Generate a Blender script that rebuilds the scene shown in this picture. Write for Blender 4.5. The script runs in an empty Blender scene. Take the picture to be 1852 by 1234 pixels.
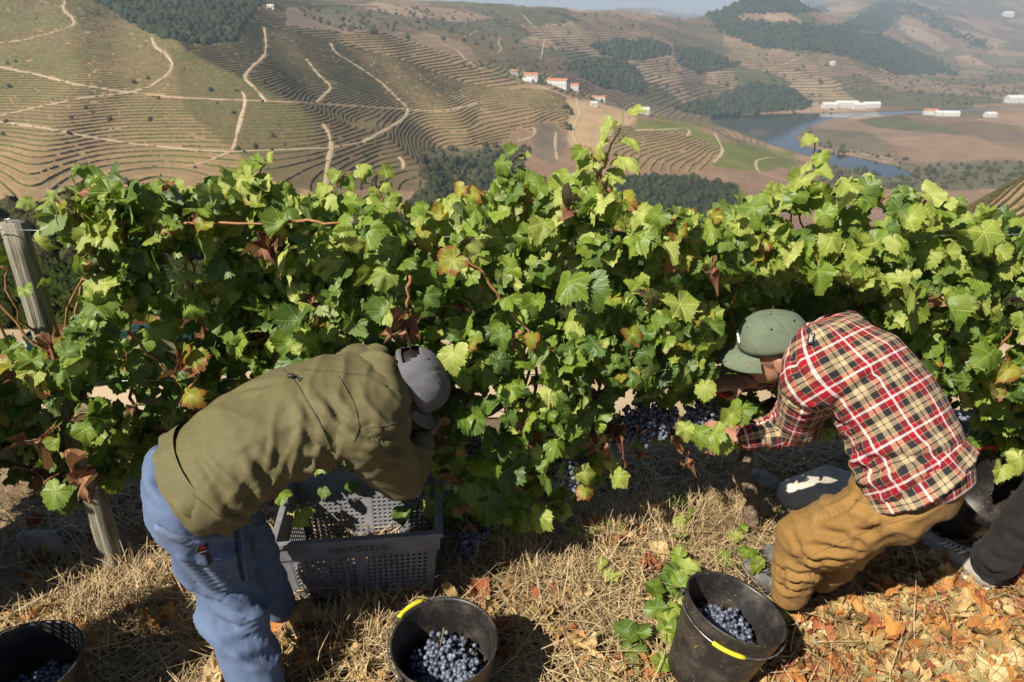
import bpy, bmesh, math, random
import numpy as np
from mathutils import Vector, Matrix, Quaternion

# ---------------------------------------------------------------- camera, sky, sun, exposure
SC = bpy.context.scene
COL = SC.collection
PITCH = math.radians(24.5)
FPX = 25.0 / 36.0 * 1852.0
CX, CY = 926.0, 617.0
CAMZ = 2.0

cam_data = bpy.data.cameras.new('camera')
cam_data.lens = 25.0
cam_data.sensor_width = 36.0
cam_data.clip_start = 0.05
cam_data.clip_end = 40000.0
cam_data.dof.use_dof = True
cam_data.dof.focus_distance = 2.35
cam_data.dof.aperture_fstop = 5.0
cam = bpy.data.objects.new('camera', cam_data)
COL.objects.link(cam)
cam.location = (0, 0, CAMZ)
cam.rotation_euler = (math.radians(90) - PITCH, 0, 0)
SC.camera = cam

SUN_AZ = math.radians(46)      # direction the light travels, from +x towards +y
SUN_EL = math.radians(45)
SUN_DIR = Vector((math.cos(SUN_EL) * math.cos(SUN_AZ), math.cos(SUN_EL) * math.sin(SUN_AZ), -math.sin(SUN_EL)))
sun_data = bpy.data.lights.new('sun', 'SUN')
sun_data.energy = 5.0
sun_data.angle = math.radians(0.53)
sun_data.color = (1.0, 0.93, 0.81)
sun = bpy.data.objects.new('sun', sun_data)
COL.objects.link(sun)
sun.location = (-40, -30, 60)
sun.rotation_euler = SUN_DIR.to_track_quat('-Z', 'Y').to_euler()

world = bpy.data.worlds.new('World')
SC.world = world
world.use_nodes = True
wn = world.node_tree
sky = wn.nodes.new('ShaderNodeTexSky')
sky.sky_type = 'NISHITA'
sky.sun_disc = False
sky.sun_elevation = SUN_EL
sky.sun_rotation = math.atan2(-SUN_DIR.x, -SUN_DIR.y)
sky.altitude = 300
sky.air_density = 0.75
sky.dust_density = 0.7
sky.ozone_density = 1.2
wn.links.new(sky.outputs[0], wn.nodes['Background'].inputs[0])
wn.nodes['Background'].inputs[1].default_value = 0.05

SC.view_settings.view_transform = 'Standard'
SC.view_settings.look = 'None'
SC.view_settings.gamma = 1.0
SC.view_settings.exposure = 0.80
SC.render.engine = 'CYCLES'
SC.cycles.use_denoising = True
SC.cycles.max_bounces = 8
SC.cycles.transparent_max_bounces = 8
SC.cycles.volume_bounces = 0
SC.cycles.caustics_reflective = False
SC.cycles.caustics_refractive = False

rng = np.random.default_rng(11)
random.seed(11)

# ---------------------------------------------------------------- camera geometry helpers
SP, CP = math.sin(PITCH), math.cos(PITCH)

def ray(px, py):
    xc = (px - CX) / FPX
    yc = (CY - py) / FPX
    return Vector((xc, CP + yc * SP, -SP + yc * CP))

def at_z(px, py, z):
    d = ray(px, py)
    return Vector((0, 0, CAMZ)) + d * ((z - CAMZ) / d.z)

def at_y(px, py, y):
    d = ray(px, py)
    return Vector((0, 0, CAMZ)) + d * (y / d.y)

def at_d(px, py, depth):
    return Vector((0, 0, CAMZ)) + ray(px, py) * depth

# ---------------------------------------------------------------- noise
def _hash(ix, iy, s):
    h = (ix * 374761393 + iy * 668265263 + s * 1442695041) & 0xFFFFFFFF
    h = ((h ^ (h >> 13)) * 1274126177) & 0xFFFFFFFF
    return ((h ^ (h >> 16)) & 0xFFFF) / 65535.0

def vnoise(x, y, s=0):
    x = np.asarray(x, float); y = np.asarray(y, float)
    ix = np.floor(x).astype(np.int64); iy = np.floor(y).astype(np.int64)
    fx = x - ix; fy = y - iy
    fx = fx * fx * (3 - 2 * fx); fy = fy * fy * (3 - 2 * fy)
    a = _hash(ix, iy, s); b = _hash(ix + 1, iy, s); c = _hash(ix, iy + 1, s); d = _hash(ix + 1, iy + 1, s)
    return (a * (1 - fx) + b * fx) * (1 - fy) + (c * (1 - fx) + d * fx) * fy

def fbm(x, y, s=0, octv=4):
    t = 0; a = 0.5
    for k in range(octv):
        t = t + a * (vnoise(x * 2 ** k, y * 2 ** k, s + k * 7) - 0.5)
        a *= 0.5
    return t

def noise3(p, freq, s=0):
    p = np.asarray(p) * freq
    return (vnoise(p[:, 0] + 0.37 * p[:, 2], p[:, 1] + 3.1, s) + vnoise(p[:, 1] + 0.41 * p[:, 0] + 9, p[:, 2], s + 3) + vnoise(p[:, 2] - 0.29 * p[:, 1] + 5, p[:, 0], s + 5)) / 1.5 - 1.0

# ---------------------------------------------------------------- object helpers
def prop(o, label=None, cat=None, group=None, kind=None):
    if label: o['label'] = label
    if cat: o['category'] = cat
    if group: o['group'] = group
    if kind: o['kind'] = kind
    return o

def empty(name, loc=(0, 0, 0), rz=0.0, **k):
    o = bpy.data.objects.new(name, None)
    COL.objects.link(o)
    o.location = loc
    o.rotation_euler = (0, 0, rz)
    o.empty_display_size = 0.1
    return prop(o, **k)

def link(name, mesh, parent=None, **k):
    o = bpy.data.objects.new(name, mesh)
    COL.objects.link(o)
    if parent is not None:
        o.parent = parent
    return prop(o, **k)

def mesh_np(name, verts, faces, mat=None, smooth=False):
    """verts Nx3; faces: array MxK (all same size) or list of such arrays"""
    me = bpy.data.meshes.new(name)
    verts = np.asarray(verts, np.float32)
    if not isinstance(faces, (list, tuple)):
        faces = [faces]
    faces = [np.asarray(f, np.int32) for f in faces if len(f)]
    me.vertices.add(len(verts))
    me.vertices.foreach_set('co', verts.ravel())
    nl = sum(f.size for f in faces); nf = sum(len(f) for f in faces)
    me.loops.add(nl); me.polygons.add(nf)
    me.loops.foreach_set('vertex_index', np.concatenate([f.ravel() for f in faces]))
    tot = np.concatenate([np.full(len(f), f.shape[1], np.int32) for f in faces])
    start = np.concatenate([[0], np.cumsum(tot)[:-1]]).astype(np.int32)
    me.polygons.foreach_set('loop_start', start)
    me.polygons.foreach_set('loop_total', tot)
    if smooth:
        me.polygons.foreach_set('use_smooth', np.ones(nf, bool))
    me.update(calc_edges=True)
    me.validate()
    if mat is not None:
        me.materials.append(mat)
    return me

def bm_mesh(name, bm, mat=None, smooth=False):
    me = bpy.data.meshes.new(name)
    bm.normal_update()
    bm.to_mesh(me); bm.free()
    if smooth:
        me.polygons.foreach_set('use_smooth', np.ones(len(me.polygons), bool))
    if mat is not None:
        me.materials.append(mat)
    return me

def grid_faces(nu, nv, wrap_u=False):
    i = np.arange(nu if wrap_u else nu - 1)[:, None]; j = np.arange(nv - 1)[None, :]
    i2 = (i + 1) % nu
    a = i * nv + j; b = i2 * nv + j; c = i2 * nv + j + 1; d = i * nv + j + 1
    return np.stack(np.broadcast_arrays(a, b, c, d), -1).reshape(-1, 4)

def tube_np(pts, rad, seg=8, cap=True):
    """pts list of 3-vectors, rad list; returns verts, quads"""
    P = np.array([tuple(p) for p in pts], float); n = len(P)
    R = np.broadcast_to(np.asarray(rad, float), (n,))
    T = np.gradient(P, axis=0); T /= (np.linalg.norm(T, axis=1, keepdims=True) + 1e-12)
    ref = np.array([0, 0, 1.0]) if abs(T[0, 2]) < 0.9 else np.array([1.0, 0, 0])
    A = np.cross(T[0], ref); A /= np.linalg.norm(A)
    V = []
    for k in range(n):
        A = A - T[k] * A.dot(T[k]); A /= (np.linalg.norm(A) + 1e-12)
        B = np.cross(T[k], A)
        an = np.arange(seg) / seg * 2 * np.pi
        V.append(P[k] + R[k] * (np.cos(an)[:, None] * A + np.sin(an)[:, None] * B))
    V = np.concatenate(V)
    F = []
    for k in range(n - 1):
        for s in range(seg):
            F.append((k * seg + s, k * seg + (s + 1) % seg, (k + 1) * seg + (s + 1) % seg, (k + 1) * seg + s))
    if cap:
        V = np.vstack([V, P[0], P[-1]])
        c0, c1 = n * seg, n * seg + 1
        for s in range(seg):
            F.append((c0, (s + 1) % seg, s, s)); F.append((c1, (n - 1) * seg + s, (n - 1) * seg + (s + 1) % seg, (n - 1) * seg + (s + 1) % seg))
    return V, F

class MB:
    """collects mixed faces"""
    def __init__(self):
        self.v = []; self.f = []; self.n = 0
    def add(self, V, F):
        V = np.asarray(V, float)
        for f in F:
            g = []
            for i in f:
                j = int(i) + self.n
                if not g or (g[-1] != j and g[0] != j): g.append(j)
            if len(g) >= 3: self.f.append(g)
        self.v.append(V); self.n += len(V)
        return self
    def tube(self, pts, rad, seg=8, cap=True):
        return self.add(*tube_np(pts, rad, seg, cap))
    def box(self, lo, hi, M=None):
        x0, y0, z0 = lo; x1, y1, z1 = hi
        V = np.array([(x0, y0, z0), (x1, y0, z0), (x1, y1, z0), (x0, y1, z0), (x0, y0, z1), (x1, y0, z1), (x1, y1, z1), (x0, y1, z1)], float)
        if M is not None:
            V = np.array([tuple(M @ Vector(p)) for p in V])
        return self.add(V, [(0, 3, 2, 1), (4, 5, 6, 7), (0, 1, 5, 4), (1, 2, 6, 5), (2, 3, 7, 6), (3, 0, 4, 7)])
    def mesh(self, name, mat=None, smooth=False):
        me = bpy.data.meshes.new(name)
        me.from_pydata(np.concatenate(self.v).tolist() if self.v else [], [], self.f)
        me.update()
        if smooth:
            me.polygons.foreach_set('use_smooth', np.ones(len(me.polygons), bool))
        if mat is not None: me.materials.append(mat)
        return me
    def build(self, name, mat, parent=None, smooth=False, **k):
        return link(name, self.mesh(name, mat, smooth), parent, **k)

# ---------------------------------------------------------------- material helpers
def new_mat(name):
    m = bpy.data.materials.new(name)
    m.use_nodes = True
    nt = m.node_tree
    b = nt.nodes['Principled BSDF']
    return m, nt, b

def N(nt, t, **k):
    n = nt.nodes.new(t)
    for a, v in k.items():
        setattr(n, a, v)
    return n

def L(nt, a, b):
    nt.links.new(a, b)

def mth(nt, op, a, b=None, c=None, clamp=False):
    n = nt.nodes.new('ShaderNodeMath'); n.operation = op; n.use_clamp = clamp
    for i, x in enumerate((a, b, c)):
        if x is None: continue
        if isinstance(x, (int, float)): n.inputs[i].default_value = x
        else: nt.links.new(x, n.inputs[i])
    return n.outputs[0]

def mixc(nt, fac, a, b, blend='MIX'):
    n = nt.nodes.new('ShaderNodeMix'); n.data_type = 'RGBA'; n.blend_type = blend
    for s, x in ((n.inputs[0], fac), (n.inputs[6], a), (n.inputs[7], b)):
        if isinstance(x, (int, float)): s.default_value = x
        elif isinstance(x, (tuple, list)): s.default_value = (*x[:3], 1)
        else: nt.links.new(x, s)
    return n.outputs[2]

def ramp(nt, fac, stops, interp='LINEAR'):
    n = nt.nodes.new('ShaderNodeValToRGB'); n.color_ramp.interpolation = interp
    e = n.color_ramp.elements
    while len(e) > 1: e.remove(e[-1])
    e[0].position = stops[0][0]; e[0].color = (*stops[0][1], 1) if isinstance(stops[0][1], (tuple, list)) else (stops[0][1],) * 3 + (1,)
    for p, c in stops[1:]:
        q = e.new(p); q.color = (*c, 1) if isinstance(c, (tuple, list)) else (c, c, c, 1)
    nt.links.new(fac, n.inputs[0])
    return n.outputs[0]

def noise(nt, scale, detail=4, rough=0.55, vec=None, dist=0.0):
    n = nt.nodes.new('ShaderNodeTexNoise'); n.inputs['Scale'].default_value = scale
    n.inputs['Detail'].default_value = detail; n.inputs['Roughness'].default_value = rough; n.inputs['Distortion'].default_value = dist
    if vec is not None: nt.links.new(vec, n.inputs['Vector'])
    return n.outputs['Fac']

def obj_co(nt):
    return nt.nodes.new('ShaderNodeTexCoord').outputs['Object']

def pos_co(nt):
    return nt.nodes.new('ShaderNodeNewGeometry').outputs['Position']

def bump(nt, bsdf, h, strength=0.4, dist=0.01):
    n = nt.nodes.new('ShaderNodeBump'); n.inputs['Strength'].default_value = strength; n.inputs['Distance'].default_value = dist
    nt.links.new(h, n.inputs['Height']); nt.links.new(n.outputs[0], bsdf.inputs['Normal'])

def mat_noise(name, c0, c1, scale=8, rough=0.8, bscale=None, bstr=0.3, bdist=0.01, spec=0.3, lo=0.35, hi=0.65, metallic=0.0):
    m, nt, b = new_mat(name)
    co = obj_co(nt)
    f = noise(nt, scale, 5, 0.6, co)
    L(nt, ramp(nt, f, [(lo, c0), (hi, c1)]), b.inputs['Base Color'])
    b.inputs['Roughness'].default_value = rough
    b.inputs['Specular IOR Level'].default_value = spec
    b.inputs['Metallic'].default_value = metallic
    if bscale:
        bump(nt, b, noise(nt, bscale, 4, 0.6, co), bstr, bdist)
    return m
# ================================================================ the valley: one height field
CTRL = {
 -1500: [(40, 600), (60, 520), (150, 400), (260, 420), (420, 330), (560, 220), (720, 110), (900, 10), (1300, -40), (2500, -30), (6000, 10), (12000, 15)],
 -500: [(40, 590), (60, 510), (150, 400), (230, 430), (380, 360), (500, 265), (620, 165), (760, 70), (900, 0), (1200, -40), (2500, -30), (6000, 10), (12000, 15)],
 0: [(40, 570), (60, 490), (150, 395), (220, 440), (350, 388), (430, 330), (520, 255), (620, 175), (740, 95), (860, 35), (1000, -25), (1600, -35), (3000, -20), (7000, 5), (12000, 15)],
 300: [(40, 570), (60, 492), (150, 402), (230, 450), (350, 380), (430, 335), (520, 265), (620, 190), (740, 115), (850, 70), (960, 15), (1150, -35), (1800, -30), (3000, -10), (7000, 10), (12000, 15)],
 560: [(40, 575), (60, 496), (150, 412), (240, 450), (370, 372), (450, 320), (540, 262), (640, 205), (760, 150), (900, 95), (1050, 55), (1300, 25), (1700, 0), (2200, -5), (3500, 8), (7000, 15), (12000, 18)],
 760: [(40, 580), (60, 500), (150, 418), (260, 445), (400, 392), (500, 345), (580, 300), (680, 258), (800, 205), (940, 150), (1150, 100), (1400, 60), (1800, 25), (2200, 4), (3000, 10), (7000, 16), (12000, 18)],
 1000: [(40, 585), (60, 505), (150, 430), (300, 440), (460, 392), (580, 345), (700, 292), (820, 245), (930, 200), (1020, 162), (1150, 172), (1350, 140), (1700, 85), (2100, 40), (2500, 10), (3200, 36), (7000, 34), (12000, 33)],
 1150: [(40, 588), (60, 510), (150, 435), (300, 445), (480, 400), (600, 352), (720, 300), (840, 252), (940, 215), (1040, 210), (1200, 222), (1500, 170), (1900, 105), (2400, 45), (2750, 16), (3300, 42), (7000, 36), (12000, 33)],
 1290: [(40, 590), (60, 512), (150, 440), (320, 450), (520, 395), (640, 350), (760, 305), (860, 272), (950, 240), (1050, 250), (1300, 228), (1700, 190), (2050, 130), (2500, 66), (2900, 18), (3400, 42), (7000, 36), (12000, 33)],
 1380: [(40, 592), (60, 514), (150, 445), (320, 455), (540, 400), (660, 360), (780, 320), (900, 285), (1000, 285), (1250, 250), (1640, 204), (2000, 145), (2450, 72), (2950, -22), (3600, 36), (7000, 34), (12000, 33)],
 1520: [(40, 594), (60, 516), (150, 450), (320, 460), (560, 420), (700, 385), (850, 340), (980, 312), (1120, 288), (1300, 262), (1500, 224), (1660, 205), (1850, 178), (2250, 118), (2750, 58), (3200, 38), (3800, 30), (5000, 12), (8000, 0), (12000, 5)],
 1700: [(40, 596), (60, 518), (150, 440), (260, 405), (420, 440), (600, 415), (800, 362), (980, 318), (1120, 290), (1300, 260), (1500, 226), (1660, 206), (1850, 186), (2300, 160), (2800, 138), (3400, 90), (4200, 40), (5500, -10), (8000, -15), (12000, 0)],
 1860: [(40, 596), (60, 518), (120, 440), (190, 365), (250, 318), (340, 360), (600, 400), (800, 358), (980, 318), (1120, 290), (1300, 260), (1500, 226), (1660, 206), (1850, 190), (2400, 165), (3000, 130), (3800, 80), (4800, 25), (6000, -20), (9000, -20), (12000, 0)],
 2400: [(40, 596), (60, 518), (120, 440), (190, 350), (250, 300), (340, 330), (600, 380), (800, 358), (980, 318), (1120, 290), (1300, 260), (1500, 226), (1660, 206), (1850, 190), (2400, 165), (3000, 120), (3800, 70), (4800, 10), (6000, -20), (12000, 0)],
 3300: [(40, 596), (60, 518), (120, 440), (200, 330), (300, 290), (600, 360), (1000, 318), (1300, 260), (1660, 206), (2400, 165), (3800, 70), (6000, -20), (12000, 0)],
}
RIVER_Z = -188.0
cu, cv, ct = [], [], []
for px_, prof in CTRL.items():
    for y_, py_ in prof:
        p = at_y(px_, py_, y_)
        cu.append(p.x / y_ * 4.0); cv.append(math.log(y_) * 1.6); ct.append((CAMZ - p.z) / y_)
cu, cv, ct = map(np.array, (cu, cv, ct))
def _tps(r2):
    return np.where(r2 > 1e-12, 0.5 * r2 * np.log(r2 + 1e-12), 0)
_n = len(cu)
_A = np.zeros((_n + 3, _n + 3))
_A[:_n, :_n] = _tps((cu[:, None] - cu) ** 2 + (cv[:, None] - cv) ** 2) + 0.004 * np.eye(_n)
_A[:_n, _n:] = np.stack([np.ones(_n), cu, cv], 1); _A[_n:, :_n] = _A[:_n, _n:].T
_w = np.linalg.solve(_A, np.concatenate([ct, [0, 0, 0]]))

U = np.concatenate([np.linspace(-1.9, -0.86, 46)[:-1], np.linspace(-0.86, 0.86, 540), np.linspace(0.86, 1.9, 46)[1:]])
VL = np.concatenate([np.linspace(math.log(44), math.log(330), 110)[:-1], np.linspace(math.log(330), math.log(3400), 300), np.linspace(math.log(3400), math.log(12000), 40)[1:]])
NU, NV = len(U), len(VL)
UU, VV = np.meshgrid(U, VL, indexing='ij')
TT = np.empty_like(UU)
for i0 in range(0, NU, 40):
    a = UU[i0:i0 + 40].ravel() * 4.0; b = VV[i0:i0 + 40].ravel() * 1.6
    k = _tps((a[:, None] - cu) ** 2 + (b[:, None] - cv) ** 2)
    TT[i0:i0 + 40] = (k @ _w[:_n] + _w[_n] + _w[_n + 1] * a + _w[_n + 2] * b).reshape(TT[i0:i0 + 40].shape)
YY = np.exp(VV); XX = UU * YY
ZZ = CAMZ - TT * YY
# spurs and gullies
amp = np.clip((YY - 250) / 500, 0, 1)
ZZ += amp * (0.020 * YY * fbm(XX / 260 + 3.3, YY / 330 + 1.7, 1, 3) * np.clip(1.6 - YY / 2500, 0.35, 1))
ZZ += np.clip((YY - 2400) / 1200, 0, 1) * 0.040 * YY * (fbm(XX / 900 + 0.6, YY / 1300, 21, 4))
ZZ += amp * (0.0065 * YY * fbm(XX / 85 + 8.3, YY / 110 + 2.7, 14, 3) * np.clip(1.6 - YY / 3500, 0.35, 1))
# the rib that runs down the left hill
def polyline_dist(px, py, pts):
    d = np.full(px.shape, 1e9)
    for (ax, ay), (bx, by) in zip(pts[:-1], pts[1:]):
        vx, vy = bx - ax, by - ay
        t = np.clip(((px - ax) * vx + (py - ay) * vy) / (vx * vx + vy * vy + 1e-9), 0, 1)
        d = np.minimum(d, np.hypot(px - ax - t * vx, py - ay - t * vy))
    return d
def project(x, y, z):
    dep = y * CP + (CAMZ - z) * SP
    up = y * SP - (CAMZ - z) * CP
    return CX + FPX * x / dep, CY - FPX * up / dep
PX, PY = project(XX, YY, ZZ)
rib = [(300, 60), (340, 115), (450, 172), (580, 228), (700, 272), (770, 335), (790, 370)]
d_ = polyline_dist(PX, PY, rib)
ZZ += ((YY > 330) & (YY < 900)) * 11.0 * np.exp(-(d_ / 42.0) ** 1.4)
for q, hgt, w in (([(640, 40), (720, 120), (800, 190), (850, 250), (960, 240)], 7, 34), ([(130, 40), (150, 160), (60, 330)], 5, 60), ([(480, 60), (560, 160), (640, 220)], -5, 34)):
    ZZ += ((YY > 330) & (YY < 1300)) * hgt * np.exp(-(polyline_dist(PX, PY, q) / w) ** 2)

RIVER = [(1285, 211), (1400, 206), (1520, 203), (1650, 200), (1760, 196), (1900, 193), (2100, 192), (2100, 194), (1900, 196), (1760, 200), (1620, 208), (1500, 217), (1455, 234), (1438, 249), (1450, 264), (1500, 275), (1560, 287), (1625, 302), (1660, 320), (1600, 322), (1560, 311), (1515, 302), (1470, 286), (1410, 267), (1340, 246), (1295, 229)]
RW = [at_z(a, b, RIVER_Z) for a, b in RIVER]
def in_poly(px, py, poly):
    ins = np.zeros(px.shape, bool)
    n = len(poly)
    for i in range(n):
        x0, y0 = poly[i][0], poly[i][1]; x1, y1 = poly[(i + 1) % n][0], poly[(i + 1) % n][1]
        c = ((y0 > py) != (y1 > py)) & (px < (x1 - x0) * (py - y0) / (y1 - y0 + 1e-12) + x0)
        ins ^= c
    return ins
rp = [(p.x, p.y) for p in RW]
rin = in_poly(XX, YY, rp)
rd = polyline_dist(XX, YY, rp + [rp[0]])
rd = np.where(rin, -rd, rd)
near_river = (YY > 700) & (YY < 2600)
ZZ = np.where(YY > 400, np.maximum(ZZ, RIVER_Z + 2.5), ZZ)
bank = np.clip((rd - 2) / 60.0, 0, 1)
ZZ = np.where(near_river & (rd < 62) & (rd > 0), np.minimum(ZZ, RIVER_Z + 1.5 + (ZZ - RIVER_Z) * bank ** 0.8 + 10 * bank), ZZ)
ZZ = np.where(near_river & rin, RIVER_Z - 6, ZZ)
PX, PY = project(XX, YY, ZZ)
TT = (CAMZ - ZZ) / YY

def H(x, y):
    x = np.atleast_1d(np.asarray(x, float)); y = np.atleast_1d(np.asarray(y, float))
    u = np.interp(x / y, U, np.arange(NU)); v = np.interp(np.log(np.maximum(y, 44.001)), VL, np.arange(NV))
    i = np.clip(u.astype(int), 0, NU - 2); j = np.clip(v.astype(int), 0, NV - 2)
    fu = u - i; fv = v - j
    return (ZZ[i, j] * (1 - fu) + ZZ[i + 1, j] * fu) * (1 - fv) + (ZZ[i, j + 1] * (1 - fu) + ZZ[i + 1, j + 1] * fu) * fv

def hit(px, py, ymin=44.0):
    """where the view through a point of the photo first meets the land"""
    px = np.atleast_1d(np.asarray(px, float)); py = np.atleast_1d(np.asarray(py, float))
    xc = (px - CX) / FPX; yc = (CY - py) / FPX
    dy = CP + yc * SP; dz = -SP + yc * CP
    u = xc / dy; t = -dz / dy
    ui = np.interp(u, U, np.arange(NU)); i = np.clip(ui.astype(int), 0, NU - 2); f = (ui - i)[:, None]
    col = TT[i] * (1 - f) + TT[i + 1] * f
    below = (col <= t[:, None]) & (np.exp(VL)[None, :] >= ymin)
    ok = below.any(1)
    j = np.argmax(below, 1)
    j0 = np.maximum(j - 1, 0)
    a = col[np.arange(len(px)), j0]; b = col[np.arange(len(px)), j]
    w = np.where(j > 0, np.clip((a - t) / (a - b + 1e-12), 0, 1), 0)
    y = np.exp(VL[j0] * (1 - w) + VL[j] * w)
    return u * y, y, ok

# ---- what grows where (regions of land use)
C_VINE = (0.265, 0.172, 0.09); C_VDARK = (0.135, 0.094, 0.05); C_TAN = (0.35, 0.24, 0.135); C_WOOD = (0.034, 0.042, 0.022)
C_SCRUB = (0.105, 0.095, 0.052); C_GREEN = (0.125, 0.135, 0.035); C_ROSE = (0.23, 0.145, 0.095); C_GREY = (0.155, 0.12, 0.082); C_PALE = (0.34, 0.26, 0.175)
LAND = [  # colour, row strength, polygon in the photo
 (C_VINE, 1, [(-2000, -200), (560, -200), (560, 420), (-2000, 420)]),
 (C_VDARK, 1, [(300, 90), (640, 60), (820, 250), (780, 345), (520, 345), (420, 270), (330, 200)]),
 (C_VDARK, 1, [(470, 20), (640, 60), (690, 160), (560, 200), (430, 120)]),
 (C_VINE, 1, [(600, 50), (830, 90), (960, 200), (900, 270), (800, 270), (700, 170)]),
 (C_GREY, 0, [(520, 15), (900, 15), (905, 52), (800, 58), (620, 60), (520, 45)]),
 (C_VDARK, 0, [(700, 58), (900, 48), (1000, 80), (1050, 130), (930, 130), (820, 100)]),
 (C_GREEN, 0.4, [(850, 110), (960, 125), (1060, 150), (1080, 160), (900, 140)]),
 (C_GREEN, 0.3, [(560, -20), (880, -20), (880, 10), (700, 12), (560, 8)]),
 (C_TAN, 0.9, [(800, 180), (870, 150), (1000, 160), (1040, 190), (1030, 225), (960, 240), (870, 200)]),
 (C_VINE, 0.9, [(870, 140), (1000, 160), (1040, 185), (1030, 235), (930, 230), (850, 180)]),
 (C_SCRUB, 0, [(760, 275), (900, 262), (960, 270), (930, 330), (890, 420), (700, 420), (770, 345)]),
 (C_WOOD, 0, [(780, 300), (900, 280), (910, 330), (880, 400), (740, 400), (775, 345)]),
 (C_GREEN, 0, [(893, 320), (940, 310), (950, 340), (900, 360)]),
 (C_GREY, 0, [(960, 225), (1010, 220), (1030, 260), (1010, 300), (960, 280)]),
 (C_TAN, 0, [(1030, 180), (1110, 185), (1150, 215), (1090, 260), (1060, 300), (1030, 260)]),
 (C_VINE, 1, [(1110, 225), (1240, 235), (1310, 265), (1300, 300), (1250, 315), (1110, 310)]),
 (C_GREEN, 0.3, [(1150, 215), (1240, 220), (1310, 255), (1430, 275), (1440, 300), (1380, 310), (1290, 300), (1310, 270), (1230, 238), (1150, 235)]),
 (C_WOOD, 0, [(1010, 340), (1100, 318), (1240, 318), (1330, 335), (1360, 380), (1300, 420), (1000, 420)]),
 (C_TAN, 0.5, [(1090, 165), (1180, 185), (1270, 215), (1150, 205)]),
 (C_GREY, 0.5, [(1000, 60), (1090, 50), (1160, 90), (1240, 130), (1150, 160), (1060, 140)]),
 (C_WOOD, 0, [(1020, 118), (1120, 105), (1160, 140), (1170, 172), (1090, 160), (1050, 140)]),
 (C_WOOD, 0, [(1070, 82), (1130, 72), (1200, 78), (1215, 100), (1150, 108), (1090, 100)]),
 (C_WOOD, 0, [(1215, 85), (1260, 88), (1340, 118), (1260, 137), (1225, 112)]),
 (C_ROSE, 0.6, [(1160, 110), (1260, 130), (1340, 120), (1480, 105), (1640, 140), (1640, 190), (1480, 195), (1400, 195), (1230, 190), (1180, 160)]),
 (C_WOOD, 0, [(1210, 196), (1300, 180), (1360, 150), (1450, 170), (1470, 196), (1290, 212)]),
 (C_ROSE, 0.5, [(1000, 15), (1290, 25), (1350, 80), (1250, 90), (1120, 60), (1060, 40)]),
 (C_WOOD, 0, [(1270, 20), (1320, -30), (1430, -30), (1500, 22), (1340, 24), (1330, 38), (1500, 45), (1600, 65), (1690, 105), (1740, 138), (1620, 135), (1540, 105), (1460, 92), (1380, 90), (1300, 55)]),
 (C_ROSE, 0, [(1340, 33), (1370, 24), (1470, 24), (1500, 42), (1430, 42)]),
 (C_WOOD, 0, [(1515, 50), (1590, 0), (1640, 0), (1690, 20), (1730, 60), (1790, 75), (1780, 90), (1720, 65), (1640, 25), (1600, 60)]),
 (C_PALE, 0, [(1610, 45), (1625, 22), (1680, 30), (1720, 55), (1700, 75), (1640, 70)]),
 (C_PALE, 0, [(1700, 75), (1740, 65), (1780, 95), (1740, 110)]),
 (C_PALE, 0, [(1735, 50), (1790, 38), (1800, 55), (1760, 65)]),
 (C_PALE, 0, [(1690, 95), (1730, 112), (1710, 115)]),
 (C_PALE, 0, [(1780, 80), (1852, 45), (1860, 80), (1800, 95)]),
 (C_PALE, 0, [(1790, 115), (1852, 92), (1860, 110), (1810, 120)]),
 (C_SCRUB, 0, [(1640, 140), (1760, 120), (2100, 110), (2100, 196), (1640, 200)]),
 (C_GREY, 0.6, [(1460, 215), (1640, 205), (1852, 205), (2400, 205), (2400, 300), (1650, 300), (1500, 270), (1450, 250)]),
 (C_GREEN, 0, [(1600, 222), (1852, 226), (2400, 226), (2400, 238), (1852, 238), (1640, 232)]),
 (C_ROSE, 0.9, [(1590, 255), (1700, 242), (1852, 255), (2400, 255), (2400, 290), (1852, 290), (1650, 290)]),
 (C_TAN, 0, [(1640, 210), (1852, 205), (1852, 215), (1700, 222)]),
 (C_SCRUB, 0, [(1480, 300), (1560, 292), (1680, 300), (1852, 292), (2400, 292), (2400, 330), (1700, 345), (1480, 340)]),
 (C_WOOD, 0, [(150, -60), (470, -60), (470, 14), (440, 40), (425, 75), (370, 82), (290, 68), (220, 30), (170, 0)]),
 (C_SCRUB, 0, [(-2000, 385), (180, 390), (500, 395), (900, 400), (1400, 400), (1400, 500), (-2000, 500)]),
]
jx = PX + 10 * fbm(XX / (0.02 * YY), YY / (0.03 * YY) * 1.0, 5, 3) * 2
jy = PY + 5 * fbm(XX / (0.025 * YY) + 9, VV * 50, 6, 3) * 2
lc = np.empty(UU.shape + (4,), np.float32); lc[...] = (*C_ROSE, 0.4)
lc[YY > 3200] = (0.19, 0.145, 0.105, 0)
for c_, rows_, poly in LAND:
    lc[in_poly(jx, jy, poly)] = (*c_, rows_)
lc[YY < 62] = (*C_GREEN, 0)
lc[(YY < 420) & (UU > 0.5) & (YY > 130)] = (*C_TAN, 1.0)
lc[(YY > 60) & (YY < 300) & (UU < 0.5)] = (*C_SCRUB, 0)
# soften the borders a touch
for _ in range(1):
    lc[1:-1, 1:-1] = 0.5 * lc[1:-1, 1:-1] + 0.125 * (lc[:-2, 1:-1] + lc[2:, 1:-1] + lc[1:-1, :-2] + lc[1:-1, 2:])

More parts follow.
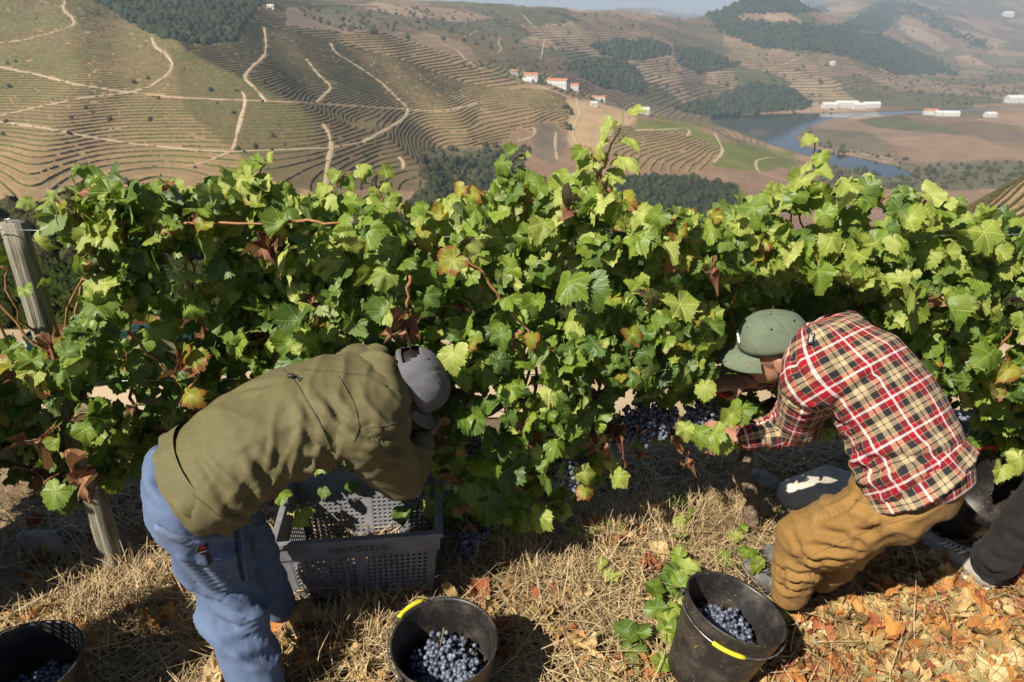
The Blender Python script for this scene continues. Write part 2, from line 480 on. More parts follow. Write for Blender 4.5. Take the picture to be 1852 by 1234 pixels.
def land_material():
    m, nt, b = new_mat('valley_land')
    at = N(nt, 'ShaderNodeAttribute', attribute_name='land')
    pos = pos_co(nt)
    sep = N(nt, 'ShaderNodeSeparateXYZ'); L(nt, pos, sep.inputs[0])
    n1 = noise(nt, 0.02, 6, 0.65, pos); n2 = noise(nt, 0.12, 5, 0.7, pos); n3 = noise(nt, 0.6, 3, 0.6, pos)
    # terrace rows: bands that follow the contour
    zz = mth(nt, 'ADD', sep.outputs[2], mth(nt, 'MULTIPLY', n2, 0.8))
    w = mth(nt, 'SINE', mth(nt, 'MULTIPLY', zz, 2 * math.pi / 1.5))
    w = mth(nt, 'MULTIPLY_ADD', w, 0.5, 0.5)
    w = mth(nt, 'MULTIPLY', mth(nt, 'POWER', w, 1.5), at.outputs['Alpha'])
    base = mixc(nt, mth(nt, 'MULTIPLY', w, 0.30), at.outputs['Color'], (0.07, 0.078, 0.028))
    # small holdings: patches of different vineyards and fallow on the far slopes
    vo = N(nt, 'ShaderNodeTexVoronoi'); vo.inputs['Scale'].default_value = 0.0075; vo.inputs['Randomness'].default_value = 0.95
    mpv = N(nt, 'ShaderNodeMapping'); mpv.inputs['Rotation'].default_value = (0, 0, 0.6); mpv.inputs['Scale'].default_value = (1.0, 0.55, 1.6)
    wob_ = N(nt, 'ShaderNodeVectorMath', operation='ADD'); L(nt, pos, wob_.inputs[0])
    cw = N(nt, 'ShaderNodeCombineXYZ'); L(nt, mth(nt, 'MULTIPLY', n1, 60), cw.inputs[0]); L(nt, mth(nt, 'MULTIPLY', n2, 12), cw.inputs[1]); L(nt, cw.outputs[0], wob_.inputs[1])
    L(nt, wob_.outputs[0], mpv.inputs[0]); L(nt, mpv.outputs[0], vo.inputs['Vector'])
    sc2 = N(nt, 'ShaderNodeSeparateColor'); L(nt, vo.outputs['Color'], sc2.inputs[0])
    field = ramp(nt, sc2.outputs[0], [(0.0, (0.10, 0.085, 0.045)), (0.2, (0.21, 0.14, 0.085)), (0.4, (0.14, 0.088, 0.06)), (0.56, (0.29, 0.205, 0.13)), (0.68, (0.07, 0.075, 0.036)), (0.84, (0.24, 0.16, 0.105))], 'CONSTANT')
    fstr = mth(nt, 'MULTIPLY_ADD', mth(nt, 'SINE', mth(nt, 'MULTIPLY', zz, 2 * math.pi / 6.0)), 0.16, 0.9)
    fcc = N(nt, 'ShaderNodeCombineColor')
    for i in range(3): L(nt, fstr, fcc.inputs[i])
    field = mixc(nt, 1.0, field, fcc.outputs[0], 'MULTIPLY')
    far_w = N(nt, 'ShaderNodeMapRange'); L(nt, sep.outputs[1], far_w.inputs[0]); far_w.inputs[1].default_value = 1000; far_w.inputs[2].default_value = 1500; far_w.inputs[4].default_value = 0.85
    # woods keep their own colour: darkness of the land colour
    lum = N(nt, 'ShaderNodeRGBToBW'); L(nt, at.outputs['Color'], lum.inputs[0])
    keepw = ramp(nt, lum.outputs[0], [(0.05, 0.0), (0.11, 1.0)])
    base = mixc(nt, mth(nt, 'MULTIPLY', far_w.outputs[0], keepw), base, field)
    v = mth(nt, 'ADD', mth(nt, 'MULTIPLY_ADD', n1, 1.0, 0.2), mth(nt, 'MULTIPLY', n2, 0.6))
    v = mth(nt, 'ADD', v, mth(nt, 'MULTIPLY_ADD', n3, 0.5, -0.25))
    vv = N(nt, 'ShaderNodeCombineColor')
    for i in range(3): L(nt, v, vv.inputs[i])
    base = mixc(nt, 1.0, base, vv.outputs[0], 'MULTIPLY')
    base = mixc(nt, ramp(nt, n2, [(0.58, 0.0), (0.7, 0.55)]), base, (0.06, 0.062, 0.03))
    L(nt, base, b.inputs['Base Color'])
    b.inputs['Roughness'].default_value = 0.95
    b.inputs['Specular IOR Level'].default_value = 0.05
    bump(nt, b, n2, 0.6, 3.0)
    return m

me = mesh_np('valley_terrain', np.stack([XX, YY, ZZ], -1).reshape(-1, 3), grid_faces(NU, NV), land_material(), True)
att = me.attributes.new('land', 'FLOAT_COLOR', 'POINT')
att.data.foreach_set('color', lc.reshape(-1))
terrain = link('valley_terrain', me, kind='structure')

# ---- river
m, nt, b = new_mat('river_water')
b.inputs['Base Color'].default_value = (0.014, 0.02, 0.021, 1)
b.inputs['Roughness'].default_value = 0.06
b.inputs['IOR'].default_value = 1.33
wv = N(nt, 'ShaderNodeMapping'); L(nt, pos_co(nt), wv.inputs[0]); wv.inputs['Scale'].default_value = (0.06, 0.14, 1)
bump(nt, b, noise(nt, 1.0, 5, 0.6, wv.outputs[0]), 0.02, 1.0)
xs = np.linspace(-300, 2600, 60); ys = np.linspace(800, 2600, 60)
gx, gy = np.meshgrid(xs, ys, indexing='ij')
river = link('river', mesh_np('river', np.stack([gx, gy, np.full_like(gx, RIVER_Z)], -1).reshape(-1, 3), grid_faces(60, 60), m), kind='structure')

# ---- dirt tracks laid on the hills
m_road = mat_noise('track_dust', (0.29, 0.22, 0.14), (0.43, 0.335, 0.22), 0.25, 0.95, spec=0.05)
TRACKS = [
 (4.5, [(-80, 86), (40, 74), (100, 58), (138, 45), (132, 32), (112, 18), (118, 2)]),
 (4.5, [(-80, 112), (0, 122), (70, 136), (140, 154), (190, 162), (235, 168), (270, 158), (300, 138), (315, 118), (300, 98), (278, 84), (275, 68)]),
 (4.5, [(-120, 222), (0, 210), (70, 194), (150, 178), (235, 168)]),
 (3.0, [(235, 168), (330, 178), (440, 182), (540, 186), (600, 190), (680, 195), (735, 198)]),
 (4.5, [(-120, 212), (0, 221), (80, 232), (150, 246), (250, 262), (350, 272), (415, 275)]),
 (4.0, [(415, 275), (370, 295), (330, 303)]),
 (4.0, [(422, 272), (430, 238), (445, 182), (438, 165)]),
 (4.0, [(482, 185), (462, 160), (440, 142), (455, 122), (480, 102), (482, 82), (478, 50)]),
 (4.0, [(555, 108), (575, 135), (602, 158), (572, 186)]),
 (4.5, [(585, 225), (598, 248), (600, 268), (592, 300), (590, 335)]),
 (4.5, [(655, 258), (690, 240), (728, 218), (742, 200), (715, 175), (690, 150), (650, 122), (605, 95), (598, 78)]),
 (3.0, [(415, 275), (500, 272), (600, 268), (655, 258)]),
 (4.0, [(722, 285), (733, 295), (728, 308)]),
 (4.0, [(745, 200), (800, 202), (850, 192), (868, 184)]),
 (4.0, [(935, 256), (960, 250), (972, 240), (966, 231)]),
 (5.0, [(795, 78), (830, 92), (838, 105), (862, 122), (920, 138), (985, 160), (1040, 180)]),
 (5.0, [(1042, 178), (1050, 205), (1035, 235), (1040, 255), (1065, 285)]),
 (4.0, [(1008, 290), (1004, 262), (1006, 240)]),
 (4.0, [(900, 96), (912, 90), (898, 80), (905, 68)]),
 (3.5, [(830, 75), (850, 62), (865, 55)]),
 (6.0, [(880, 365), (888, 345), (893, 325), (880, 306)]),
 (6.0, [(898, 395), (920, 382), (935, 352)]),
 (5.0, [(1150, 236), (1200, 235), (1245, 232), (1252, 240), (1240, 248)]),
 (5.0, [(1290, 295), (1310, 275), (1300, 255), (1292, 240)]),
 (4.0, [(1430, 330), (1370, 312), (1365, 290), (1400, 285)]),
 (9.0, [(1555, 278), (1590, 284), (1625, 290)]),
 (4.0, [(940, 22), (985, 68), (1000, 80)]),
 (5.0, [(940, 70), (1000, 72)]),
 (4.0, [(985, 72), (978, 108)]),
 (4.0, [(1380, 130), (1440, 108), (1460, 98)]),
]
track_xy = []
for wid, pts in TRACKS:
    pp = []
    for (a, b_), (c_, d2) in zip(pts[:-1], pts[1:]):
        for t in np.linspace(0, 1, max(3, int(math.hypot(c_ - a, d2 - b_) / 3)), endpoint=False):
            pp.append((a + (c_ - a) * t, b_ + (d2 - b_) * t))
    pp.append(pts[-1]); pp = np.array(pp)
    for _ in range(6):
        pp[1:-1] = 0.5 * pp[1:-1] + 0.25 * (pp[:-2] + pp[2:])
    hx, hy, ok = hit(pp[:, 0], pp[:, 1], 300)
    hx, hy = hx[ok], hy[ok]
    # drop jumps to another slope
    keep = [0]
    for k in range(1, len(hx)):
        if abs(math.log(hy[k] / hy[keep[-1]])) < 0.12: keep.append(k)
    if len(keep) < 3: continue
    P = np.stack([hx[keep], hy[keep]], 1)
    for _ in range(3):
        P[1:-1] = 0.5 * P[1:-1] + 0.25 * (P[:-2] + P[2:])
    seg = np.concatenate([[0], np.cumsum(np.hypot(*np.diff(P, axis=0).T))])
    s = np.arange(0, seg[-1], 3.0)
    P = np.stack([np.interp(s, seg, P[:, 0]), np.interp(s, seg, P[:, 1])], 1)
    if len(P) < 3: continue
    T = np.gradient(P, axis=0); T /= np.linalg.norm(T, axis=1, keepdims=True) + 1e-9
    Nn = np.stack([-T[:, 1], T[:, 0]], 1)
    rows = []
    wv_ = wid * (0.35 + 0.6 * vnoise(s / 16, s * 0 + wid, 3))
    for f in (-0.5, -0.17, 0.17, 0.5):
        q = P + Nn * (wv_ * f)[:, None]
        rows.append(np.stack([q[:, 0], q[:, 1], H(q[:, 0], q[:, 1]) + (0.55 if abs(f) < 0.4 else 0.25)], 1))
    V = np.stack(rows, 0).reshape(-1, 3)
    link('dirt_track', mesh_np('dirt_track', V, grid_faces(4, len(P)), m_road, True), kind='structure')
    track_xy.append(P)
track_xy = np.concatenate(track_xy)
_cell = {}
def near_track(x, y, d=4.5):
    """True where a point lies on a track (coarse hash)"""
    occ = set()
    for gx_, gy_ in zip((track_xy[:, 0] / d).astype(int), (track_xy[:, 1] / d).astype(int)):
        occ.add((gx_, gy_))
    key = np.stack([(x / d).astype(int), (y / d).astype(int)], 1)
    return np.array([tuple(k) in occ for k in key.tolist()])

# ---- vine rows on the hill terraces, planted along the contour
ri = np.where((U > -0.84) & (U < 0.8))[0]
rj = np.where((np.exp(VL) > 130) & (np.exp(VL) < 2500))[0]
sx = XX[ri[0]:ri[-1], rj[0]:rj[-1]]; sy = YY[ri[0]:ri[-1], rj[0]:rj[-1]]; sz = ZZ[ri[0]:ri[-1], rj[0]:rj[-1]]
sr = lc[ri[0]:ri[-1], rj[0]:rj[-1], 3]
def tri_list(a):
    return np.concatenate([np.stack([a[:-1, :-1].ravel(), a[1:, :-1].ravel(), a[1:, 1:].ravel()], 1), np.stack([a[:-1, :-1].ravel(), a[1:, 1:].ravel(), a[:-1, 1:].ravel()], 1)])
tx0, ty0, tz0, tr0 = tri_list(sx), tri_list(sy), tri_list(sz), tri_list(sr)
segs = []
for y_lo, y_hi, thr, step in ((0, 1000, 0.7, 1.5), (1000, 1500, 0.35, 2.8), (1500, 2500, 0.35, 5.0)):
    ym = ty0.mean(1)
    good = (tr0.min(1) > thr) & (ym >= y_lo) & (ym < y_hi)
    tx, ty, tz = tx0[good], ty0[good], tz0[good]
    if not len(tx): continue
    zlo, zhi = tz.min(1), tz.max(1)
    for zl in np.arange(-184, 60, step):
        s_ = (zlo < zl) & (zhi > zl)
        if not s_.any(): continue
        X, Y, Z = tx[s_], ty[s_], tz[s_]
        pts_ = []; msk = []
        for a, b_ in ((0, 1), (1, 2), (2, 0)):
            c_ = (Z[:, a] < zl) != (Z[:, b_] < zl)
            t = (zl - Z[:, a]) / (Z[:, b_] - Z[:, a] + 1e-12)
            pts_.append(np.stack([X[:, a] + (X[:, b_] - X[:, a]) * t, Y[:, a] + (Y[:, b_] - Y[:, a]) * t], 1)); msk.append(c_)
        pts_ = np.stack(pts_, 1); msk = np.stack(msk, 1)
        o_ = np.argsort(~msk, axis=1, kind='stable')[:, :2]
        r_ = np.arange(len(X))
        segs.append(np.concatenate([pts_[r_, o_[:, 0]], pts_[r_, o_[:, 1]], np.full((len(X), 1), zl), np.full((len(X), 1), step)], 1))
segs = np.concatenate(segs)
mx, my = (segs[:, 0] + segs[:, 2]) / 2, (segs[:, 1] + segs[:, 3]) / 2
segs = segs[~near_track(mx, my)]
mx, my = (segs[:, 0] + segs[:, 2]) / 2, (segs[:, 1] + segs[:, 3]) / 2
segs = segs[vnoise(mx / 4.0, my / 4.0, 12) > 0.13]
A_, B_ = segs[:, :2], segs[:, 2:4]
flip = (B_[:, 0] < A_[:, 0])
A_, B_ = np.where(flip[:, None], B_, A_), np.where(flip[:, None], A_, B_)
D_ = B_ - A_; ln = np.linalg.norm(D_, axis=1, keepdims=True) + 1e-9
Nm = np.stack([-D_[:, 1], D_[:, 0]], 1) / ln
D_ = D_ / ln
A_ = A_ - D_ * 0.15; B_ = B_ + D_ * 0.15
hw = (0.16 + 0.15 * segs[:, 5])[:, None]
def row_h(p): return (1.15 + 0.9 * (vnoise(p[:, 0] / 1.7, p[:, 1] / 1.7, 31) - 0.4)) * (0.52 + 0.24 * segs[:, 5])
ha, hb = row_h(A_), row_h(B_)
zl = segs[:, 4]
def V3(p, z): return np.concatenate([p, z[:, None]], 1)
verts = np.stack([V3(A_ - Nm * hw, zl - 0.8), V3(A_ - Nm * hw * 0.8, zl + ha * 0.75), V3(A_ + Nm * hw * 0.3, zl + ha), V3(A_ + Nm * hw, zl - 0.2),
                  V3(B_ - Nm * hw, zl - 0.8), V3(B_ - Nm * hw * 0.8, zl + hb * 0.75), V3(B_ + Nm * hw * 0.3, zl + hb), V3(B_ + Nm * hw, zl - 0.2)], 1).reshape(-1, 3)
ix = np.arange(len(segs))[:, None] * 8
fq = np.concatenate([ix + np.array([[0, 4, 5, 1]]), ix + np.array([[1, 5, 6, 2]]), ix + np.array([[2, 6, 7, 3]])])
m, nt, b = new_mat('far_vine_row')
p_ = pos_co(nt)
f1 = noise(nt, 0.35, 4, 0.6, p_); f2 = noise(nt, 0.012, 3, 0.5, p_)
c1 = ramp(nt, f1, [(0.3, (0.04, 0.05, 0.016)), (0.55, (0.08, 0.09, 0.025)), (0.75, (0.14, 0.135, 0.04))])
c2 = ramp(nt, f1, [(0.3, (0.06, 0.045, 0.025)), (0.7, (0.15, 0.11, 0.05))])
L(nt, mixc(nt, ramp(nt, f2, [(0.45, 0.0), (0.62, 0.8)]), c1, c2), b.inputs['Base Color'])
b.inputs['Roughness'].default_value = 0.95; b.inputs['Specular IOR Level'].default_value = 0.1
link('hillside_vine_rows', mesh_np('hillside_vine_rows', verts, fq, m), kind='stuff',
     label='rows of distant vines following the contours of the hill terraces', cat='vine rows')
print('ROWSEGS', len(segs))

# ---- far woods and scrub: lumpy crowns
def crown_template(seed, nseg=7, nring=5):
    r = np.random.default_rng(seed)
    th = np.linspace(0.12, math.pi * 0.86, nring); ph = np.arange(nseg) / nseg * 2 * math.pi
    V = []
    for t in th:
        for q in ph:
            k = 1 + r.uniform(-0.3, 0.3)
            V.append((math.sin(t) * math.cos(q) * k, math.sin(t) * math.sin(q) * k, math.cos(t) * k * 1.05 + 0.75))
    V.append((0, 0, 1.95)); top = len(V) - 1
    F = []
    for i in range(nring - 1):
        for j in range(nseg):
            a, b_, c_, d2 = i * nseg + j, i * nseg + (j + 1) % nseg, (i + 1) * nseg + (j + 1) % nseg, (i + 1) * nseg + j
            F += [(a, d2, c_), (a, c_, b_)]
    for j in range(nseg): F.append((top, j, (j + 1) % nseg))
    return np.array(V), np.array(F)
CT = [crown_template(k) for k in range(8)]
def scatter(polys, spacing, size, ymin=60, jit=0.5, seed=1):
    r = np.random.default_rng(seed)
    VV_, FF_, n = [], [], 0
    for poly in polys:
        P = np.array(poly)
        x0, y0 = P.min(0); x1, y1 = P.max(0)
        x0, x1 = max(x0, -300), min(x1, 2200); y0 = max(y0, -70)
        k = int((x1 - x0) * (y1 - y0) / (spacing[0] * spacing[1]))
        qx = r.uniform(x0, x1, k); qy = r.uniform(y0, y1, k)
        i_ = in_poly(qx + 8 * (r.random(k) - 0.5), qy + 4 * (r.random(k) - 0.5), poly)
        hx, hy, ok = hit(qx[i_], qy[i_], ymin)
        hx, hy = hx[ok], hy[ok]
        hz = H(hx, hy)
        for x, y, z in zip(hx, hy, hz):
            if z < RIVER_Z + 1: continue
            V, F = CT[r.integers(8)]
            s = size * r.uniform(1 - jit, 1 + jit)
            a = r.uniform(0, 6.28); c_, s2 = math.cos(a), math.sin(a)
            W = V * (s, s, s * r.uniform(0.8, 1.25))
            W = np.stack([W[:, 0] * c_ - W[:, 1] * s2 + x, W[:, 0] * s2 + W[:, 1] * c_ + y, W[:, 2] + z - 0.3 * s], 1)
            VV_.append(W); FF_.append(F + n); n += len(W)
    return np.concatenate(VV_), np.concatenate(FF_)
def wood_mat(name, c0, c1, c2, sc):
    m, nt, b = new_mat(name)
    p_ = pos_co(nt)
    f = mth(nt, 'ADD', mth(nt, 'MULTIPLY', noise(nt, sc, 4, 0.7, p_), 0.6), mth(nt, 'MULTIPLY', noise(nt, sc * 0.08, 2, 0.5, p_), 0.4))
    L(nt, ramp(nt, f, [(0.36, c0), (0.5, c1), (0.62, c2)]), b.inputs['Base Color'])
    b.inputs['Roughness'].default_value = 0.95; b.inputs['Specular IOR Level'].default_value = 0.05
    bump(nt, b, noise(nt, sc * 3, 3, 0.7, p_), 1.0, 1.2)
    return m
m_wood = wood_mat('far_wood', (0.022, 0.03, 0.018), (0.035, 0.045, 0.024), (0.06, 0.068, 0.03), 0.35)
m_scrub = wood_mat('scrub', (0.03, 0.035, 0.018), (0.06, 0.062, 0.03), (0.105, 0.095, 0.045), 0.6)
woods = {c: [p for (cc, r_, p) in LAND if cc is cl] for c, cl in (('wood', C_WOOD), ('scrub', C_SCRUB))}
w_left = [p for p in woods['wood'] if p[0][0] == 150]
w_mid = [p for p in woods['wood'] if p[0][0] in (780, 1010)]
w_far = [p for p in woods['wood'] if p[0][0] not in (150, 780, 1010)]
V, F = scatter(w_left, (5.0, 2.8), 3.0, 300, jit=0.6, seed=2)
link('hilltop_wood', mesh_np('hilltop_wood', V, F, m_wood, True), kind='stuff', label='dark wood covering the top of the left hill', cat='wood')
V, F = scatter(w_mid, (6.5, 4.5), 1.9, 300, jit=0.65, seed=3)
link('ravine_wood', mesh_np('ravine_wood', V, F, m_wood, True), kind='stuff', label='scrubby wood in the ravine below the terraced hill', cat='wood')
V, F = scatter(w_far, (4.2, 2.4), 4.6, 300, seed=4)
link('far_wood', mesh_np('far_wood', V, F, m_wood, True), kind='stuff', label='hazy blue green woods on the far slopes by the river', cat='wood')
V, F = scatter([[(-60, 385), (900, 395), (1400, 400), (1400, 470), (700, 475), (-60, 475)]], (17, 9), 1.3, 62, seed=5)
V2, F2 = scatter([[(760, 275), (900, 262), (960, 270), (930, 330), (890, 420), (700, 420), (770, 345)], [(1480, 300), (1560, 292), (1680, 300), (1852, 292), (1852, 330), (1700, 345), (1480, 340)], [(1640, 140), (1760, 120), (1880, 110), (1880, 192), (1640, 196)], [(1290, 213), (1470, 200), (1640, 196), (1640, 200), (1470, 205), (1290, 217)], [(1440, 232), (1460, 228), (1470, 250), (1540, 270), (1650, 290), (1640, 296), (1500, 275), (1445, 262)], [(820, 120), (1000, 100), (1060, 130), (930, 128)], [(520, 15), (905, 15), (905, 52), (620, 60)], [(930, 125), (1060, 150), (1120, 195), (1040, 175)], [(1020, 180), (1038, 190), (1030, 240), (1018, 232)]], (11, 6), 2.3, 300, jit=0.6, seed=6)
V3b, F3b = scatter([[(560, 60), (900, 90), (1000, 130), (1290, 200), (1480, 190), (1640, 185), (1852, 180), (1852, 10), (1290, 30), (900, 20)]], (22, 14), 3.2, 900, jit=0.7, seed=16)
V4b, F4b = scatter([[(0, 20), (560, 60), (780, 250), (760, 340), (0, 380)]], (75, 50), 1.5, 330, jit=0.5, seed=17)
nv = [len(V), len(V2), len(V3b)]
V = np.concatenate([V, V2, V3b, V4b]); F = np.concatenate([F, F2 + nv[0], F3b + nv[0] + nv[1], F4b + sum(nv)])
link('valley_scrub', mesh_np('valley_scrub', V, F, m_scrub, True), kind='stuff', label='olive green scrub and bushes scattered down the valley', cat='scrub')
print('LAND OK')
# ================================================================ the terrace we stand on, the bank below it
ROW_A, ROW_B = 2.35, 0.06
def row_y(x): return ROW_A + ROW_B * x

def Gz(x, y):
    x = np.asarray(x, float); y = np.asarray(y, float)
    top = 0.05 * fbm(x * 1.1, y * 1.1, 41, 4) + 0.02 * fbm(x * 7, y * 7, 42, 3)
    top = top + 0.05 * np.exp(-((y - 3.05) / 0.2) ** 2)
    k = [2.9, 3.3, 4.2, 8, 13, 14, 19, 20, 25]
    v = [0, -0.12, -0.9, -3.5, -6.1, -6.25, -6.35, -6.7, -9.3]
    z = np.interp(y, k, v) + top * np.where(y > 3.2, 2.0, 1.0)
    far = H(x.ravel(), np.maximum(y, 45.0).ravel()).reshape(y.shape)
    w = np.clip((y - 25) / 20.0, 0, 1)
    return np.where(y > 25, (-9.3) * (1 - w) + (far + 0.12) * w, z)

def soil_material(name, far=False):
    m, nt, b = new_mat(name)
    p = pos_co(nt)
    n1 = noise(nt, 2.2, 6, 0.65, p); n2 = noise(nt, 16, 5, 0.7, p); n3 = noise(nt, 90, 4, 0.7, p)
    c = ramp(nt, n1, [(0.3, (0.10, 0.065, 0.038)), (0.5, (0.17, 0.115, 0.066)), (0.7, (0.27, 0.195, 0.115))])
    c = mixc(nt, ramp(nt, n2, [(0.45, 0.0), (0.68, 0.8)]), c, (0.34, 0.255, 0.15))
    c = mixc(nt, ramp(nt, n3, [(0.35, 0.75), (0.55, 0.0)]), c, (0.07, 0.045, 0.028))
    if far:
        c = mixc(nt, ramp(nt, n1, [(0.5, 0.0), (0.65, 0.7)]), c, (0.10, 0.11, 0.04))
    L(nt, c, b.inputs['Base Color'])
    b.inputs['Roughness'].default_value = 0.95; b.inputs['Specular IOR Level'].default_value = 0.1
    h = mth(nt, 'ADD', mth(nt, 'MULTIPLY', n2, 1.0), mth(nt, 'MULTIPLY', n3, 0.5))
    bump(nt, b, h, 0.8, 0.02)
    return m
xs = np.linspace(-4.2, 4.2, 300); ys = np.linspace(-2.5, 4.4, 240)
gx, gy = np.meshgrid(xs, ys, indexing='ij')
ground = link('ground', mesh_np('ground', np.stack([gx, gy, Gz(gx, gy)], -1).reshape(-1, 3), grid_faces(300, 240), soil_material('dry_soil'), True), kind='structure')
xs = np.concatenate([np.linspace(-90, -14, 20), np.linspace(-13, 13, 80), np.linspace(14, 90, 20)]); ys = np.concatenate([np.linspace(4.38, 26, 90), np.linspace(26.5, 47, 40)])
gx, gy = np.meshgrid(xs, ys, indexing='ij')
link('lower_slope', mesh_np('lower_slope', np.stack([gx, gy, Gz(gx, gy) - 0.01], -1).reshape(-1, 3), grid_faces(len(xs), len(ys)), soil_material('bank_soil', True), True), kind='structure')
# sides of the terrace, for a step to the left or right
for s in (-1, 1):
    xs = np.linspace(4.19, 90, 30) * s; ys = np.linspace(-2.5, 4.4, 24)
    gx, gy = np.meshgrid(np.sort(xs), ys, indexing='ij')
    link('terrace_ground', mesh_np('terrace_ground', np.stack([gx, gy, Gz(gx, gy) - 0.005], -1).reshape(-1, 3), grid_faces(30, 24), bpy.data.materials['dry_soil'], True), kind='structure')
# the track on the terrace below
xs = np.linspace(-60, 60, 90); ys = np.linspace(13.8, 19, 8)
gx, gy = np.meshgrid(xs, ys, indexing='ij')
link('lower_track', mesh_np('lower_track', np.stack([gx, gy, Gz(gx, gy) + 0.06], -1).reshape(-1, 3), grid_faces(90, 8), m_road, True), kind='structure')

# rows of young vines on the next terrace down
VV_, FF_, n = [], [], 0
r = np.random.default_rng(8)
for y0 in np.arange(22.5, 62, 2.4):
    for x in np.arange(-0.86 * y0, 0.86 * y0, 0.45):
        yy = y0 + 0.02 * x + r.normal(0, 0.08); s = r.uniform(0.34, 0.62)
        z = float(Gz(np.array([x]), np.array([yy]))[0]) if yy < 46 else float(H(x, yy)[0])
        V, F = CT[r.integers(8)]
        W = V * (s, s, s * 1.15) + (x, yy, z)
        VV_.append(W); FF_.append(F + n); n += len(W)
m_low = wood_mat('lower_vines', (0.03, 0.045, 0.014), (0.06, 0.085, 0.02), (0.12, 0.14, 0.035), 2.0)
link('lower_vine_rows', mesh_np('lower_vine_rows', np.concatenate(VV_), np.concatenate(FF_), m_low, True), kind='stuff', label='green vine rows on the terrace below the fence post', cat='vine rows')

# ================================================================ leaf shapes
KEY = np.array([(0, 1.0), (12, 0.92), (31, 0.77), (46, 0.83), (60, 0.93), (74, 0.86), (92, 0.74), (106, 0.77), (122, 0.80), (140, 0.73), (158, 0.61), (171, 0.42), (180, 0.10)])
def leaf_np(seed, teeth=17, droop=0.25, cup=0.1, wave=0.12, crumple=0.0, petiole=0.75, rings=(0.5, 0.8, 1.0), fold=0.0, tipcurl=0.0):
    """a lobed, toothed vine leaf of radius 1 in the xy plane, tip along +y; returns V, tris, uv"""
    r = np.random.default_rng(seed)
    n = teeth * 4
    th = (np.arange(n) + 0.5 + r.uniform(-0.28, 0.28, n)) / n * 2 * np.pi - np.pi
    dg = np.abs(np.degrees(th))
    rad = np.interp(dg, KEY[:, 0], KEY[:, 1])
    ph = r.uniform(0, 6)
    rad = rad * (1 + 0.08 * np.sin(2 * th + ph) + 0.06 * np.sin(5 * th + 2 * ph))
    tooth = np.where(np.arange(n) % 2 == 0, 1.0, -1.0) * np.where(r.random(n) < 0.25, -0.3, 1.0)
    rad = rad * (1 + (0.02 + 0.09 * r.random(n)) * tooth * np.clip((168 - dg) / 20, 0, 1)) * np.where(np.arange(n) % 4 == 0, 1.03, 1)
    rg = list(rings)
    V = [(0, 0)]
    for q in rg:
        k = rad if q == 1.0 else (rad * 0.35 + 0.65 * np.interp(dg, KEY[:, 0], np.convolve(np.pad(KEY[:, 1], 1, 'edge'), [0.3, 0.4, 0.3], 'valid')))
        V += list(zip(np.sin(th) * k * q, np.cos(th) * k * q))
    V = np.array(V)
    F = [(0, 1 + (i + 1) % n, 1 + i) for i in range(n - 1)]
    for q in range(len(rg) - 1):
        a0 = 1 + q * n; b0 = a0 + n
        for i in range(n - 1):
            F += [(a0 + i, a0 + i + 1, b0 + i + 1), (a0 + i, b0 + i + 1, b0 + i)]
    F = np.array(F)
    R = np.hypot(V[:, 0], V[:, 1]); A = np.arctan2(V[:, 0], V[:, 1])
    vein = np.abs(((np.degrees(A) + 30) % 60) - 30) / 30.0           # 0 on a main vein
    z = 0.07 * R * vein - droop * R * R * (0.6 + 0.4 * np.cos(A)) + cup * (V[:, 0] ** 2)
    z = z + wave * R * np.sin(3 * A + r.uniform(0, 6)) + 0.5 * wave * R * R * np.sin(7 * A + r.uniform(0, 6))
    z = z + fold * np.abs(V[:, 0]) + tipcurl * np.maximum(V[:, 1], 0) ** 2
    V3_ = np.stack([V[:, 0] * (1 - 0.25 * abs(fold)), V[:, 1], z], 1)
    if crumple > 0:
        p = V3_.copy()
        for k, f in enumerate((1.6, 3.1)):
            d = np.stack([noise3(p, f, seed + 10 * k + j) for j in range(3)], 1)
            V3_ = V3_ + d * crumple / (k + 1)
        V3_[:, 0] *= 1 - 0.45 * crumple
        V3_[:, 2] += crumple * 1.1 * np.abs(V3_[:, 0])
    uv = V.copy()
    if petiole > 0:
        # leaf stalk: a thin three-sided spike from the base backwards
        P = np.array([(0, 0, 0), (0, -petiole * 0.5, -0.12 * petiole), (0, -petiole, -0.5 * petiole)])
        k0 = len(V3_); w = 0.028
        ring = []
        for p in P:
            for a in (0, 2.1, 4.2): ring.append(p + (math.cos(a) * w, 0, math.sin(a) * w - 0.02))
        V3_ = np.vstack([V3_, ring]); uv = np.vstack([uv, np.tile([[0.0, 0.004]], (9, 1))])
        T = []
        for s in range(2):
            for j in range(3):
                a, b_, c_, d_ = k0 + s * 3 + j, k0 + s * 3 + (j + 1) % 3, k0 + s * 3 + 3 + (j + 1) % 3, k0 + s * 3 + 3 + j
                T += [(a, b_, c_), (a, c_, d_)]
        F = np.vstack([F, T])
    return V3_, F, uv

def leaf_mesh(name, data, mat):
    V, F, uv = data
    me = mesh_np(name, V, F, mat, True)
    l = me.uv_layers.new(name='leaf')
    idx = np.empty(len(me.loops), np.int32); me.loops.foreach_get('vertex_index', idx)
    l.data.foreach_set('uv', uv[idx].astype(np.float32).ravel())
    return me

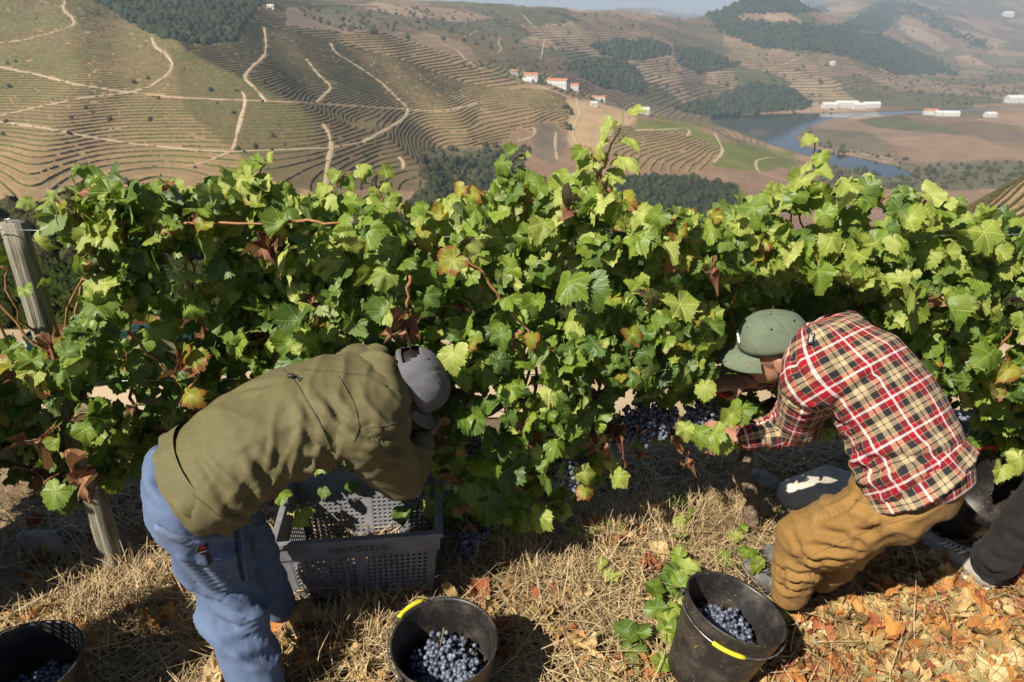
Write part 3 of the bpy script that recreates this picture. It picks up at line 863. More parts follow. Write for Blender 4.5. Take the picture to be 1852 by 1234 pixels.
def leaf_mats(name, dark, mid, lite, edge=None, edge_amt=0.0, transl=0.45, tcol=None, rough=0.42):
    m, nt, b = new_mat(name)
    p = pos_co(nt)
    uvn = N(nt, 'ShaderNodeUVMap', uv_map='leaf')
    sep = N(nt, 'ShaderNodeSeparateXYZ'); L(nt, uvn.outputs[0], sep.inputs[0])
    ang = mth(nt, 'ARCTAN2', sep.outputs[0], sep.outputs[1])
    rr = N(nt, 'ShaderNodeVectorMath', operation='LENGTH'); L(nt, uvn.outputs[0], rr.inputs[0]); rr = rr.outputs['Value']
    dv = mth(nt, 'MULTIPLY', mth(nt, 'PINGPONG', ang, math.radians(30)), rr)          # distance from a main vein
    dv2 = mth(nt, 'PINGPONG', mth(nt, 'ADD', ang, math.radians(60)), math.radians(60))
    main = mth(nt, 'MULTIPLY', mth(nt, 'PINGPONG', mth(nt, 'ADD', ang, math.radians(0)), math.radians(30)), rr)
    vein = ramp(nt, main, [(0.010, 1.0), (0.035, 0.0)])
    # side veins: slanting bands off the main ones
    sv = mth(nt, 'SINE', mth(nt, 'MULTIPLY', mth(nt, 'SUBTRACT', rr, mth(nt, 'MULTIPLY', main, 0.9)), 42))
    sv = ramp(nt, sv, [(0.86, 0.0), (1.0, 1.0)])
    geo = N(nt, 'ShaderNodeNewGeometry')
    oi = N(nt, 'ShaderNodeObjectInfo')
    big = mth(nt, 'MULTIPLY_ADD', noise(nt, 9.0, 3, 0.6, p), 0.8, mth(nt, 'MULTIPLY', oi.outputs['Random'], 0.2))
    c = ramp(nt, big, [(0.33, dark), (0.48, mid), (0.66, lite)])
    fine = noise(nt, 70, 4, 0.65, p)
    c = mixc(nt, ramp(nt, fine, [(0.35, 0.4), (0.6, 0.0)]), c, dark)
    c = mixc(nt, mth(nt, 'MULTIPLY', vein, 0.30), c, tuple(min(1, x * 1.7 + 0.03) for x in lite))
    c = mixc(nt, mth(nt, 'MULTIPLY', sv, 0.22), c, tuple(min(1, x * 1.4 + 0.02) for x in lite))
    if edge is not None:
        e = mth(nt, 'ADD', rr, mth(nt, 'MULTIPLY_ADD', noise(nt, 22, 4, 0.6, p), 1.1, -0.55))
        c = mixc(nt, mth(nt, 'MULTIPLY', ramp(nt, e, [(0.62, 0.0), (0.78, 1.0)]), edge_amt), c, edge)
    back = mixc(nt, 0.45, c, (0.24, 0.29, 0.14))
    c = mixc(nt, geo.outputs['Backfacing'], c, back)
    L(nt, c, b.inputs['Base Color'])
    L(nt, mth(nt, 'MULTIPLY_ADD', fine, 0.25, rough - 0.1), b.inputs['Roughness'])
    b.inputs['Specular IOR Level'].default_value = 0.42
    h = mth(nt, 'ADD', mth(nt, 'MULTIPLY', vein, -0.6), mth(nt, 'ADD', mth(nt, 'MULTIPLY', sv, -0.35), mth(nt, 'MULTIPLY', fine, 0.5)))
    bump(nt, b, h, 0.5, 0.004)
    tr = N(nt, 'ShaderNodeBsdfTranslucent')
    tcn = mixc(nt, 0.75, c, tcol or tuple(min(1, x * 2.2) for x in lite))
    L(nt, tcn, tr.inputs[0])
    mx = N(nt, 'ShaderNodeMixShader'); mx.inputs[0].default_value = transl
    L(nt, b.outputs[0], mx.inputs[1]); L(nt, tr.outputs[0], mx.inputs[2])
    L(nt, mx.outputs[0], nt.nodes['Material Output'].inputs['Surface'])
    return m
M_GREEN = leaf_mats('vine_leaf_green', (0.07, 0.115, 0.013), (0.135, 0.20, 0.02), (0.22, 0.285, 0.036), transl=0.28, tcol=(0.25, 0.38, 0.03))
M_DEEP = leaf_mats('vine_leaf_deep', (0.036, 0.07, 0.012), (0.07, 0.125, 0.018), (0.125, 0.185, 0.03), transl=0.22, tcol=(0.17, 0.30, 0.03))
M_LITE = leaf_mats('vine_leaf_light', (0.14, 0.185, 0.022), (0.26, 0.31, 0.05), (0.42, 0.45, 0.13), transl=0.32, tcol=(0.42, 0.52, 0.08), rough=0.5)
M_YEL = leaf_mats('vine_leaf_turning', (0.12, 0.16, 0.02), (0.25, 0.26, 0.03), (0.38, 0.33, 0.05), edge=(0.26, 0.09, 0.025), edge_amt=0.95, transl=0.4, tcol=(0.5, 0.45, 0.04))
M_DRY = leaf_mats('vine_leaf_dry', (0.09, 0.038, 0.018), (0.19, 0.082, 0.036), (0.32, 0.16, 0.08), transl=0.15, tcol=(0.4, 0.16, 0.05), rough=0.75)
M_FALL_O = leaf_mats('fallen_orange', (0.17, 0.062, 0.018), (0.40, 0.155, 0.035), (0.56, 0.29, 0.075), transl=0.15, tcol=(0.5, 0.2, 0.04), rough=0.75)
M_FALL_T = leaf_mats('fallen_tan', (0.24, 0.145, 0.055), (0.46, 0.30, 0.11), (0.66, 0.50, 0.28), transl=0.15, tcol=(0.5, 0.3, 0.1), rough=0.75)
M_FALL_R = leaf_mats('fallen_red', (0.14, 0.035, 0.016), (0.26, 0.07, 0.03), (0.36, 0.12, 0.05), transl=0.15, tcol=(0.4, 0.08, 0.03), rough=0.75)

def frame(n, t):
    """rows: x, y(tip), z(normal)"""
    n = np.asarray(n, float); n /= np.linalg.norm(n)
    t = np.asarray(t, float); t = t - n * t.dot(n); t /= (np.linalg.norm(t) + 1e-9)
    return np.stack([np.cross(t, n), t, n])

def joined_leaves(name, items, mat, parent=None, **k):
    """items: (data, pos, frame, scale)"""
    VV_, FF_, UV_, n = [], [], [], 0
    for (V, F, uv), p, R, s in items:
        VV_.append((V * s) @ R + p); FF_.append(F + n); UV_.append(uv); n += len(V)
    return link(name, leaf_mesh(name, (np.concatenate(VV_), np.concatenate(FF_), np.concatenate(UV_)), mat), parent, **k)

def leaf_obj(me, p, R, s, parent, name='leaf'):
    o = bpy.data.objects.new(name, me)
    COL.objects.link(o)
    M = Matrix(((R[0][0] * s, R[1][0] * s, R[2][0] * s, p[0]), (R[0][1] * s, R[1][1] * s, R[2][1] * s, p[1]), (R[0][2] * s, R[1][2] * s, R[2][2] * s, p[2]), (0, 0, 0, 1)))
    o.parent = parent
    if parent is not None:
        M = parent.matrix_basis.inverted() @ M
    o.matrix_basis = M
    return o

# ================================================================ straw and leaf litter
def project1(p):
    a, b_ = project(p[0], p[1], p[2]); return float(a), float(b_)
def straw(name, count, seed, chooser, label, up=0.25, lmin=0.08, lmax=0.3, wmin=0.0011, wmax=0.0026):
    r = np.random.default_rng(seed)
    P = chooser(r, count); k = len(P)
    Z = Gz(P[:, 0], P[:, 1])
    az = r.uniform(0, 2 * np.pi, k); ln = r.uniform(lmin, lmax, k); w = r.uniform(wmin, wmax, k)
    tilt = np.abs(r.normal(0, up, k)); tilt = np.minimum(tilt, 1.35)
    d = np.stack([np.cos(az) * np.cos(tilt), np.sin(az) * np.cos(tilt), np.sin(tilt)], 1)
    side = np.stack([-np.sin(az), np.cos(az), r.uniform(-0.6, 0.6, k)], 1)
    side /= np.linalg.norm(side, axis=1, keepdims=True)
    base = np.stack([P[:, 0], P[:, 1], Z + r.uniform(0.0, 0.035, k)], 1)
    bend = r.normal(0, 0.16, (k, 1)) * side + np.array([[0, 0, -1]]) * (np.sin(tilt)[:, None] * 0.3)
    V = []
    for q, ww in ((0, 1.0), (0.5, 0.9), (1.0, 0.3)):
        c = base + d * (ln * q)[:, None] + bend * (ln * q * q)[:, None]
        c[:, 2] = np.maximum(c[:, 2], Z + 0.004)
        V += [c - side * (w * ww)[:, None], c + side * (w * ww)[:, None]]
    V = np.stack(V, 1).reshape(-1, 3)
    ix = np.arange(k)[:, None] * 6
    F = np.concatenate([ix + np.array([[0, 1, 3, 2]]), ix + np.array([[2, 3, 5, 4]])])
    return link(name, mesh_np(name, V, F, M_STRAW), kind='stuff', label=label, cat='dry grass')
m, nt, b = new_mat('straw')
p_ = pos_co(nt)
f_ = noise(nt, 28, 3, 0.7, p_); g_ = noise(nt, 3, 2, 0.5, p_)
c_ = ramp(nt, f_, [(0.3, (0.18, 0.115, 0.052)), (0.5, (0.41, 0.295, 0.145)), (0.7, (0.62, 0.49, 0.28))])
L(nt, mixc(nt, ramp(nt, g_, [(0.4, 0.0), (0.7, 0.5)]), c_, (0.20, 0.14, 0.08)), b.inputs['Base Color'])
b.inputs['Roughness'].default_value = 0.6
M_STRAW = m

LITTER = [(1380, 1120), (1480, 1060), (1560, 1010), (1660, 985), (1760, 1040), (1900, 1020), (1900, 1300), (1500, 1300), (1330, 1260)]
def in_litter(P):
    z = np.zeros(len(P)); a, b_ = project(P[:, 0], P[:, 1], z)
    return in_poly(a, b_, LITTER)
def choose_straw(r, k):
    P = np.stack([r.uniform(-2.1, 2.6, k), r.uniform(1.15, 3.15, k)], 1)
    dens = 0.25 + 1.3 * np.clip(fbm(P[:, 0] * 2.2, P[:, 1] * 2.2, 61, 3) + 0.35, 0, 1)
    dens = dens * np.where(in_litter(P), 0.5, 1.0)
    return P[r.random(k) < dens]
def choose_tuft(r, k):
    c = [(205, 1050), (300, 1060), (240, 1110), (400, 1120), (1265, 950), (1300, 930), (1220, 1000), (1100, 1000), (960, 1030), (900, 980), (1040, 1080), (620, 1170), (690, 1150), (1330, 960), (1600, 985), (1560, 1000), (830, 1030), (120, 1130), (1180, 940), (1380, 940)]
    c = np.array([tuple(at_z(a, b_, 0))[:2] for a, b_ in c])
    P = c[r.integers(len(c), size=k)] + r.normal(0, 0.075, (k, 2))
    return P[P[:, 1] < 3.0]
straw('dry_straw', 26000, 5, choose_straw, 'matted dry yellow straw covering the terrace ground', up=0.22, lmax=0.38)
straw('dry_grass_tufts', 5200, 6, choose_tuft, 'upright tufts of dry grass along the foot of the vine row', up=0.95, lmin=0.08, lmax=0.26, wmin=0.001, wmax=0.002)

frag = [leaf_np(300 + k, teeth=6, droop=0.2, wave=0.25, crumple=0.45, petiole=0.0, rings=(0.6, 1.0)) for k in range(6)]
big_frag = [leaf_np(320 + k, teeth=12, droop=0.15 - 0.15 * k, wave=0.25, crumple=0.3 + 0.08 * k, petiole=0.8, rings=(0.5, 1.0), fold=0.25 * (k % 3), tipcurl=0.2 * (k % 2)) for k in range(5)]
FALL = [M_FALL_O, M_FALL_T, M_FALL_R]
r = np.random.default_rng(77)
items = {0: [], 1: [], 2: []}
def litter_pose(r, flat=0.35):
    nrm = np.array([r.normal(0, flat), r.normal(0, flat), 1.0]); a = r.uniform(0, 6.28)
    return frame(nrm, (math.cos(a), math.sin(a), 0))
for k in range(5400):
    if k < 3500:
        px_, py_ = r.uniform(1330, 1900), r.uniform(985, 1300)
        if not in_poly(np.array([px_ + r.normal(0, 18)]), np.array([py_ + r.normal(0, 14)]), LITTER)[0]: continue
    else:
        px_, py_ = r.uniform(-60, 1900), r.uniform(860, 1290)
        if fbm(np.array([px_ / 110.0]), np.array([py_ / 60.0]), 71, 3)[0] < 0.02: continue
    g = at_z(px_, py_, 0)
    if g.y > 3.0: continue
    z = float(Gz(g.x, g.y)) + r.uniform(0.008, 0.045)
    items[int(r.choice(3, p=(0.30, 0.54, 0.16)))].append((frag[r.integers(6)], np.array((g.x, g.y, z)), litter_pose(r, 0.5), (0.011 + 0.040 * r.random() ** 1.7)))
for k, nm in enumerate(('orange', 'tan', 'red brown')):
    joined_leaves('leaf_litter', items[k], FALL[k], None, kind='stuff', label=f'{nm} crumbled leaf litter strewn over the ground', cat='leaf litter')
# single fallen leaves that can be picked out
fl = [[leaf_mesh('fallen_leaf', d, mt) for d in big_frag] for mt in FALL]
spots = [(1035, 1085), (1020, 1090), (1180, 1035), (1165, 1030), (570, 1190), (610, 1195), (640, 1200), (540, 1180), (355, 1080), (235, 1060), (330, 1060), (1115, 1000), (1060, 1180), (1090, 1200), (1040, 1170), (1140, 1170), (1150, 1210), (1180, 1215)]
for k in range(282):
    if k < 190:
        while True:
            a, b_ = r.uniform(1340, 1860), r.uniform(1000, 1260)
            if in_poly(np.array([a]), np.array([b_]), LITTER)[0]: break
        spots.append((a, b_))
    else:
        spots.append((r.uniform(-20, 1300), r.uniform(940, 1250)))
for k, (a, b_) in enumerate(spots):
    g = at_z(a, b_, 0)
    if k >= 18 and (math.hypot(g.x - 0.74, g.y - 1.62) < 0.2 or math.hypot(g.x + 0.2, g.y - 1.62) < 0.2): continue
    z = float(Gz(g.x, g.y)) + r.uniform(0.02, 0.04)
    leaf_obj(fl[int(r.choice(3, p=(0.4, 0.45, 0.15)))][r.integers(5)], (g.x, g.y, z), litter_pose(r, 0.45), 0.034 + 0.040 * r.random(), ground, 'fallen_leaf')
print('GROUND OK')
# ================================================================ people
KEEP = []
def keep(a, b_, rad):
    a, b_ = Vector(a), Vector(b_)
    for t in np.linspace(0, 1, max(2, int((b_ - a).length / 0.06) + 1)):
        KEEP.append((tuple(a.lerp(b_, t)), rad))

def loft(secs, lat, seg=20):
    """closed elliptical loft: secs (centre, r_lateral, r_other)"""
    C = np.array([tuple(s[0]) for s in secs], float)
    T = np.gradient(C, axis=0); T /= np.linalg.norm(T, axis=1, keepdims=True)
    ra = [s[1] for s in secs]; rb = [s[2] for s in secs]
    c2, t2, a2, b2 = [], [], [], []
    for k in (0.05, 0.55, 0.87):   # rounded ends
        q = math.sqrt(1 - (1 - k) ** 2) if k < 1 else 1
        c2.append(C[0] - T[0] * min(ra[0], rb[0]) * (1 - k)); t2.append(T[0]); a2.append(ra[0] * q); b2.append(rb[0] * q)
    for i in range(len(C)):
        c2.append(C[i]); t2.append(T[i]); a2.append(ra[i]); b2.append(rb[i])
    for k in (0.87, 0.55, 0.05):
        q = math.sqrt(1 - (1 - k) ** 2)
        c2.append(C[-1] + T[-1] * min(ra[-1], rb[-1]) * (1 - k)); t2.append(T[-1]); a2.append(ra[-1] * q); b2.append(rb[-1] * q)
    lat = np.array(lat, float)
    an = np.arange(seg) / seg * 2 * np.pi
    V = []
    for c, t, a, b_ in zip(c2, t2, a2, b2):
        A = lat - t * lat.dot(t); A /= np.linalg.norm(A); B = np.cross(t, A)
        V.append(c + np.cos(an)[:, None] * A * a + np.sin(an)[:, None] * B * b_)
    n = len(V); V = np.concatenate(V)
    F = [(k * seg + s, k * seg + (s + 1) % seg, (k + 1) * seg + (s + 1) % seg, (k + 1) * seg + s) for k in range(n - 1) for s in range(seg)]
    F.append(tuple(range(seg))[::-1]); F.append(tuple((n - 1) * seg + s for s in range(seg)))
    return V, F

def limb(pts, rad, lat=(0.3, 0.5, 0.81), flat=1.0):
    """round limb through joints, subdivided"""
    P = [Vector(p) for p in pts]; VV_, FF_, n = [], [], 0
    for k in range(len(P) - 1):
        if (P[k + 1] - P[k]).length < 1e-4: continue
        d = np.array((P[k + 1] - P[k]).normalized()); l = np.array(lat, float)
        if abs(l.dot(d)) > 0.9 * np.linalg.norm(l): l = np.array((d[1], d[2], -d[0]))
        V, F = loft([(P[k], rad[k], rad[k] * flat), (P[k].lerp(P[k + 1], 0.5), (rad[k] + rad[k + 1]) / 2, (rad[k] + rad[k + 1]) / 2 * flat), (P[k + 1], rad[k + 1], rad[k + 1] * flat)], l, 14)
        VV_.append(V); FF_ += [tuple(i + n for i in f) for f in F]; n += len(V)
    return np.concatenate(VV_), FF_

def ellipsoid(c, M, rad):
    V = ICOS * np.array(rad); V = V @ np.array(M) + np.array(tuple(c)); return V, ICOS_F
_b = bmesh.new(); bmesh.ops.create_icosphere(_b, subdivisions=3, radius=1.0)
ICOS = np.array([v.co[:] for v in _b.verts]); ICOS_F = [tuple(v.index for v in f.verts) for f in _b.faces]; _b.free()

def skin_over(name, pieces, voxel, smooth=6):
    """one continuous surface over overlapping pieces"""
    mb = MB()
    for V, F in pieces: mb.add(V, F)
    o = bpy.data.objects.new('tmp', mb.mesh('tmp'))
    COL.objects.link(o)
    bm = bmesh.new(); bm.from_mesh(o.data); bmesh.ops.recalc_face_normals(bm, faces=bm.faces); bm.to_mesh(o.data); bm.free()
    md = o.modifiers.new('r', 'REMESH'); md.mode = 'VOXEL'; md.voxel_size = voxel
    ms = o.modifiers.new('s', 'SMOOTH'); ms.iterations = smooth; ms.factor = 0.5
    dg = bpy.context.evaluated_depsgraph_get()
    me = bpy.data.meshes.new_from_object(o.evaluated_get(dg))
    me.name = name
    bpy.data.objects.remove(o)
    me.polygons.foreach_set('use_smooth', np.ones(len(me.polygons), bool))
    return me

def verts_of(me):
    a = np.empty(len(me.vertices) * 3, np.float32); me.vertices.foreach_get('co', a)
    n = np.empty(len(me.vertices) * 3, np.float32); me.vertex_normals.foreach_get('vector', n)
    return a.reshape(-1, 3).astype(float), n.reshape(-1, 3).astype(float)
def set_verts(me, V):
    me.vertices.foreach_set('co', V.astype(np.float32).ravel()); me.update()

def cloth_folds(me, folds, base=0.004, freq=9.0, seed=1, limit=None):
    """folds: (centre, direction across the folds, radius, spacing, depth)"""
    V, Nr = verts_of(me)
    d = base * noise3(V, freq, seed) + base * 0.6 * noise3(V, freq * 2.3, seed + 9)
    warp = noise3(V, 5.0, seed + 20) * 1.7 + noise3(V, 12.0, seed + 23) * 0.5
    for c, di, rad, sp, dep in folds:
        di = np.array(di, float); di /= np.linalg.norm(di)
        q = V - np.array(tuple(c)); w = np.exp(-(np.linalg.norm(q, axis=1) / (rad * 1.35)) ** 2)
        e2 = np.cross(di, (0.31, 0.52, 0.79)); e2 /= np.linalg.norm(e2); e3 = np.cross(di, e2)
        sd_ = seed + int(abs(c[0] + c[1] * 3 + c[2] * 7) * 100) % 97
        a_ = q.dot(di) / sp + warp * 0.35; b2 = q.dot(e2) / (sp * 4.0) + q.dot(e3) / (sp * 5.5)
        r1 = 1 - np.abs(2 * vnoise(a_ * 1.0 + 11, b2 + 5, sd_) - 1)
        r2 = 1 - np.abs(2 * vnoise(a_ * 2.1 + 3, b2 * 1.7 + 8, sd_ + 4) - 1)
        d = d + w * dep * 2.2 * ((r1 ** 2.6 - 0.3) + 0.18 * (r2 ** 2.0 - 0.3))
    set_verts(me, V + Nr * d[:, None])

def fabric(name, c0, c1, weave=900, wstr=0.25, rough=0.85, stain=None, sheen=0.03):
    m, nt, b = new_mat(name)
    p = pos_co(nt)
    n1 = noise(nt, 6, 5, 0.6, p); n2 = noise(nt, 60, 3, 0.6, p)
    c = ramp(nt, n1, [(0.3, c0), (0.7, c1)])
    c = mixc(nt, ramp(nt, n2, [(0.4, 0.25), (0.6, 0.0)]), c, tuple(x * 0.7 for x in c0))
    if stain:
        c = mixc(nt, ramp(nt, noise(nt, 14, 5, 0.7, p), [(0.60, 0.0), (0.72, 0.55)]), c, stain)
    L(nt, c, b.inputs['Base Color'])
    b.inputs['Roughness'].default_value = rough; b.inputs['Specular IOR Level'].default_value = 0.2
    b.inputs['Sheen Weight'].default_value = sheen
    bump(nt, b, mth(nt, 'ADD', noise(nt, weave, 2, 0.5, p), mth(nt, 'MULTIPLY', n2, 0.8)), wstr, 0.002)
    return m
M_SKIN = mat_noise('skin', (0.26, 0.125, 0.075), (0.36, 0.19, 0.12), 25, 0.5, 160, 0.15, 0.002, 0.4)
M_HAIR = mat_noise('hair', (0.012, 0.009, 0.007), (0.03, 0.022, 0.017), 60, 0.5, 180, 0.8, 0.004)
M_JACKET = fabric('olive_softshell', (0.10, 0.086, 0.038), (0.125, 0.108, 0.05), 1200, 0.12, 0.7)
M_JSEAM = fabric('olive_seam', (0.075, 0.066, 0.032), (0.10, 0.088, 0.045))
M_JEAN = fabric('blue_jersey', (0.085, 0.12, 0.20), (0.11, 0.15, 0.245), 800, 0.3, 0.9)
M_TAN = fabric('tan_canvas', (0.20, 0.108, 0.03), (0.265, 0.15, 0.047), 700, 0.3, 0.85, stain=(0.15, 0.09, 0.04))
M_DARK = fabric('charcoal_cloth', (0.012, 0.0115, 0.0115), (0.02, 0.0192, 0.0185), 700, 0.35, 0.9)
M_CAPGREY = fabric('grey_heather', (0.085, 0.085, 0.095), (0.155, 0.155, 0.168), 500, 0.5, 0.9)
M_CAPGREEN = fabric('dusty_green', (0.10, 0.125, 0.085), (0.15, 0.175, 0.12), 700, 0.3, 0.9, stain=(0.2, 0.15, 0.09))
M_BLACK = mat_noise('black_rubber', (0.012, 0.012, 0.013), (0.03, 0.03, 0.031), 30, 0.5)
M_WHITE = mat_noise('white_rubber', (0.55, 0.54, 0.5), (0.75, 0.74, 0.7), 30, 0.7)
M_BOOT = mat_noise('boot_leather', (0.13, 0.085, 0.035), (0.27, 0.19, 0.085), 30, 0.75, 150, 0.3, 0.003)
M_SNEAK = mat_noise('grey_canvas_shoe', (0.24, 0.22, 0.19), (0.36, 0.33, 0.29), 30, 0.9, 500, 0.4, 0.002)
M_TRAIN = mat_noise('grey_trainer', (0.06, 0.06, 0.062), (0.15, 0.145, 0.135), 25, 0.8, 300, 0.3, 0.002)
M_BLUE = mat_noise('blue_tab', (0.12, 0.42, 0.55), (0.2, 0.55, 0.68), 30, 0.6)
M_ORANGE = fabric('orange_cuff', (0.23, 0.065, 0.02), (0.33, 0.10, 0.035))
M_RED = mat_noise('red_plastic', (0.5, 0.02, 0.02), (0.6, 0.035, 0.03), 20, 0.35)
M_STEEL = mat_noise('steel', (0.35, 0.35, 0.36), (0.5, 0.5, 0.51), 40, 0.35, metallic=0.9)

def plaid_material():
    m, nt, b = new_mat('plaid_flannel')
    uvn = N(nt, 'ShaderNodeUVMap', uv_map='weave')
    sep = N(nt, 'ShaderNodeSeparateXYZ'); L(nt, uvn.outputs[0], sep.inputs[0])
    RED = (0.27, 0.005, 0.016); WHT = (0.72, 0.67, 0.63); CRM = (0.40, 0.305, 0.18); BLK = (0.018, 0.017, 0.02)
    st = [(0, RED), (0.112, WHT), (0.172, RED), (0.285, CRM), (0.300, BLK), (0.475, CRM), (0.60, BLK), (0.635, CRM), (0.76, BLK), (0.935, CRM), (0.95, RED)]
    def bands(x, off):
        f = mth(nt, 'FRACT', mth(nt, 'ADD', mth(nt, 'DIVIDE', x, 0.106), off))
        return ramp(nt, f, st, 'CONSTANT')
    a = bands(sep.outputs[0], 20.1); c = bands(sep.outputs[1], 20.55)
    # 2/2 twill: warp over weft
    tw = mth(nt, 'FRACT', mth(nt, 'MULTIPLY', mth(nt, 'ADD', sep.outputs[0], sep.outputs[1]), 260))
    col = mixc(nt, mth(nt, 'GREATER_THAN', tw, 0.5), a, c)
    col = mixc(nt, 0.55, col, mixc(nt, 0.5, a, c))
    n2 = noise(nt, 55, 3, 0.6, pos_co(nt))
    col = mixc(nt, ramp(nt, n2, [(0.35, 0.22), (0.6, 0.0)]), col, (0.05, 0.035, 0.03))
    L(nt, col, b.inputs['Base Color'])
    b.inputs['Roughness'].default_value = 0.9; b.inputs['Specular IOR Level'].default_value = 0.15; b.inputs['Sheen Weight'].default_value = 0.03
    bump(nt, b, mth(nt, 'ADD', tw, n2), 0.25, 0.0015)
    return m
M_PLAID = plaid_material()

def weave_uv(me, bones):
    """bones: (a, b, lateral, radius, uoff, voff): cylinder coordinates of the nearest bone, face by face"""
    V, _ = verts_of(me)
    lv = np.empty(len(me.loops), np.int32); me.loops.foreach_get('vertex_index', lv)
    ls = np.empty(len(me.polygons), np.int32); me.polygons.foreach_get('loop_start', ls)
    lt = np.empty(len(me.polygons), np.int32); me.polygons.foreach_get('loop_total', lt)
    cen = np.add.reduceat(V[lv], ls) / lt[:, None]
    D, UVs = [], []
    for a, b_, lat, rad, uo, vo in bones:
        a = np.array(tuple(a)); b_ = np.array(tuple(b_)); ax = b_ - a; ln = np.linalg.norm(ax); ax /= ln
        A = np.array(lat, float); A -= ax * A.dot(ax); A /= np.linalg.norm(A); B = np.cross(ax, A)
        t = np.clip((cen - a).dot(ax), 0, ln)
        raw = (cen - a).dot(ax)
        D.append(np.linalg.norm(cen - a - t[:, None] * ax, axis=1) / rad + (0 if not D else 4.0 * np.maximum(0, 0.02 - raw) / rad * (1 if len(D) in (1, 3) else 0)))
        q = V - a
        ca = np.repeat(np.arctan2((cen - a).dot(B), (cen - a).dot(A)), lt)
        va = np.arctan2(q.dot(B), q.dot(A))[lv]
        va = va + np.round((ca - va) / (2 * np.pi)) * 2 * np.pi
        UVs.append(np.stack([q.dot(ax)[lv] + uo, va * rad + vo], 1))
    k = np.argmin(np.stack(D), 0)
    uv = np.stack(UVs)[np.repeat(k, lt), np.arange(len(lv))]
    l = me.uv_layers.new(name='weave'); l.data.foreach_set('uv', uv.astype(np.float32).ravel())

def axes(u, f):
    u = Vector(u).normalized(); f = Vector(f); f = (f - u * f.dot(u)).normalized(); l = f.cross(u)
    return np.array([tuple(l), tuple(f), tuple(u)])      # rows: lateral (right), forward, up

def head_parts(c, A):
    c = np.array(tuple(c)); l, f, u = A
    ps = [ellipsoid(c + u * 0.02, A, (0.074, 0.094, 0.092)), ellipsoid(c + f * 0.03 - u * 0.05, A, (0.056, 0.062, 0.072)),
          ellipsoid(c + f * 0.058 - u * 0.092, A, (0.03, 0.026, 0.024)), ellipsoid(c + f * 0.098 - u * 0.032, A, (0.014, 0.019, 0.022)),
          ellipsoid(c + f * 0.085 - u * 0.068, A, (0.024, 0.014, 0.012)), ellipsoid(c + f * 0.082 + u * 0.012, A, (0.05, 0.014, 0.012))]
    for s in (-1, 1):
        ps.append(ellipsoid(c + l * s * 0.079 - f * 0.008 - u * 0.02, A, (0.011, 0.021, 0.032)))
        ps.append(ellipsoid(c + l * s * 0.04 + f * 0.055 - u * 0.035, A, (0.02, 0.022, 0.02)))
    return ps

def hand_parts(w, d, palm_n, curl=0.8, side=1):
    """wrist, pointing direction, palm normal (towards what it holds)"""
    w = Vector(w); d = Vector(d).normalized(); n = Vector(palm_n); n = (n - d * n.dot(d)).normalized(); s = d.cross(n) * side
    ps = [loft([(w - d * 0.03, 0.027, 0.021), (w, 0.028, 0.019), (w + d * 0.03, 0.038, 0.017), (w + d * 0.075, 0.042, 0.015), (w + d * 0.09, 0.04, 0.013)], tuple(s), 14)]
    for k, (off, ln) in enumerate(((0.03, 0.072), (0.0105, 0.082), (-0.0095, 0.077), (-0.029, 0.06))):
        p = w + d * 0.085 + s * off; pts = [p - d * 0.02]; a = 0.25
        for q, fr in enumerate((0.45, 0.32, 0.25)):
            dd = d * math.cos(a) + n * math.sin(a)
            pts.append((pts[-1] if q else p) + dd * ln * fr); a += curl
        ps.append(limb(pts, [0.0095, 0.0092, 0.0085, 0.007], tuple(s)))
    p = w + d * 0.025 + s * 0.034; dd = (d * 0.6 + s * 0.6 + n * 0.45).normalized(); e = (d * 0.85 + n * 0.5 - s * 0.1).normalized()
    ps.append(limb([p - dd * 0.02, p + dd * 0.032, p + dd * 0.032 + e * 0.032], [0.013, 0.0105, 0.008], tuple(n)))
    return ps

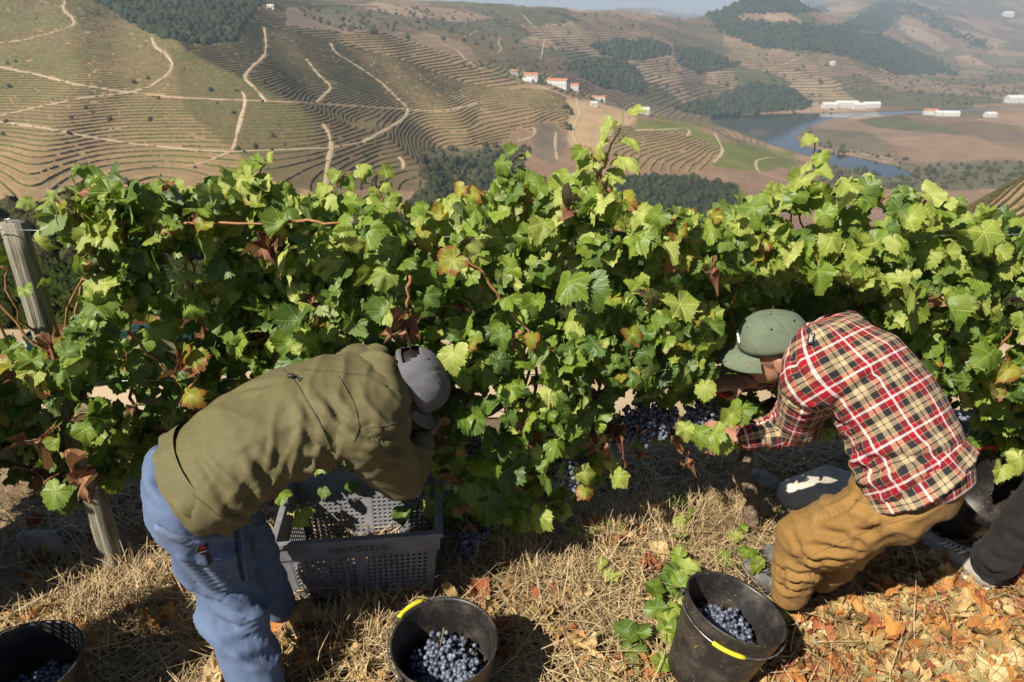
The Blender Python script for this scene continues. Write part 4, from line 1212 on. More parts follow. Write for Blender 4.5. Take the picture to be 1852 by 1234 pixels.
def cap_parts(c, A, parent, mat, hole=False, brim_mat=None, button_mat=None, scale=1.0, drop=0.25, peak=0.070):
    """peaked cap: crown of six panels, peak, button (and the strap gap at the back)"""
    l, f, u = A; c = np.array(tuple(c))
    nth, nph = 72, 16
    th = np.arange(nth) / nth * 2 * np.pi           # 0 = front
    V, F = [], []
    for i in range(nph):
        ph = i / (nph - 1) * math.pi / 2
        for t in th:
            seam = min(abs(((t + math.pi / 6) % (math.pi / 3)) - math.pi / 6), 1)
            k = 1 - 0.035 * math.exp(-(seam / 0.04) ** 2) * math.sin(ph * 1.0 + 0.2)
            h = math.sin(ph) ** 0.82; rad = math.cos(ph) ** 0.80
            fr = 1.0 + 0.06 * max(0, math.cos(t)) * math.sin(2 * ph)
            V.append(c + scale * (l * math.sin(t) * 0.087 * rad * k + f * math.cos(t) * 0.104 * rad * k * fr + u * (0.100 * h * k * fr)))
    for i in range(nph - 1):
        for j in range(nth):
            t = (th[j] + math.pi / nth); back = abs(((t - math.pi) + math.pi) % (2 * math.pi) - math.pi)
            if hole and 1 <= i < 6 and back < 0.50 * math.sqrt(max(0, 1 - ((i - 1) / 5.2) ** 2)): continue
            a, b_ = i * nth + j, i * nth + (j + 1) % nth
            F.append((a, b_, b_ + nth, a + nth))
    me = MB().add(np.array(V), F).mesh('cap', mat, True)
    Vc, _ = verts_of(me); Nc = Vc - c; Nc /= np.linalg.norm(Nc, axis=1, keepdims=True) + 1e-9
    set_verts(me, Vc + Nc * (0.0035 * noise3(Vc, 22, 5) + 0.002 * noise3(Vc, 45, 8))[:, None])
    md_bm = bmesh.new(); md_bm.from_mesh(me); bmesh.ops.remove_doubles(md_bm, verts=md_bm.verts, dist=0.0004)
    bmesh.ops.recalc_face_normals(md_bm, faces=md_bm.faces)
    bmesh.ops.solidify(md_bm, geom=md_bm.faces[:], thickness=0.003); md_bm.to_mesh(me); md_bm.free()
    me.polygons.foreach_set('use_smooth', np.ones(len(me.polygons), bool))
    cap = link('cap', me, parent)
    # peak
    V, F = [], []; ns, nt_ = 22, 8
    for side in (0, 1):
        for i in range(ns):
            s = -1 + 2 * i / (ns - 1); a = s * 1.12
            for j in range(nt_):
                t = j / (nt_ - 1)
                rim = np.array((math.sin(a) * 0.087, math.cos(a) * 0.106))
                out = rim * 1.0 + np.array((s * 0.012, peak * math.sqrt(max(0, 1 - (abs(s) ** 2.6))))) * t
                z = 0.004 - drop * 0.07 * t - 0.030 * (s * s) * (0.35 + 0.65 * t) - side * 0.004
                V.append(c + scale * (l * out[0] + f * out[1] + u * z))
    o = ns * nt_
    for i in range(ns - 1):
        for j in range(nt_ - 1):
            a = i * nt_ + j
            F += [(a, a + nt_, a + nt_ + 1, a + 1), (o + a, o + a + 1, o + a + nt_ + 1, o + a + nt_)]
    for i in range(ns - 1):
        a = i * nt_ + nt_ - 1; F.append((a, a + nt_, o + a + nt_, o + a))
        a = i * nt_; F.append((a, o + a, o + a + nt_, a + nt_))
    MB().add(np.array(V), F).build('peak', brim_mat or mat, cap, True)
    Vb, Fb = ellipsoid(c + scale * u * 0.101, A, (0.009, 0.009, 0.005))
    MB().add(Vb, Fb).build('button', button_mat or mat, cap, True)
    # eyelets
    for k in range(6):
        t = k * math.pi / 3 + math.pi / 6 * 0 + 0.0 + math.pi / 6
        ph = 0.85
        h = math.sin(ph) ** 0.82; rad = math.cos(ph) ** 0.8
        q = c + scale * (l * math.sin(t) * 0.0885 * rad + f * math.cos(t) * 0.107 * rad + u * 0.1015 * h)
        Ve, Fe = ellipsoid(q, A, (0.0035, 0.0035, 0.0025)); MB().add(Ve, Fe).build('eyelet', M_BLACK, cap, True)
    return cap

def shoe(parent, heel, toe, mat, sole_mat, lace_mat=None, w=1.0, high=0.085, sole_h=0.024, tab=None, toe_mat=None):
    heel, toe = Vector(heel), Vector(toe)
    d = (toe - heel); ln = d.length; d.normalize(); s = Vector((-d.y, d.x, 0)).normalized(); up = s.cross(d) * -1 if s.cross(d).z < 0 else s.cross(d)
    T = np.array([0.0, 0.04, 0.12, 0.25, 0.38, 0.5, 0.62, 0.75, 0.87, 0.95, 1.0])
    W = np.array([0.018, 0.029, 0.034, 0.033, 0.034, 0.040, 0.045, 0.046, 0.040, 0.027, 0.008]) * w
    Hh = np.array([0.055, 0.075, high, high + 0.004, high - 0.002, 0.070, 0.058, 0.050, 0.044, 0.034, 0.012])
    def ringV(t, ww, z0, h, sq):
        q = heel + d * ln * t; out = []
        for k in range(16):
            a = k / 16 * 2 * math.pi
            x = math.copysign(abs(math.cos(a)) ** sq, math.cos(a)) * ww
            z = math.sin(a); z = (z ** 0.8 if z > 0 else 0.0)
            out.append(tuple(q + s * x * (1 - 0.28 * max(0, z) ** 2) + up * (z0 + z * h)))
        return out
    V = []; 
    for t, ww, h in zip(T, W, Hh): V += ringV(t, ww, sole_h, h, 0.8)
    n = len(T)
    F = [(k * 16 + i, k * 16 + (i + 1) % 16, (k + 1) * 16 + (i + 1) % 16, (k + 1) * 16 + i) for k in range(n - 1) for i in range(16)]
    F += [tuple(range(16))[::-1], tuple((n - 1) * 16 + i for i in range(16))]
    sh = MB().add(np.array(V), F).build('shoe', mat, parent, True)
    V = []
    for t, ww in zip(T, W):
        q = heel + d * ln * (t * 1.03 - 0.015); k = ww + 0.005
        V += [tuple(q - s * k), tuple(q + s * k), tuple(q + s * (k - 0.001) + up * (sole_h + 0.004)), tuple(q - s * (k - 0.001) + up * (sole_h + 0.004))]
    F = [(k * 4 + i, k * 4 + (i + 1) % 4, (k + 1) * 4 + (i + 1) % 4, (k + 1) * 4 + i) for k in range(n - 1) for i in range(4)]
    F += [(3, 2, 1, 0), tuple((n - 1) * 4 + i for i in range(4))]
    MB().add(np.array(V), F).build('sole', sole_mat, sh)
    if lace_mat:
        for k in range(5):
            t = 0.42 + 0.065 * k; hh = np.interp(t, T, Hh) + sole_h + 0.003; ww = np.interp(t, T, W) * 0.62
            q = heel + d * ln * t
            pts = [q - s * ww + up * (hh - 0.012), q - s * ww * 0.4 + up * hh + d * 0.004, q + s * ww * 0.4 + up * hh - d * 0.004, q + s * ww + up * (hh - 0.012) + d * 0.008]
            MB().tube([tuple(p) for p in pts], 0.0032, 6).build('lace', lace_mat, sh, True)
        q = heel + d * ln * 0.40 + up * (high + sole_h + 0.004)
        for sg in (-1, 1):
            pts = [q, q + s * sg * 0.025 + up * 0.008, q + s * sg * 0.04 - up * 0.012 + d * 0.01, q + s * sg * 0.015 + d * 0.012]
            MB().tube([tuple(p) for p in pts], 0.003, 6).build('lace', lace_mat, sh, True)
    if tab:
        q = heel - d * 0.004
        MB().tube([tuple(q + up * 0.03), tuple(q + up * 0.085)], 0.008, 8).build('heel_tab', tab, sh, True)
    if toe_mat:
        c = heel + d * ln * 0.93 + up * (sole_h + 0.014)
        Vt, Ft = ellipsoid(c, np.array([tuple(s), tuple(d), tuple(up)]), (0.041 * w, 0.03, 0.022))
        MB().add(Vt, Ft).build('toe_cap', toe_mat, sh, True)
    return sh

def ribbon(pts, nrm, width, thick=0.003):
    P = [Vector(p) for p in pts]; mb = MB(); V = []; F = []
    for k, p in enumerate(P):
        t = (P[min(k + 1, len(P) - 1)] - P[max(k - 1, 0)]).normalized(); n = Vector(nrm[k] if isinstance(nrm, list) else nrm); n = (n - t * n.dot(t)).normalized(); s = t.cross(n)
        for a, b_ in ((-1, 0), (1, 0), (1, 1), (-1, 1)):
            V.append(tuple(p + s * a * width / 2 + n * (b_ - 0.3) * thick))
    for k in range(len(P) - 1):
        for i in range(4): F.append((k * 4 + i, k * 4 + (i + 1) % 4, (k + 1) * 4 + (i + 1) % 4, (k + 1) * 4 + i))
    F += [(3, 2, 1, 0), tuple((len(P) - 1) * 4 + i for i in range(4))]
    return V, F

def surface_near(me, pts, nrm=None):
    """snap points to a mesh, returning points and normals"""
    from mathutils.bvhtree import BVHTree
    V, _ = verts_of(me)
    t = BVHTree.FromPolygons([tuple(v) for v in V], [tuple(p.vertices) for p in me.polygons])
    out, ns = [], []
    for p in pts:
        loc, n, i, d = t.find_nearest(Vector(p)); out.append(loc); ns.append(n)
    return out, ns

def tree_of(me):
    from mathutils.bvhtree import BVHTree
    V, _ = verts_of(me)
    return BVHTree.FromPolygons(V.tolist(), [tuple(p.vertices) for p in me.polygons])
_trees = {}
def pix_on(me, pix, t=None):
    """points of a mesh seen at given places of the photo"""
    if t is None:
        if me not in _trees: _trees[me] = tree_of(me)
        t = _trees[me]
    out, ns = [], []
    for a, b_ in pix:
        loc, n, i, d = t.ray_cast(Vector((0, 0, CAMZ)), ray(a, b_).normalized())
        if loc is None: continue
        out.append(loc); ns.append(n if n.dot(ray(a, b_)) < 0 else -n)
    return out, ns
def dense(pix, step=6):
    o = []
    for (a, b_), (c_, d_) in zip(pix[:-1], pix[1:]):
        k = max(2, int(math.hypot(c_ - a, d_ - b_) / step))
        o += [(a + (c_ - a) * t / k, b_ + (d_ - b_) * t / k) for t in range(k)]
    return o + [pix[-1]]
def seam(name, me, pix, width, mat, parent, thick=0.003):
    P, ns = pix_on(me, dense(pix))
    if len(P) < 3: return None
    return MB().add(*ribbon(P, ns, width, thick)).build(name, mat, parent, True)

def creases(me, lines, width=0.009, depth=0.009):
    """sharp cloth creases pressed into a garment along lines seen in the photo"""
    V, Nr = verts_of(me)
    acc = np.zeros(len(V)); tree = tree_of(me)
    for k, ln_ in enumerate(lines):
        P, ns = pix_on(me, dense(ln_, 8), tree)
        if len(P) < 3: continue
        P = np.array([tuple(p) for p in P]); n = len(P)
        box = (V > P.min(0) - 0.06).all(1) & (V < P.max(0) + 0.06).all(1)
        idx = np.where(box)[0]
        if not len(idx): continue
        D = np.linalg.norm(V[idx][:, None, :] - P[None], axis=2)
        j = D.argmin(1); dist = D.min(1)
        fade = np.sin(np.pi * np.clip((j + 0.7) / n, 0.0, 1.0)) ** 0.7
        sc = 0.75 + 0.5 * ((k * 37) % 10) / 10
        side = 1.0
        # a groove with a soft ridge on its upper side
        acc[idx] += fade * sc * (-depth * np.exp(-(dist / width) ** 2) + 0.75 * depth * np.exp(-((dist - 2.4 * width) / (1.3 * width)) ** 2))
    set_verts(me, V + Nr * acc[:, None])
def crop_lines(x0, y0, sc, lines):
    return [[(x0 + a / sc, y0 + b_ / sc) for a, b_ in l] for l in lines]

# ---------------------------------------------------------------- picker in the olive jacket
def picker_olive():
    root = empty('person', (-0.8, 1.7, 0), 0, label='person in olive jacket and blue trousers bent over the grey crate', cat='person')
    bpy.context.view_layer.update()
    inv = Vector(root.location)
    def put(me, name, parent=root, mat=None):
        if mat and not me.materials: me.materials.append(mat)
        V, _ = verts_of(me); set_verts(me, V - np.array(tuple(inv)))
        return link(name, me, parent)
    pel = Vector((-0.905, 1.655, 0.83))
    hem = at_d(372, 865, 1.99); s1 = at_d(450, 800, 2.0); s2 = at_d(530, 757, 2.04); s3 = at_d(606, 733, 2.08); s4 = at_d(665, 716, 2.12); nk = at_d(712, 705, 2.15)
    hd = at_d(738, 694, 2.19)
    lat = Vector((-0.36, 0.93, 0.05))
    rs = at_d(655, 768, 2.0); re = at_z(722, 862, 0.70); rw = at_d(765, 795, 2.26); 
    ls = s4 + lat * 0.15; le = ls + Vector((0.16, 0.12, -0.22)); lw = le + Vector((0.13, 0.12, -0.02))
    rk = at_z(402, 1040, 0.46); ra = at_z(480, 1275, 0.09); rh = pel - lat * 0.085 + Vector((0, 0, -0.02))
    lk = at_z(446, 985, 0.46); la = at_z(508, 1108, 0.10); lh = pel + lat * 0.085 + Vector((0, 0, -0.02))
    A = axes((0.84, 0.10, 0.34), (0.38, 0.12, -0.92))
    body = skin_over('body', [loft([(pel, 0.14, 0.1), (s1, 0.13, 0.09), (s2, 0.14, 0.09), (s3, 0.15, 0.09), (s4, 0.13, 0.08), (nk, 0.06, 0.055), (nk.lerp(hd, 0.6), 0.055, 0.055)], tuple(lat)),
        limb([rs, re, rw], [0.045, 0.036, 0.025]), limb([ls, le, lw], [0.045, 0.036, 0.025]), limb([rh, rk, ra], [0.075, 0.05, 0.035]), limb([lh, lk, la], [0.075, 0.05, 0.035])]
        + head_parts(hd, A) + hand_parts(rw, (0.25, 0.9, 0.1), (0.5, 0, -0.8), 0.6, 1) + hand_parts(lw, (0.4, 0.85, 0.1), (0.3, 0, -0.9), 0.6, -1), 0.006, 4)
    body.materials.append(M_SKIN)
    put(body, 'body')
    # trousers
    tr = skin_over('trousers', [loft([(pel + Vector((0.07, 0.02, 0.03)), 0.130, 0.095), (pel, 0.166, 0.13), (pel + Vector((0.0, 0.0, -0.09)), 0.17, 0.125)], tuple(lat)),
        limb([rh, rh.lerp(rk, 0.5), rk, rk.lerp(ra, 0.55), ra], [0.108, 0.105, 0.090, 0.082, 0.072]), limb([lh, lh.lerp(lk, 0.5), lk, lk.lerp(la, 0.55), la + Vector((0, 0, 0.03))], [0.106, 0.096, 0.078, 0.07, 0.056])], 0.0075, 6)
    tdir = (rk - rh).normalized()
    cloth_folds(tr, [(rk + Vector((0.03, -0.05, 0.02)), (0.75, 0.2, 0.6), 0.18, 0.09, 0.014), (rk.lerp(ra, 0.6), (0.6, 0.1, 0.8), 0.18, 0.07, 0.011), (rh.lerp(rk, 0.4) + Vector((0.08, -0.06, 0)), (0.9, 0.3, 0.35), 0.18, 0.07, 0.016), (lk, (0.5, 0.2, 0.8), 0.15, 0.07, 0.010), (pel + Vector((0.05, -0.1, -0.1)), (0.7, 0.1, 0.6), 0.15, 0.07, 0.010), (rh.lerp(rk, 0.8) + Vector((-0.05, -0.08, 0)), (0.85, 0.0, 0.5), 0.14, 0.06, 0.009)], 0.0025, 8, 4)
    creases(tr, crop_lines(230, 600, 1.946, [[(140, 760), (250, 900), (400, 990)], [(230, 800), (330, 900), (430, 960)], [(300, 800), (390, 900), (480, 950)], [(410, 990), (470, 1040), (530, 1030)], [(300, 950), (400, 1000), (470, 1060)], [(360, 1100), (430, 1080), (500, 1080)], [(330, 1010), (400, 1040), (470, 1100)], [(90, 500), (180, 590), (300, 650)], [(440, 900), (480, 960), (540, 980)], [(420, 1160), (480, 1140), (540, 1150)]]), 0.012, 0.0075)
    tr.materials.append(M_JEAN); trw = tr.copy()
    t_o = put(tr, 'trousers')
    # jacket
    pieces = [loft([(hem, 0.188, 0.142), (s1, 0.188, 0.145), (s2, 0.19, 0.143), (s3, 0.19, 0.14), (s4, 0.168, 0.122), (s4.lerp(nk, 0.6), 0.11, 0.095)], tuple(lat)),
              limb([s4 - lat * 0.06, rs, rs.lerp(re, 0.5), re, re.lerp(rw, 0.5), rw.lerp(re, 0.12)], [0.11, 0.105, 0.09, 0.078, 0.066, 0.05]),
              limb([s4 + lat * 0.06, ls, le, lw], [0.11, 0.095, 0.075, 0.05])]
    jk = skin_over('jacket', pieces, 0.007, 7)
    cloth_folds(jk, [(rs + Vector((-0.02, -0.06, -0.06)), (0.8, 0.2, 0.6), 0.13, 0.05, 0.010), (s2 + Vector((0.02, -0.12, -0.10)), (0.8, 0.4, -0.35), 0.14, 0.055, 0.010), (s1 + Vector((0.03, -0.14, -0.1)), (0.75, 0.2, -0.5), 0.14, 0.06, 0.011), (hem + Vector((0.02, -0.1, -0.05)), (0.5, 0.3, 0.75), 0.12, 0.05, 0.008), (re, (0.2, 0.6, 0.7), 0.1, 0.04, 0.008), (s3 + Vector((0, -0.05, 0.1)), (0.9, 0.1, 0), 0.12, 0.07, 0.005), (s1 + Vector((0, 0, 0.1)), (0.5, 0.8, 0), 0.2, 0.11, 0.004)], 0.0045, 7, 2)
    creases(jk, crop_lines(230, 600, 1.946, [[(330, 530), (400, 580), (470, 600)], [(430, 420), (470, 490), (520, 560)], [(320, 560), (360, 630), (430, 660)], [(530, 430), (600, 480), (690, 440)], [(790, 340), (890, 385), (990, 335)], [(820, 420), (880, 430), (985, 400)], [(640, 250), (690, 330), (750, 370)], [(700, 220), (750, 300), (800, 335)], [(850, 335), (862, 375)], [(820, 340), (835, 385)], [(460, 470), (520, 520), (600, 530)], [(380, 500), (430, 560), (450, 620)], [(600, 200), (640, 300), (690, 400)], [(250, 440), (300, 520), (340, 560)], [(620, 330), (660, 400), (720, 430)], [(860, 440), (930, 470), (990, 460)], [(330, 250), (420, 200), (520, 180)]]), 0.010, 0.0085)
    jk.materials.append(M_JACKET); jw = jk.copy()
    j_o = put(jk, 'jacket')
    def part(o):
        if o is not None:
            o.data.transform(Matrix.Translation(-inv))
        return o
    # hem band, back yoke seam, hood, cuff, draw-cord toggle
    T = (s1 - hem).normalized(); B = lat - T * lat.dot(T); B.normalize(); Cn = T.cross(B)
    V, F = [], []
    nk_, nr_ = 72, 8
    for j in range(nr_):
        t = j / (nr_ - 1)
        for k in range(nk_):
            a = k / nk_ * 2 * math.pi
            rip = (0.005 * math.sin(a * 7 + 1.3) + 0.004 * math.sin(a * 12 + 0.4)) * t
            g = 1.0 + (0.02 if j in (nr_ - 1, nr_ - 2) else 0.0)
            d = B * math.cos(a) * (0.195 + rip) * g + Cn * math.sin(a) * (0.154 + rip) * g
            V.append(tuple(hem + d + T * (0.035 - 0.060 * t + 0.006 * math.sin(2 * a))))
    for j in range(nr_ - 1):
        for k in range(nk_):
            k2 = (k + 1) % nk_; F.append((j * nk_ + k, j * nk_ + k2, (j + 1) * nk_ + k2, (j + 1) * nk_ + k))
    part(MB().add(np.array(V), F).build('hem', M_JACKET, j_o, True))
    part(seam('hem_stitch', jw, [(292, 800), (312, 850), (345, 890), (392, 930), (432, 935)], 0.004, M_JSEAM, j_o))
    part(seam('yoke_seam', jw, [(500, 655), (540, 700), (575, 760), (600, 815)], 0.006, M_JSEAM, j_o, 0.004))
    part(seam('yoke_seam', jw, [(520, 668), (600, 672), (660, 680), (700, 700)], 0.004, M_JSEAM, j_o, 0.003))
    part(seam('arm_seam', jw, [(612, 680), (640, 730), (650, 770), (640, 800)], 0.004, M_JSEAM, j_o, 0.003))
    part(seam('sleeve_seam', jw, [(660, 775), (700, 770), (735, 762)], 0.005, M_JSEAM, j_o, 0.003))
    P, ns = pix_on(jw, [(527, 684)])
    if P:
        g = MB(); Vt, Ft = ellipsoid(P[0] + ns[0] * 0.008, np.eye(3), (0.012, 0.008, 0.007)); g.add(Vt, Ft)
        g.tube([tuple(P[0] + ns[0] * 0.006), tuple(P[0] + ns[0] * 0.016 + Vector((0.018, -0.01, 0))), tuple(P[0] + ns[0] * 0.004 + Vector((0.03, -0.02, -0.01)))], 0.002, 6)
        part(g.build('toggle', M_BLACK, j_o, True))
    hood_c = s4.lerp(nk, 0.75) + Vector((0, 0, 0.035))
    hood = skin_over('hood', [loft([(hood_c - lat * 0.15 + Vector((0.0, 0, -0.09)), 0.03, 0.035), (hood_c - lat * 0.1 + Vector((-0.02, 0, 0.01)), 0.046, 0.042), (hood_c + Vector((-0.035, 0, 0.045)), 0.062, 0.046), (hood_c + lat * 0.1 + Vector((-0.02, 0, 0.02)), 0.048, 0.042), (hood_c + lat * 0.14 + Vector((0.0, 0, -0.08)), 0.03, 0.03)], tuple(T))], 0.007, 5)
    cloth_folds(hood, [(hood_c, (0.2, 1, 0.2), 0.2, 0.07, 0.010)], 0.006, 12, 8)
    hood.materials.append(M_JACKET); put(hood, 'hood', j_o)
    dv = (rw - re).normalized()
    part(MB().add(*tube_np([tuple(rw - dv * 0.035), tuple(rw - dv * 0.015), tuple(rw + dv * 0.008)], [0.050, 0.046, 0.040], 18)).build('cuff', M_ORANGE, j_o, True))
    # trousers details
    part(seam('waistband', trw, [(276, 800), (300, 850), (340, 895), (390, 935), (430, 950)], 0.03, M_JEAN, t_o, 0.006))
    part(seam('pocket_flap', trw, [(281, 955), (310, 970), (345, 982), (375, 985)], 0.028, fabric('pocket_band', (0.11, 0.15, 0.25), (0.16, 0.21, 0.32)), t_o, 0.005))
    part(seam('side_pocket', trw, [(425, 950), (428, 985), (432, 1020), (440, 1050)], 0.012, M_JSEAM if False else fabric('pocket_dark', (0.02, 0.03, 0.06), (0.04, 0.05, 0.09)), t_o, 0.004))
    part(seam('side_pocket_edge', trw, [(434, 950), (438, 985), (441, 1020), (446, 1050)], 0.016, M_JEAN, t_o, 0.008))
    lb = part(seam('label_patch', trw, [(356, 990), (364, 991), (373, 993)], 0.03, M_BLACK, t_o, 0.006))
    P, ns = pix_on(trw, [(364, 987), (364, 999), (374, 1008)])
    if len(P) == 3:
        Rm = axes(tuple(ns[0]), (0.1, 0, 1))
        Vt = np.array([P[0] + Vector(Rm[0]) * a * 0.009 + Vector(Rm[1]) * (b_ * 0.009) + ns[0] * 0.0085 for a, b_ in ((-1, -0.7), (1, -0.7), (0, 0.8))])
        part(MB().add(Vt, [(0, 1, 2)]).build('red_triangle', M_RED, t_o))
        Vt = np.array([P[1] + Vector(Rm[0]) * a * 0.011 + Vector(Rm[1]) * (b_ * 0.0018 + 0.003) + ns[1] * 0.0085 for a, b_ in ((-1, -1), (1, -1), (1, 1), (-1, 1))])
        part(MB().add(Vt, [(0, 1, 2, 3)]).build('white_word', M_WHITE, t_o))
        part(MB().add(*ribbon([P[1] + Vector((0.012, 0, 0.002)), P[2] + ns[2] * 0.004, P[2] + Vector((0.002, 0, -0.02)) + ns[2] * 0.006], ns[2], 0.014, 0.003)).build('pocket_tag', M_BLACK, t_o))
    # cap, hair, shoes
    cap = cap_parts(hd + Vector(A[2]) * 0.012, A, root, M_CAPGREY, hole=True, scale=1.08, drop=0.05, peak=0.05)
    for o in [cap] + list(cap.children): o.data.transform(Matrix.Translation(-inv))
    hair = skin_over('hair', [ellipsoid(np.array(tuple(hd)) + A[2] * 0.022 - A[1] * 0.008, A, (0.080, 0.094, 0.088)), ellipsoid(np.array(tuple(hd)) - A[1] * 0.05 - A[2] * 0.045, A, (0.062, 0.05, 0.06))], 0.006, 3)
    V, Nr = verts_of(hair); set_verts(hair, V + Nr * (0.004 * noise3(V, 60, 3))[:, None])
    hair.materials.append(M_HAIR); put(hair, 'hair')
    for heel, toe in ((at_z(515, 1150, 0.0), at_z(612, 1128, 0.0)), (Vector((ra.x - 0.05, ra.y - 0.02, 0)), Vector((ra.x + 0.2, ra.y + 0.08, 0)))):
        heel = Vector((heel.x, heel.y, float(Gz(heel.x, heel.y)) + 0.012)); toe = Vector((toe.x, toe.y, float(Gz(toe.x, toe.y)) + 0.012))
        d = (toe - heel).normalized(); toe = heel + d * 0.285
        sh = shoe(root, heel, toe, M_BOOT, M_BLACK, M_BLACK, 1.08, 0.095, 0.028)
        for o in [sh] + list(sh.children): o.data.transform(Matrix.Translation(-inv))
    for a, b_, q in ((hem, s4, 0.24), (s4, nk, 0.15), (nk, hd, 0.14), (hd, hd, 0.17), (rs, re, 0.12), (re, rw, 0.11), (rw, rw + Vector((0.03, 0.1, 0)), 0.06), (ls, le, 0.1), (le, lw, 0.08), (pel, rk, 0.16), (rk, ra, 0.12), (pel, lk, 0.16), (lk, la, 0.12)):
        keep(a, b_, q)
    return root
person_olive = picker_olive()

# ---------------------------------------------------------------- picker in the plaid shirt
def picker_plaid():
    root = empty('person', (1.1, 1.95, 0), 0, label='person in red plaid shirt and green cap crouching to cut grapes', cat='person')
    bpy.context.view_layer.update()
    inv = Vector(root.location)
    def put(me, name, parent=root):
        V, _ = verts_of(me); set_verts(me, V - np.array(tuple(inv)))
        return link(name, me, parent)
    def part(o):
        if o is not None: o.data.transform(Matrix.Translation(-inv))
        return o
    pel = at_d(1658, 868, 2.15)
    lat = Vector((0.72, 0.69, 0.0))            # towards his right
    s1 = at_d(1640, 800, 2.16); s2 = at_d(1602, 730, 2.19); s3 = at_d(1552, 668, 2.23); s4 = at_d(1500, 632, 2.27); nk = at_d(1455, 628, 2.30)
    hd = at_d(1402, 632, 2.33)
    hem = at_d(1655, 850, 2.14)
    Ls = at_d(1468, 688, 2.16); Le = at_z(1436, 772, 0.74); Lw = at_d(1345, 792, 2.42)
    Rs = s4 + lat * 0.15; Re = at_d(1418, 668, 2.62); Rw = at_d(1350, 690, 2.52)
    Lh = pel - lat * 0.085 + Vector((0, 0, -0.03)); Rh = pel + lat * 0.085 + Vector((0, 0, -0.03))
    Lk = at_z(1452, 975, 0.43); La = at_z(1428, 1072, 0.17)
    Rk = at_z(1540, 985, 0.42); Ra = at_z(1487, 1045, 0.15)
    A = axes((-0.30, -0.02, 0.95), (-0.86, 0.26, -0.42))
    body = skin_over('body', [loft([(pel, 0.14, 0.1), (s1, 0.13, 0.09), (s2, 0.14, 0.09), (s3, 0.15, 0.09), (s4, 0.13, 0.08), (nk, 0.062, 0.06), (nk.lerp(hd, 0.6), 0.057, 0.06)], tuple(lat)),
        limb([Ls, Le, Lw], [0.045, 0.036, 0.026]), limb([Rs, Re, Rw], [0.045, 0.036, 0.026]), limb([Lh, Lk, La], [0.075, 0.05, 0.035]), limb([Rh, Rk, Ra], [0.075, 0.05, 0.035])]
        + head_parts(hd, A) + hand_parts(Rw, (-0.9, 0.12, -0.12), (0.1, 0.35, -0.9), 0.55, 1) + hand_parts(Lw, (-0.85, 0.4, 0.1), (0.1, 0.3, -0.9), 0.6, -1), 0.0055, 4)
    body.materials.append(M_SKIN); put(body, 'body')
    # hair at the nape and temple
    hair = skin_over('hair', [ellipsoid(np.array(tuple(hd)) + A[2] * 0.018 - A[1] * 0.016, A, (0.0755, 0.083, 0.086))], 0.006, 3)
    V, Nr = verts_of(hair); set_verts(hair, V + Nr * (0.003 * noise3(V, 80, 3))[:, None])
    hair.materials.append(M_HAIR); put(hair, 'hair')
    # trousers
    tr = skin_over('trousers', [loft([(pel + Vector((0, 0, 0.04)), 0.165, 0.135), (pel, 0.172, 0.14), (pel + Vector((-0.05, 0.03, -0.06)), 0.165, 0.12)], tuple(lat)),
        limb([Lh, Lh.lerp(Lk, 0.5) + Vector((0, -0.01, -0.01)), Lk, Lk.lerp(La, 0.55), La], [0.106, 0.098, 0.084, 0.074, 0.066]), limb([Rh, Rh.lerp(Rk, 0.5), Rk, Rk.lerp(Ra, 0.55), Ra], [0.102, 0.09, 0.074, 0.064, 0.054])], 0.0075, 6)
    cloth_folds(tr, [(Lk + Vector((0.06, -0.05, 0.0)), (0.55, 0.1, 0.8), 0.12, 0.08, 0.012), (Lk.lerp(La, 0.7), (0.5, 0.1, 0.8), 0.10, 0.075, 0.009), (Lh.lerp(Lk, 0.35) + Vector((0.0, -0.08, -0.03)), (0.2, 0.5, 0.8), 0.13, 0.10, 0.009), (Lh.lerp(Lk, 0.7) + Vector((0.05, -0.06, 0)), (0.3, 0.3, 0.9), 0.12, 0.075, 0.011), (Rk, (0.4, 0.1, 0.8), 0.14, 0.06, 0.010)], 0.0035, 9, 14)
    creases(tr, [[(1565, 985), (1520, 968), (1475, 955)], [(1552, 1000), (1500, 990), (1450, 988)], [(1532, 1015), (1480, 1012), (1430, 1008)], [(1432, 965), (1450, 1000), (1488, 1022)], [(1400, 1045), (1420, 1065), (1455, 1072)], [(1700, 905), (1640, 925), (1590, 932)], [(1640, 935), (1570, 958), (1500, 968)], [(1400, 1022), (1440, 1040), (1485, 1036)], [(1560, 890), (1530, 920), (1480, 940)], [(1410, 1060), (1440, 1050), (1475, 1055)], [(1600, 950), (1560, 970), (1540, 990)]], 0.010, 0.012)
    tr.materials.append(M_TAN); trw = tr.copy(); t_o = put(tr, 'trousers')
    part(seam('pocket_seam', trw, [(1548, 905), (1600, 918), (1650, 925)], 0.004, fabric('tan_seam', (0.17, 0.1, 0.035), (0.22, 0.13, 0.05)), t_o))
    part(seam('side_seam', trw, [(1650, 935), (1580, 955), (1510, 985), (1460, 1010)], 0.003, fabric('tan_seam', (0.17, 0.1, 0.035), (0.22, 0.13, 0.05)), t_o))
    # shirt
    sh = skin_over('shirt', [loft([(hem, 0.192, 0.150), (s1, 0.19, 0.146), (s2, 0.192, 0.142), (s3, 0.195, 0.138), (s4, 0.165, 0.115), (s4.lerp(nk, 0.65), 0.09, 0.08)], tuple(lat)),
        limb([s4 - lat * 0.07, Ls, Ls.lerp(Le, 0.5), Le, Le.lerp(Lw, 0.5), Lw.lerp(Le, 0.08)], [0.105, 0.094, 0.080, 0.070, 0.058, 0.046]),
        limb([s4 + lat * 0.07, Rs, Re, Re.lerp(Rw, 0.85)], [0.105, 0.088, 0.065, 0.045])], 0.008, 6)
    ax = (s4 - hem).normalized()
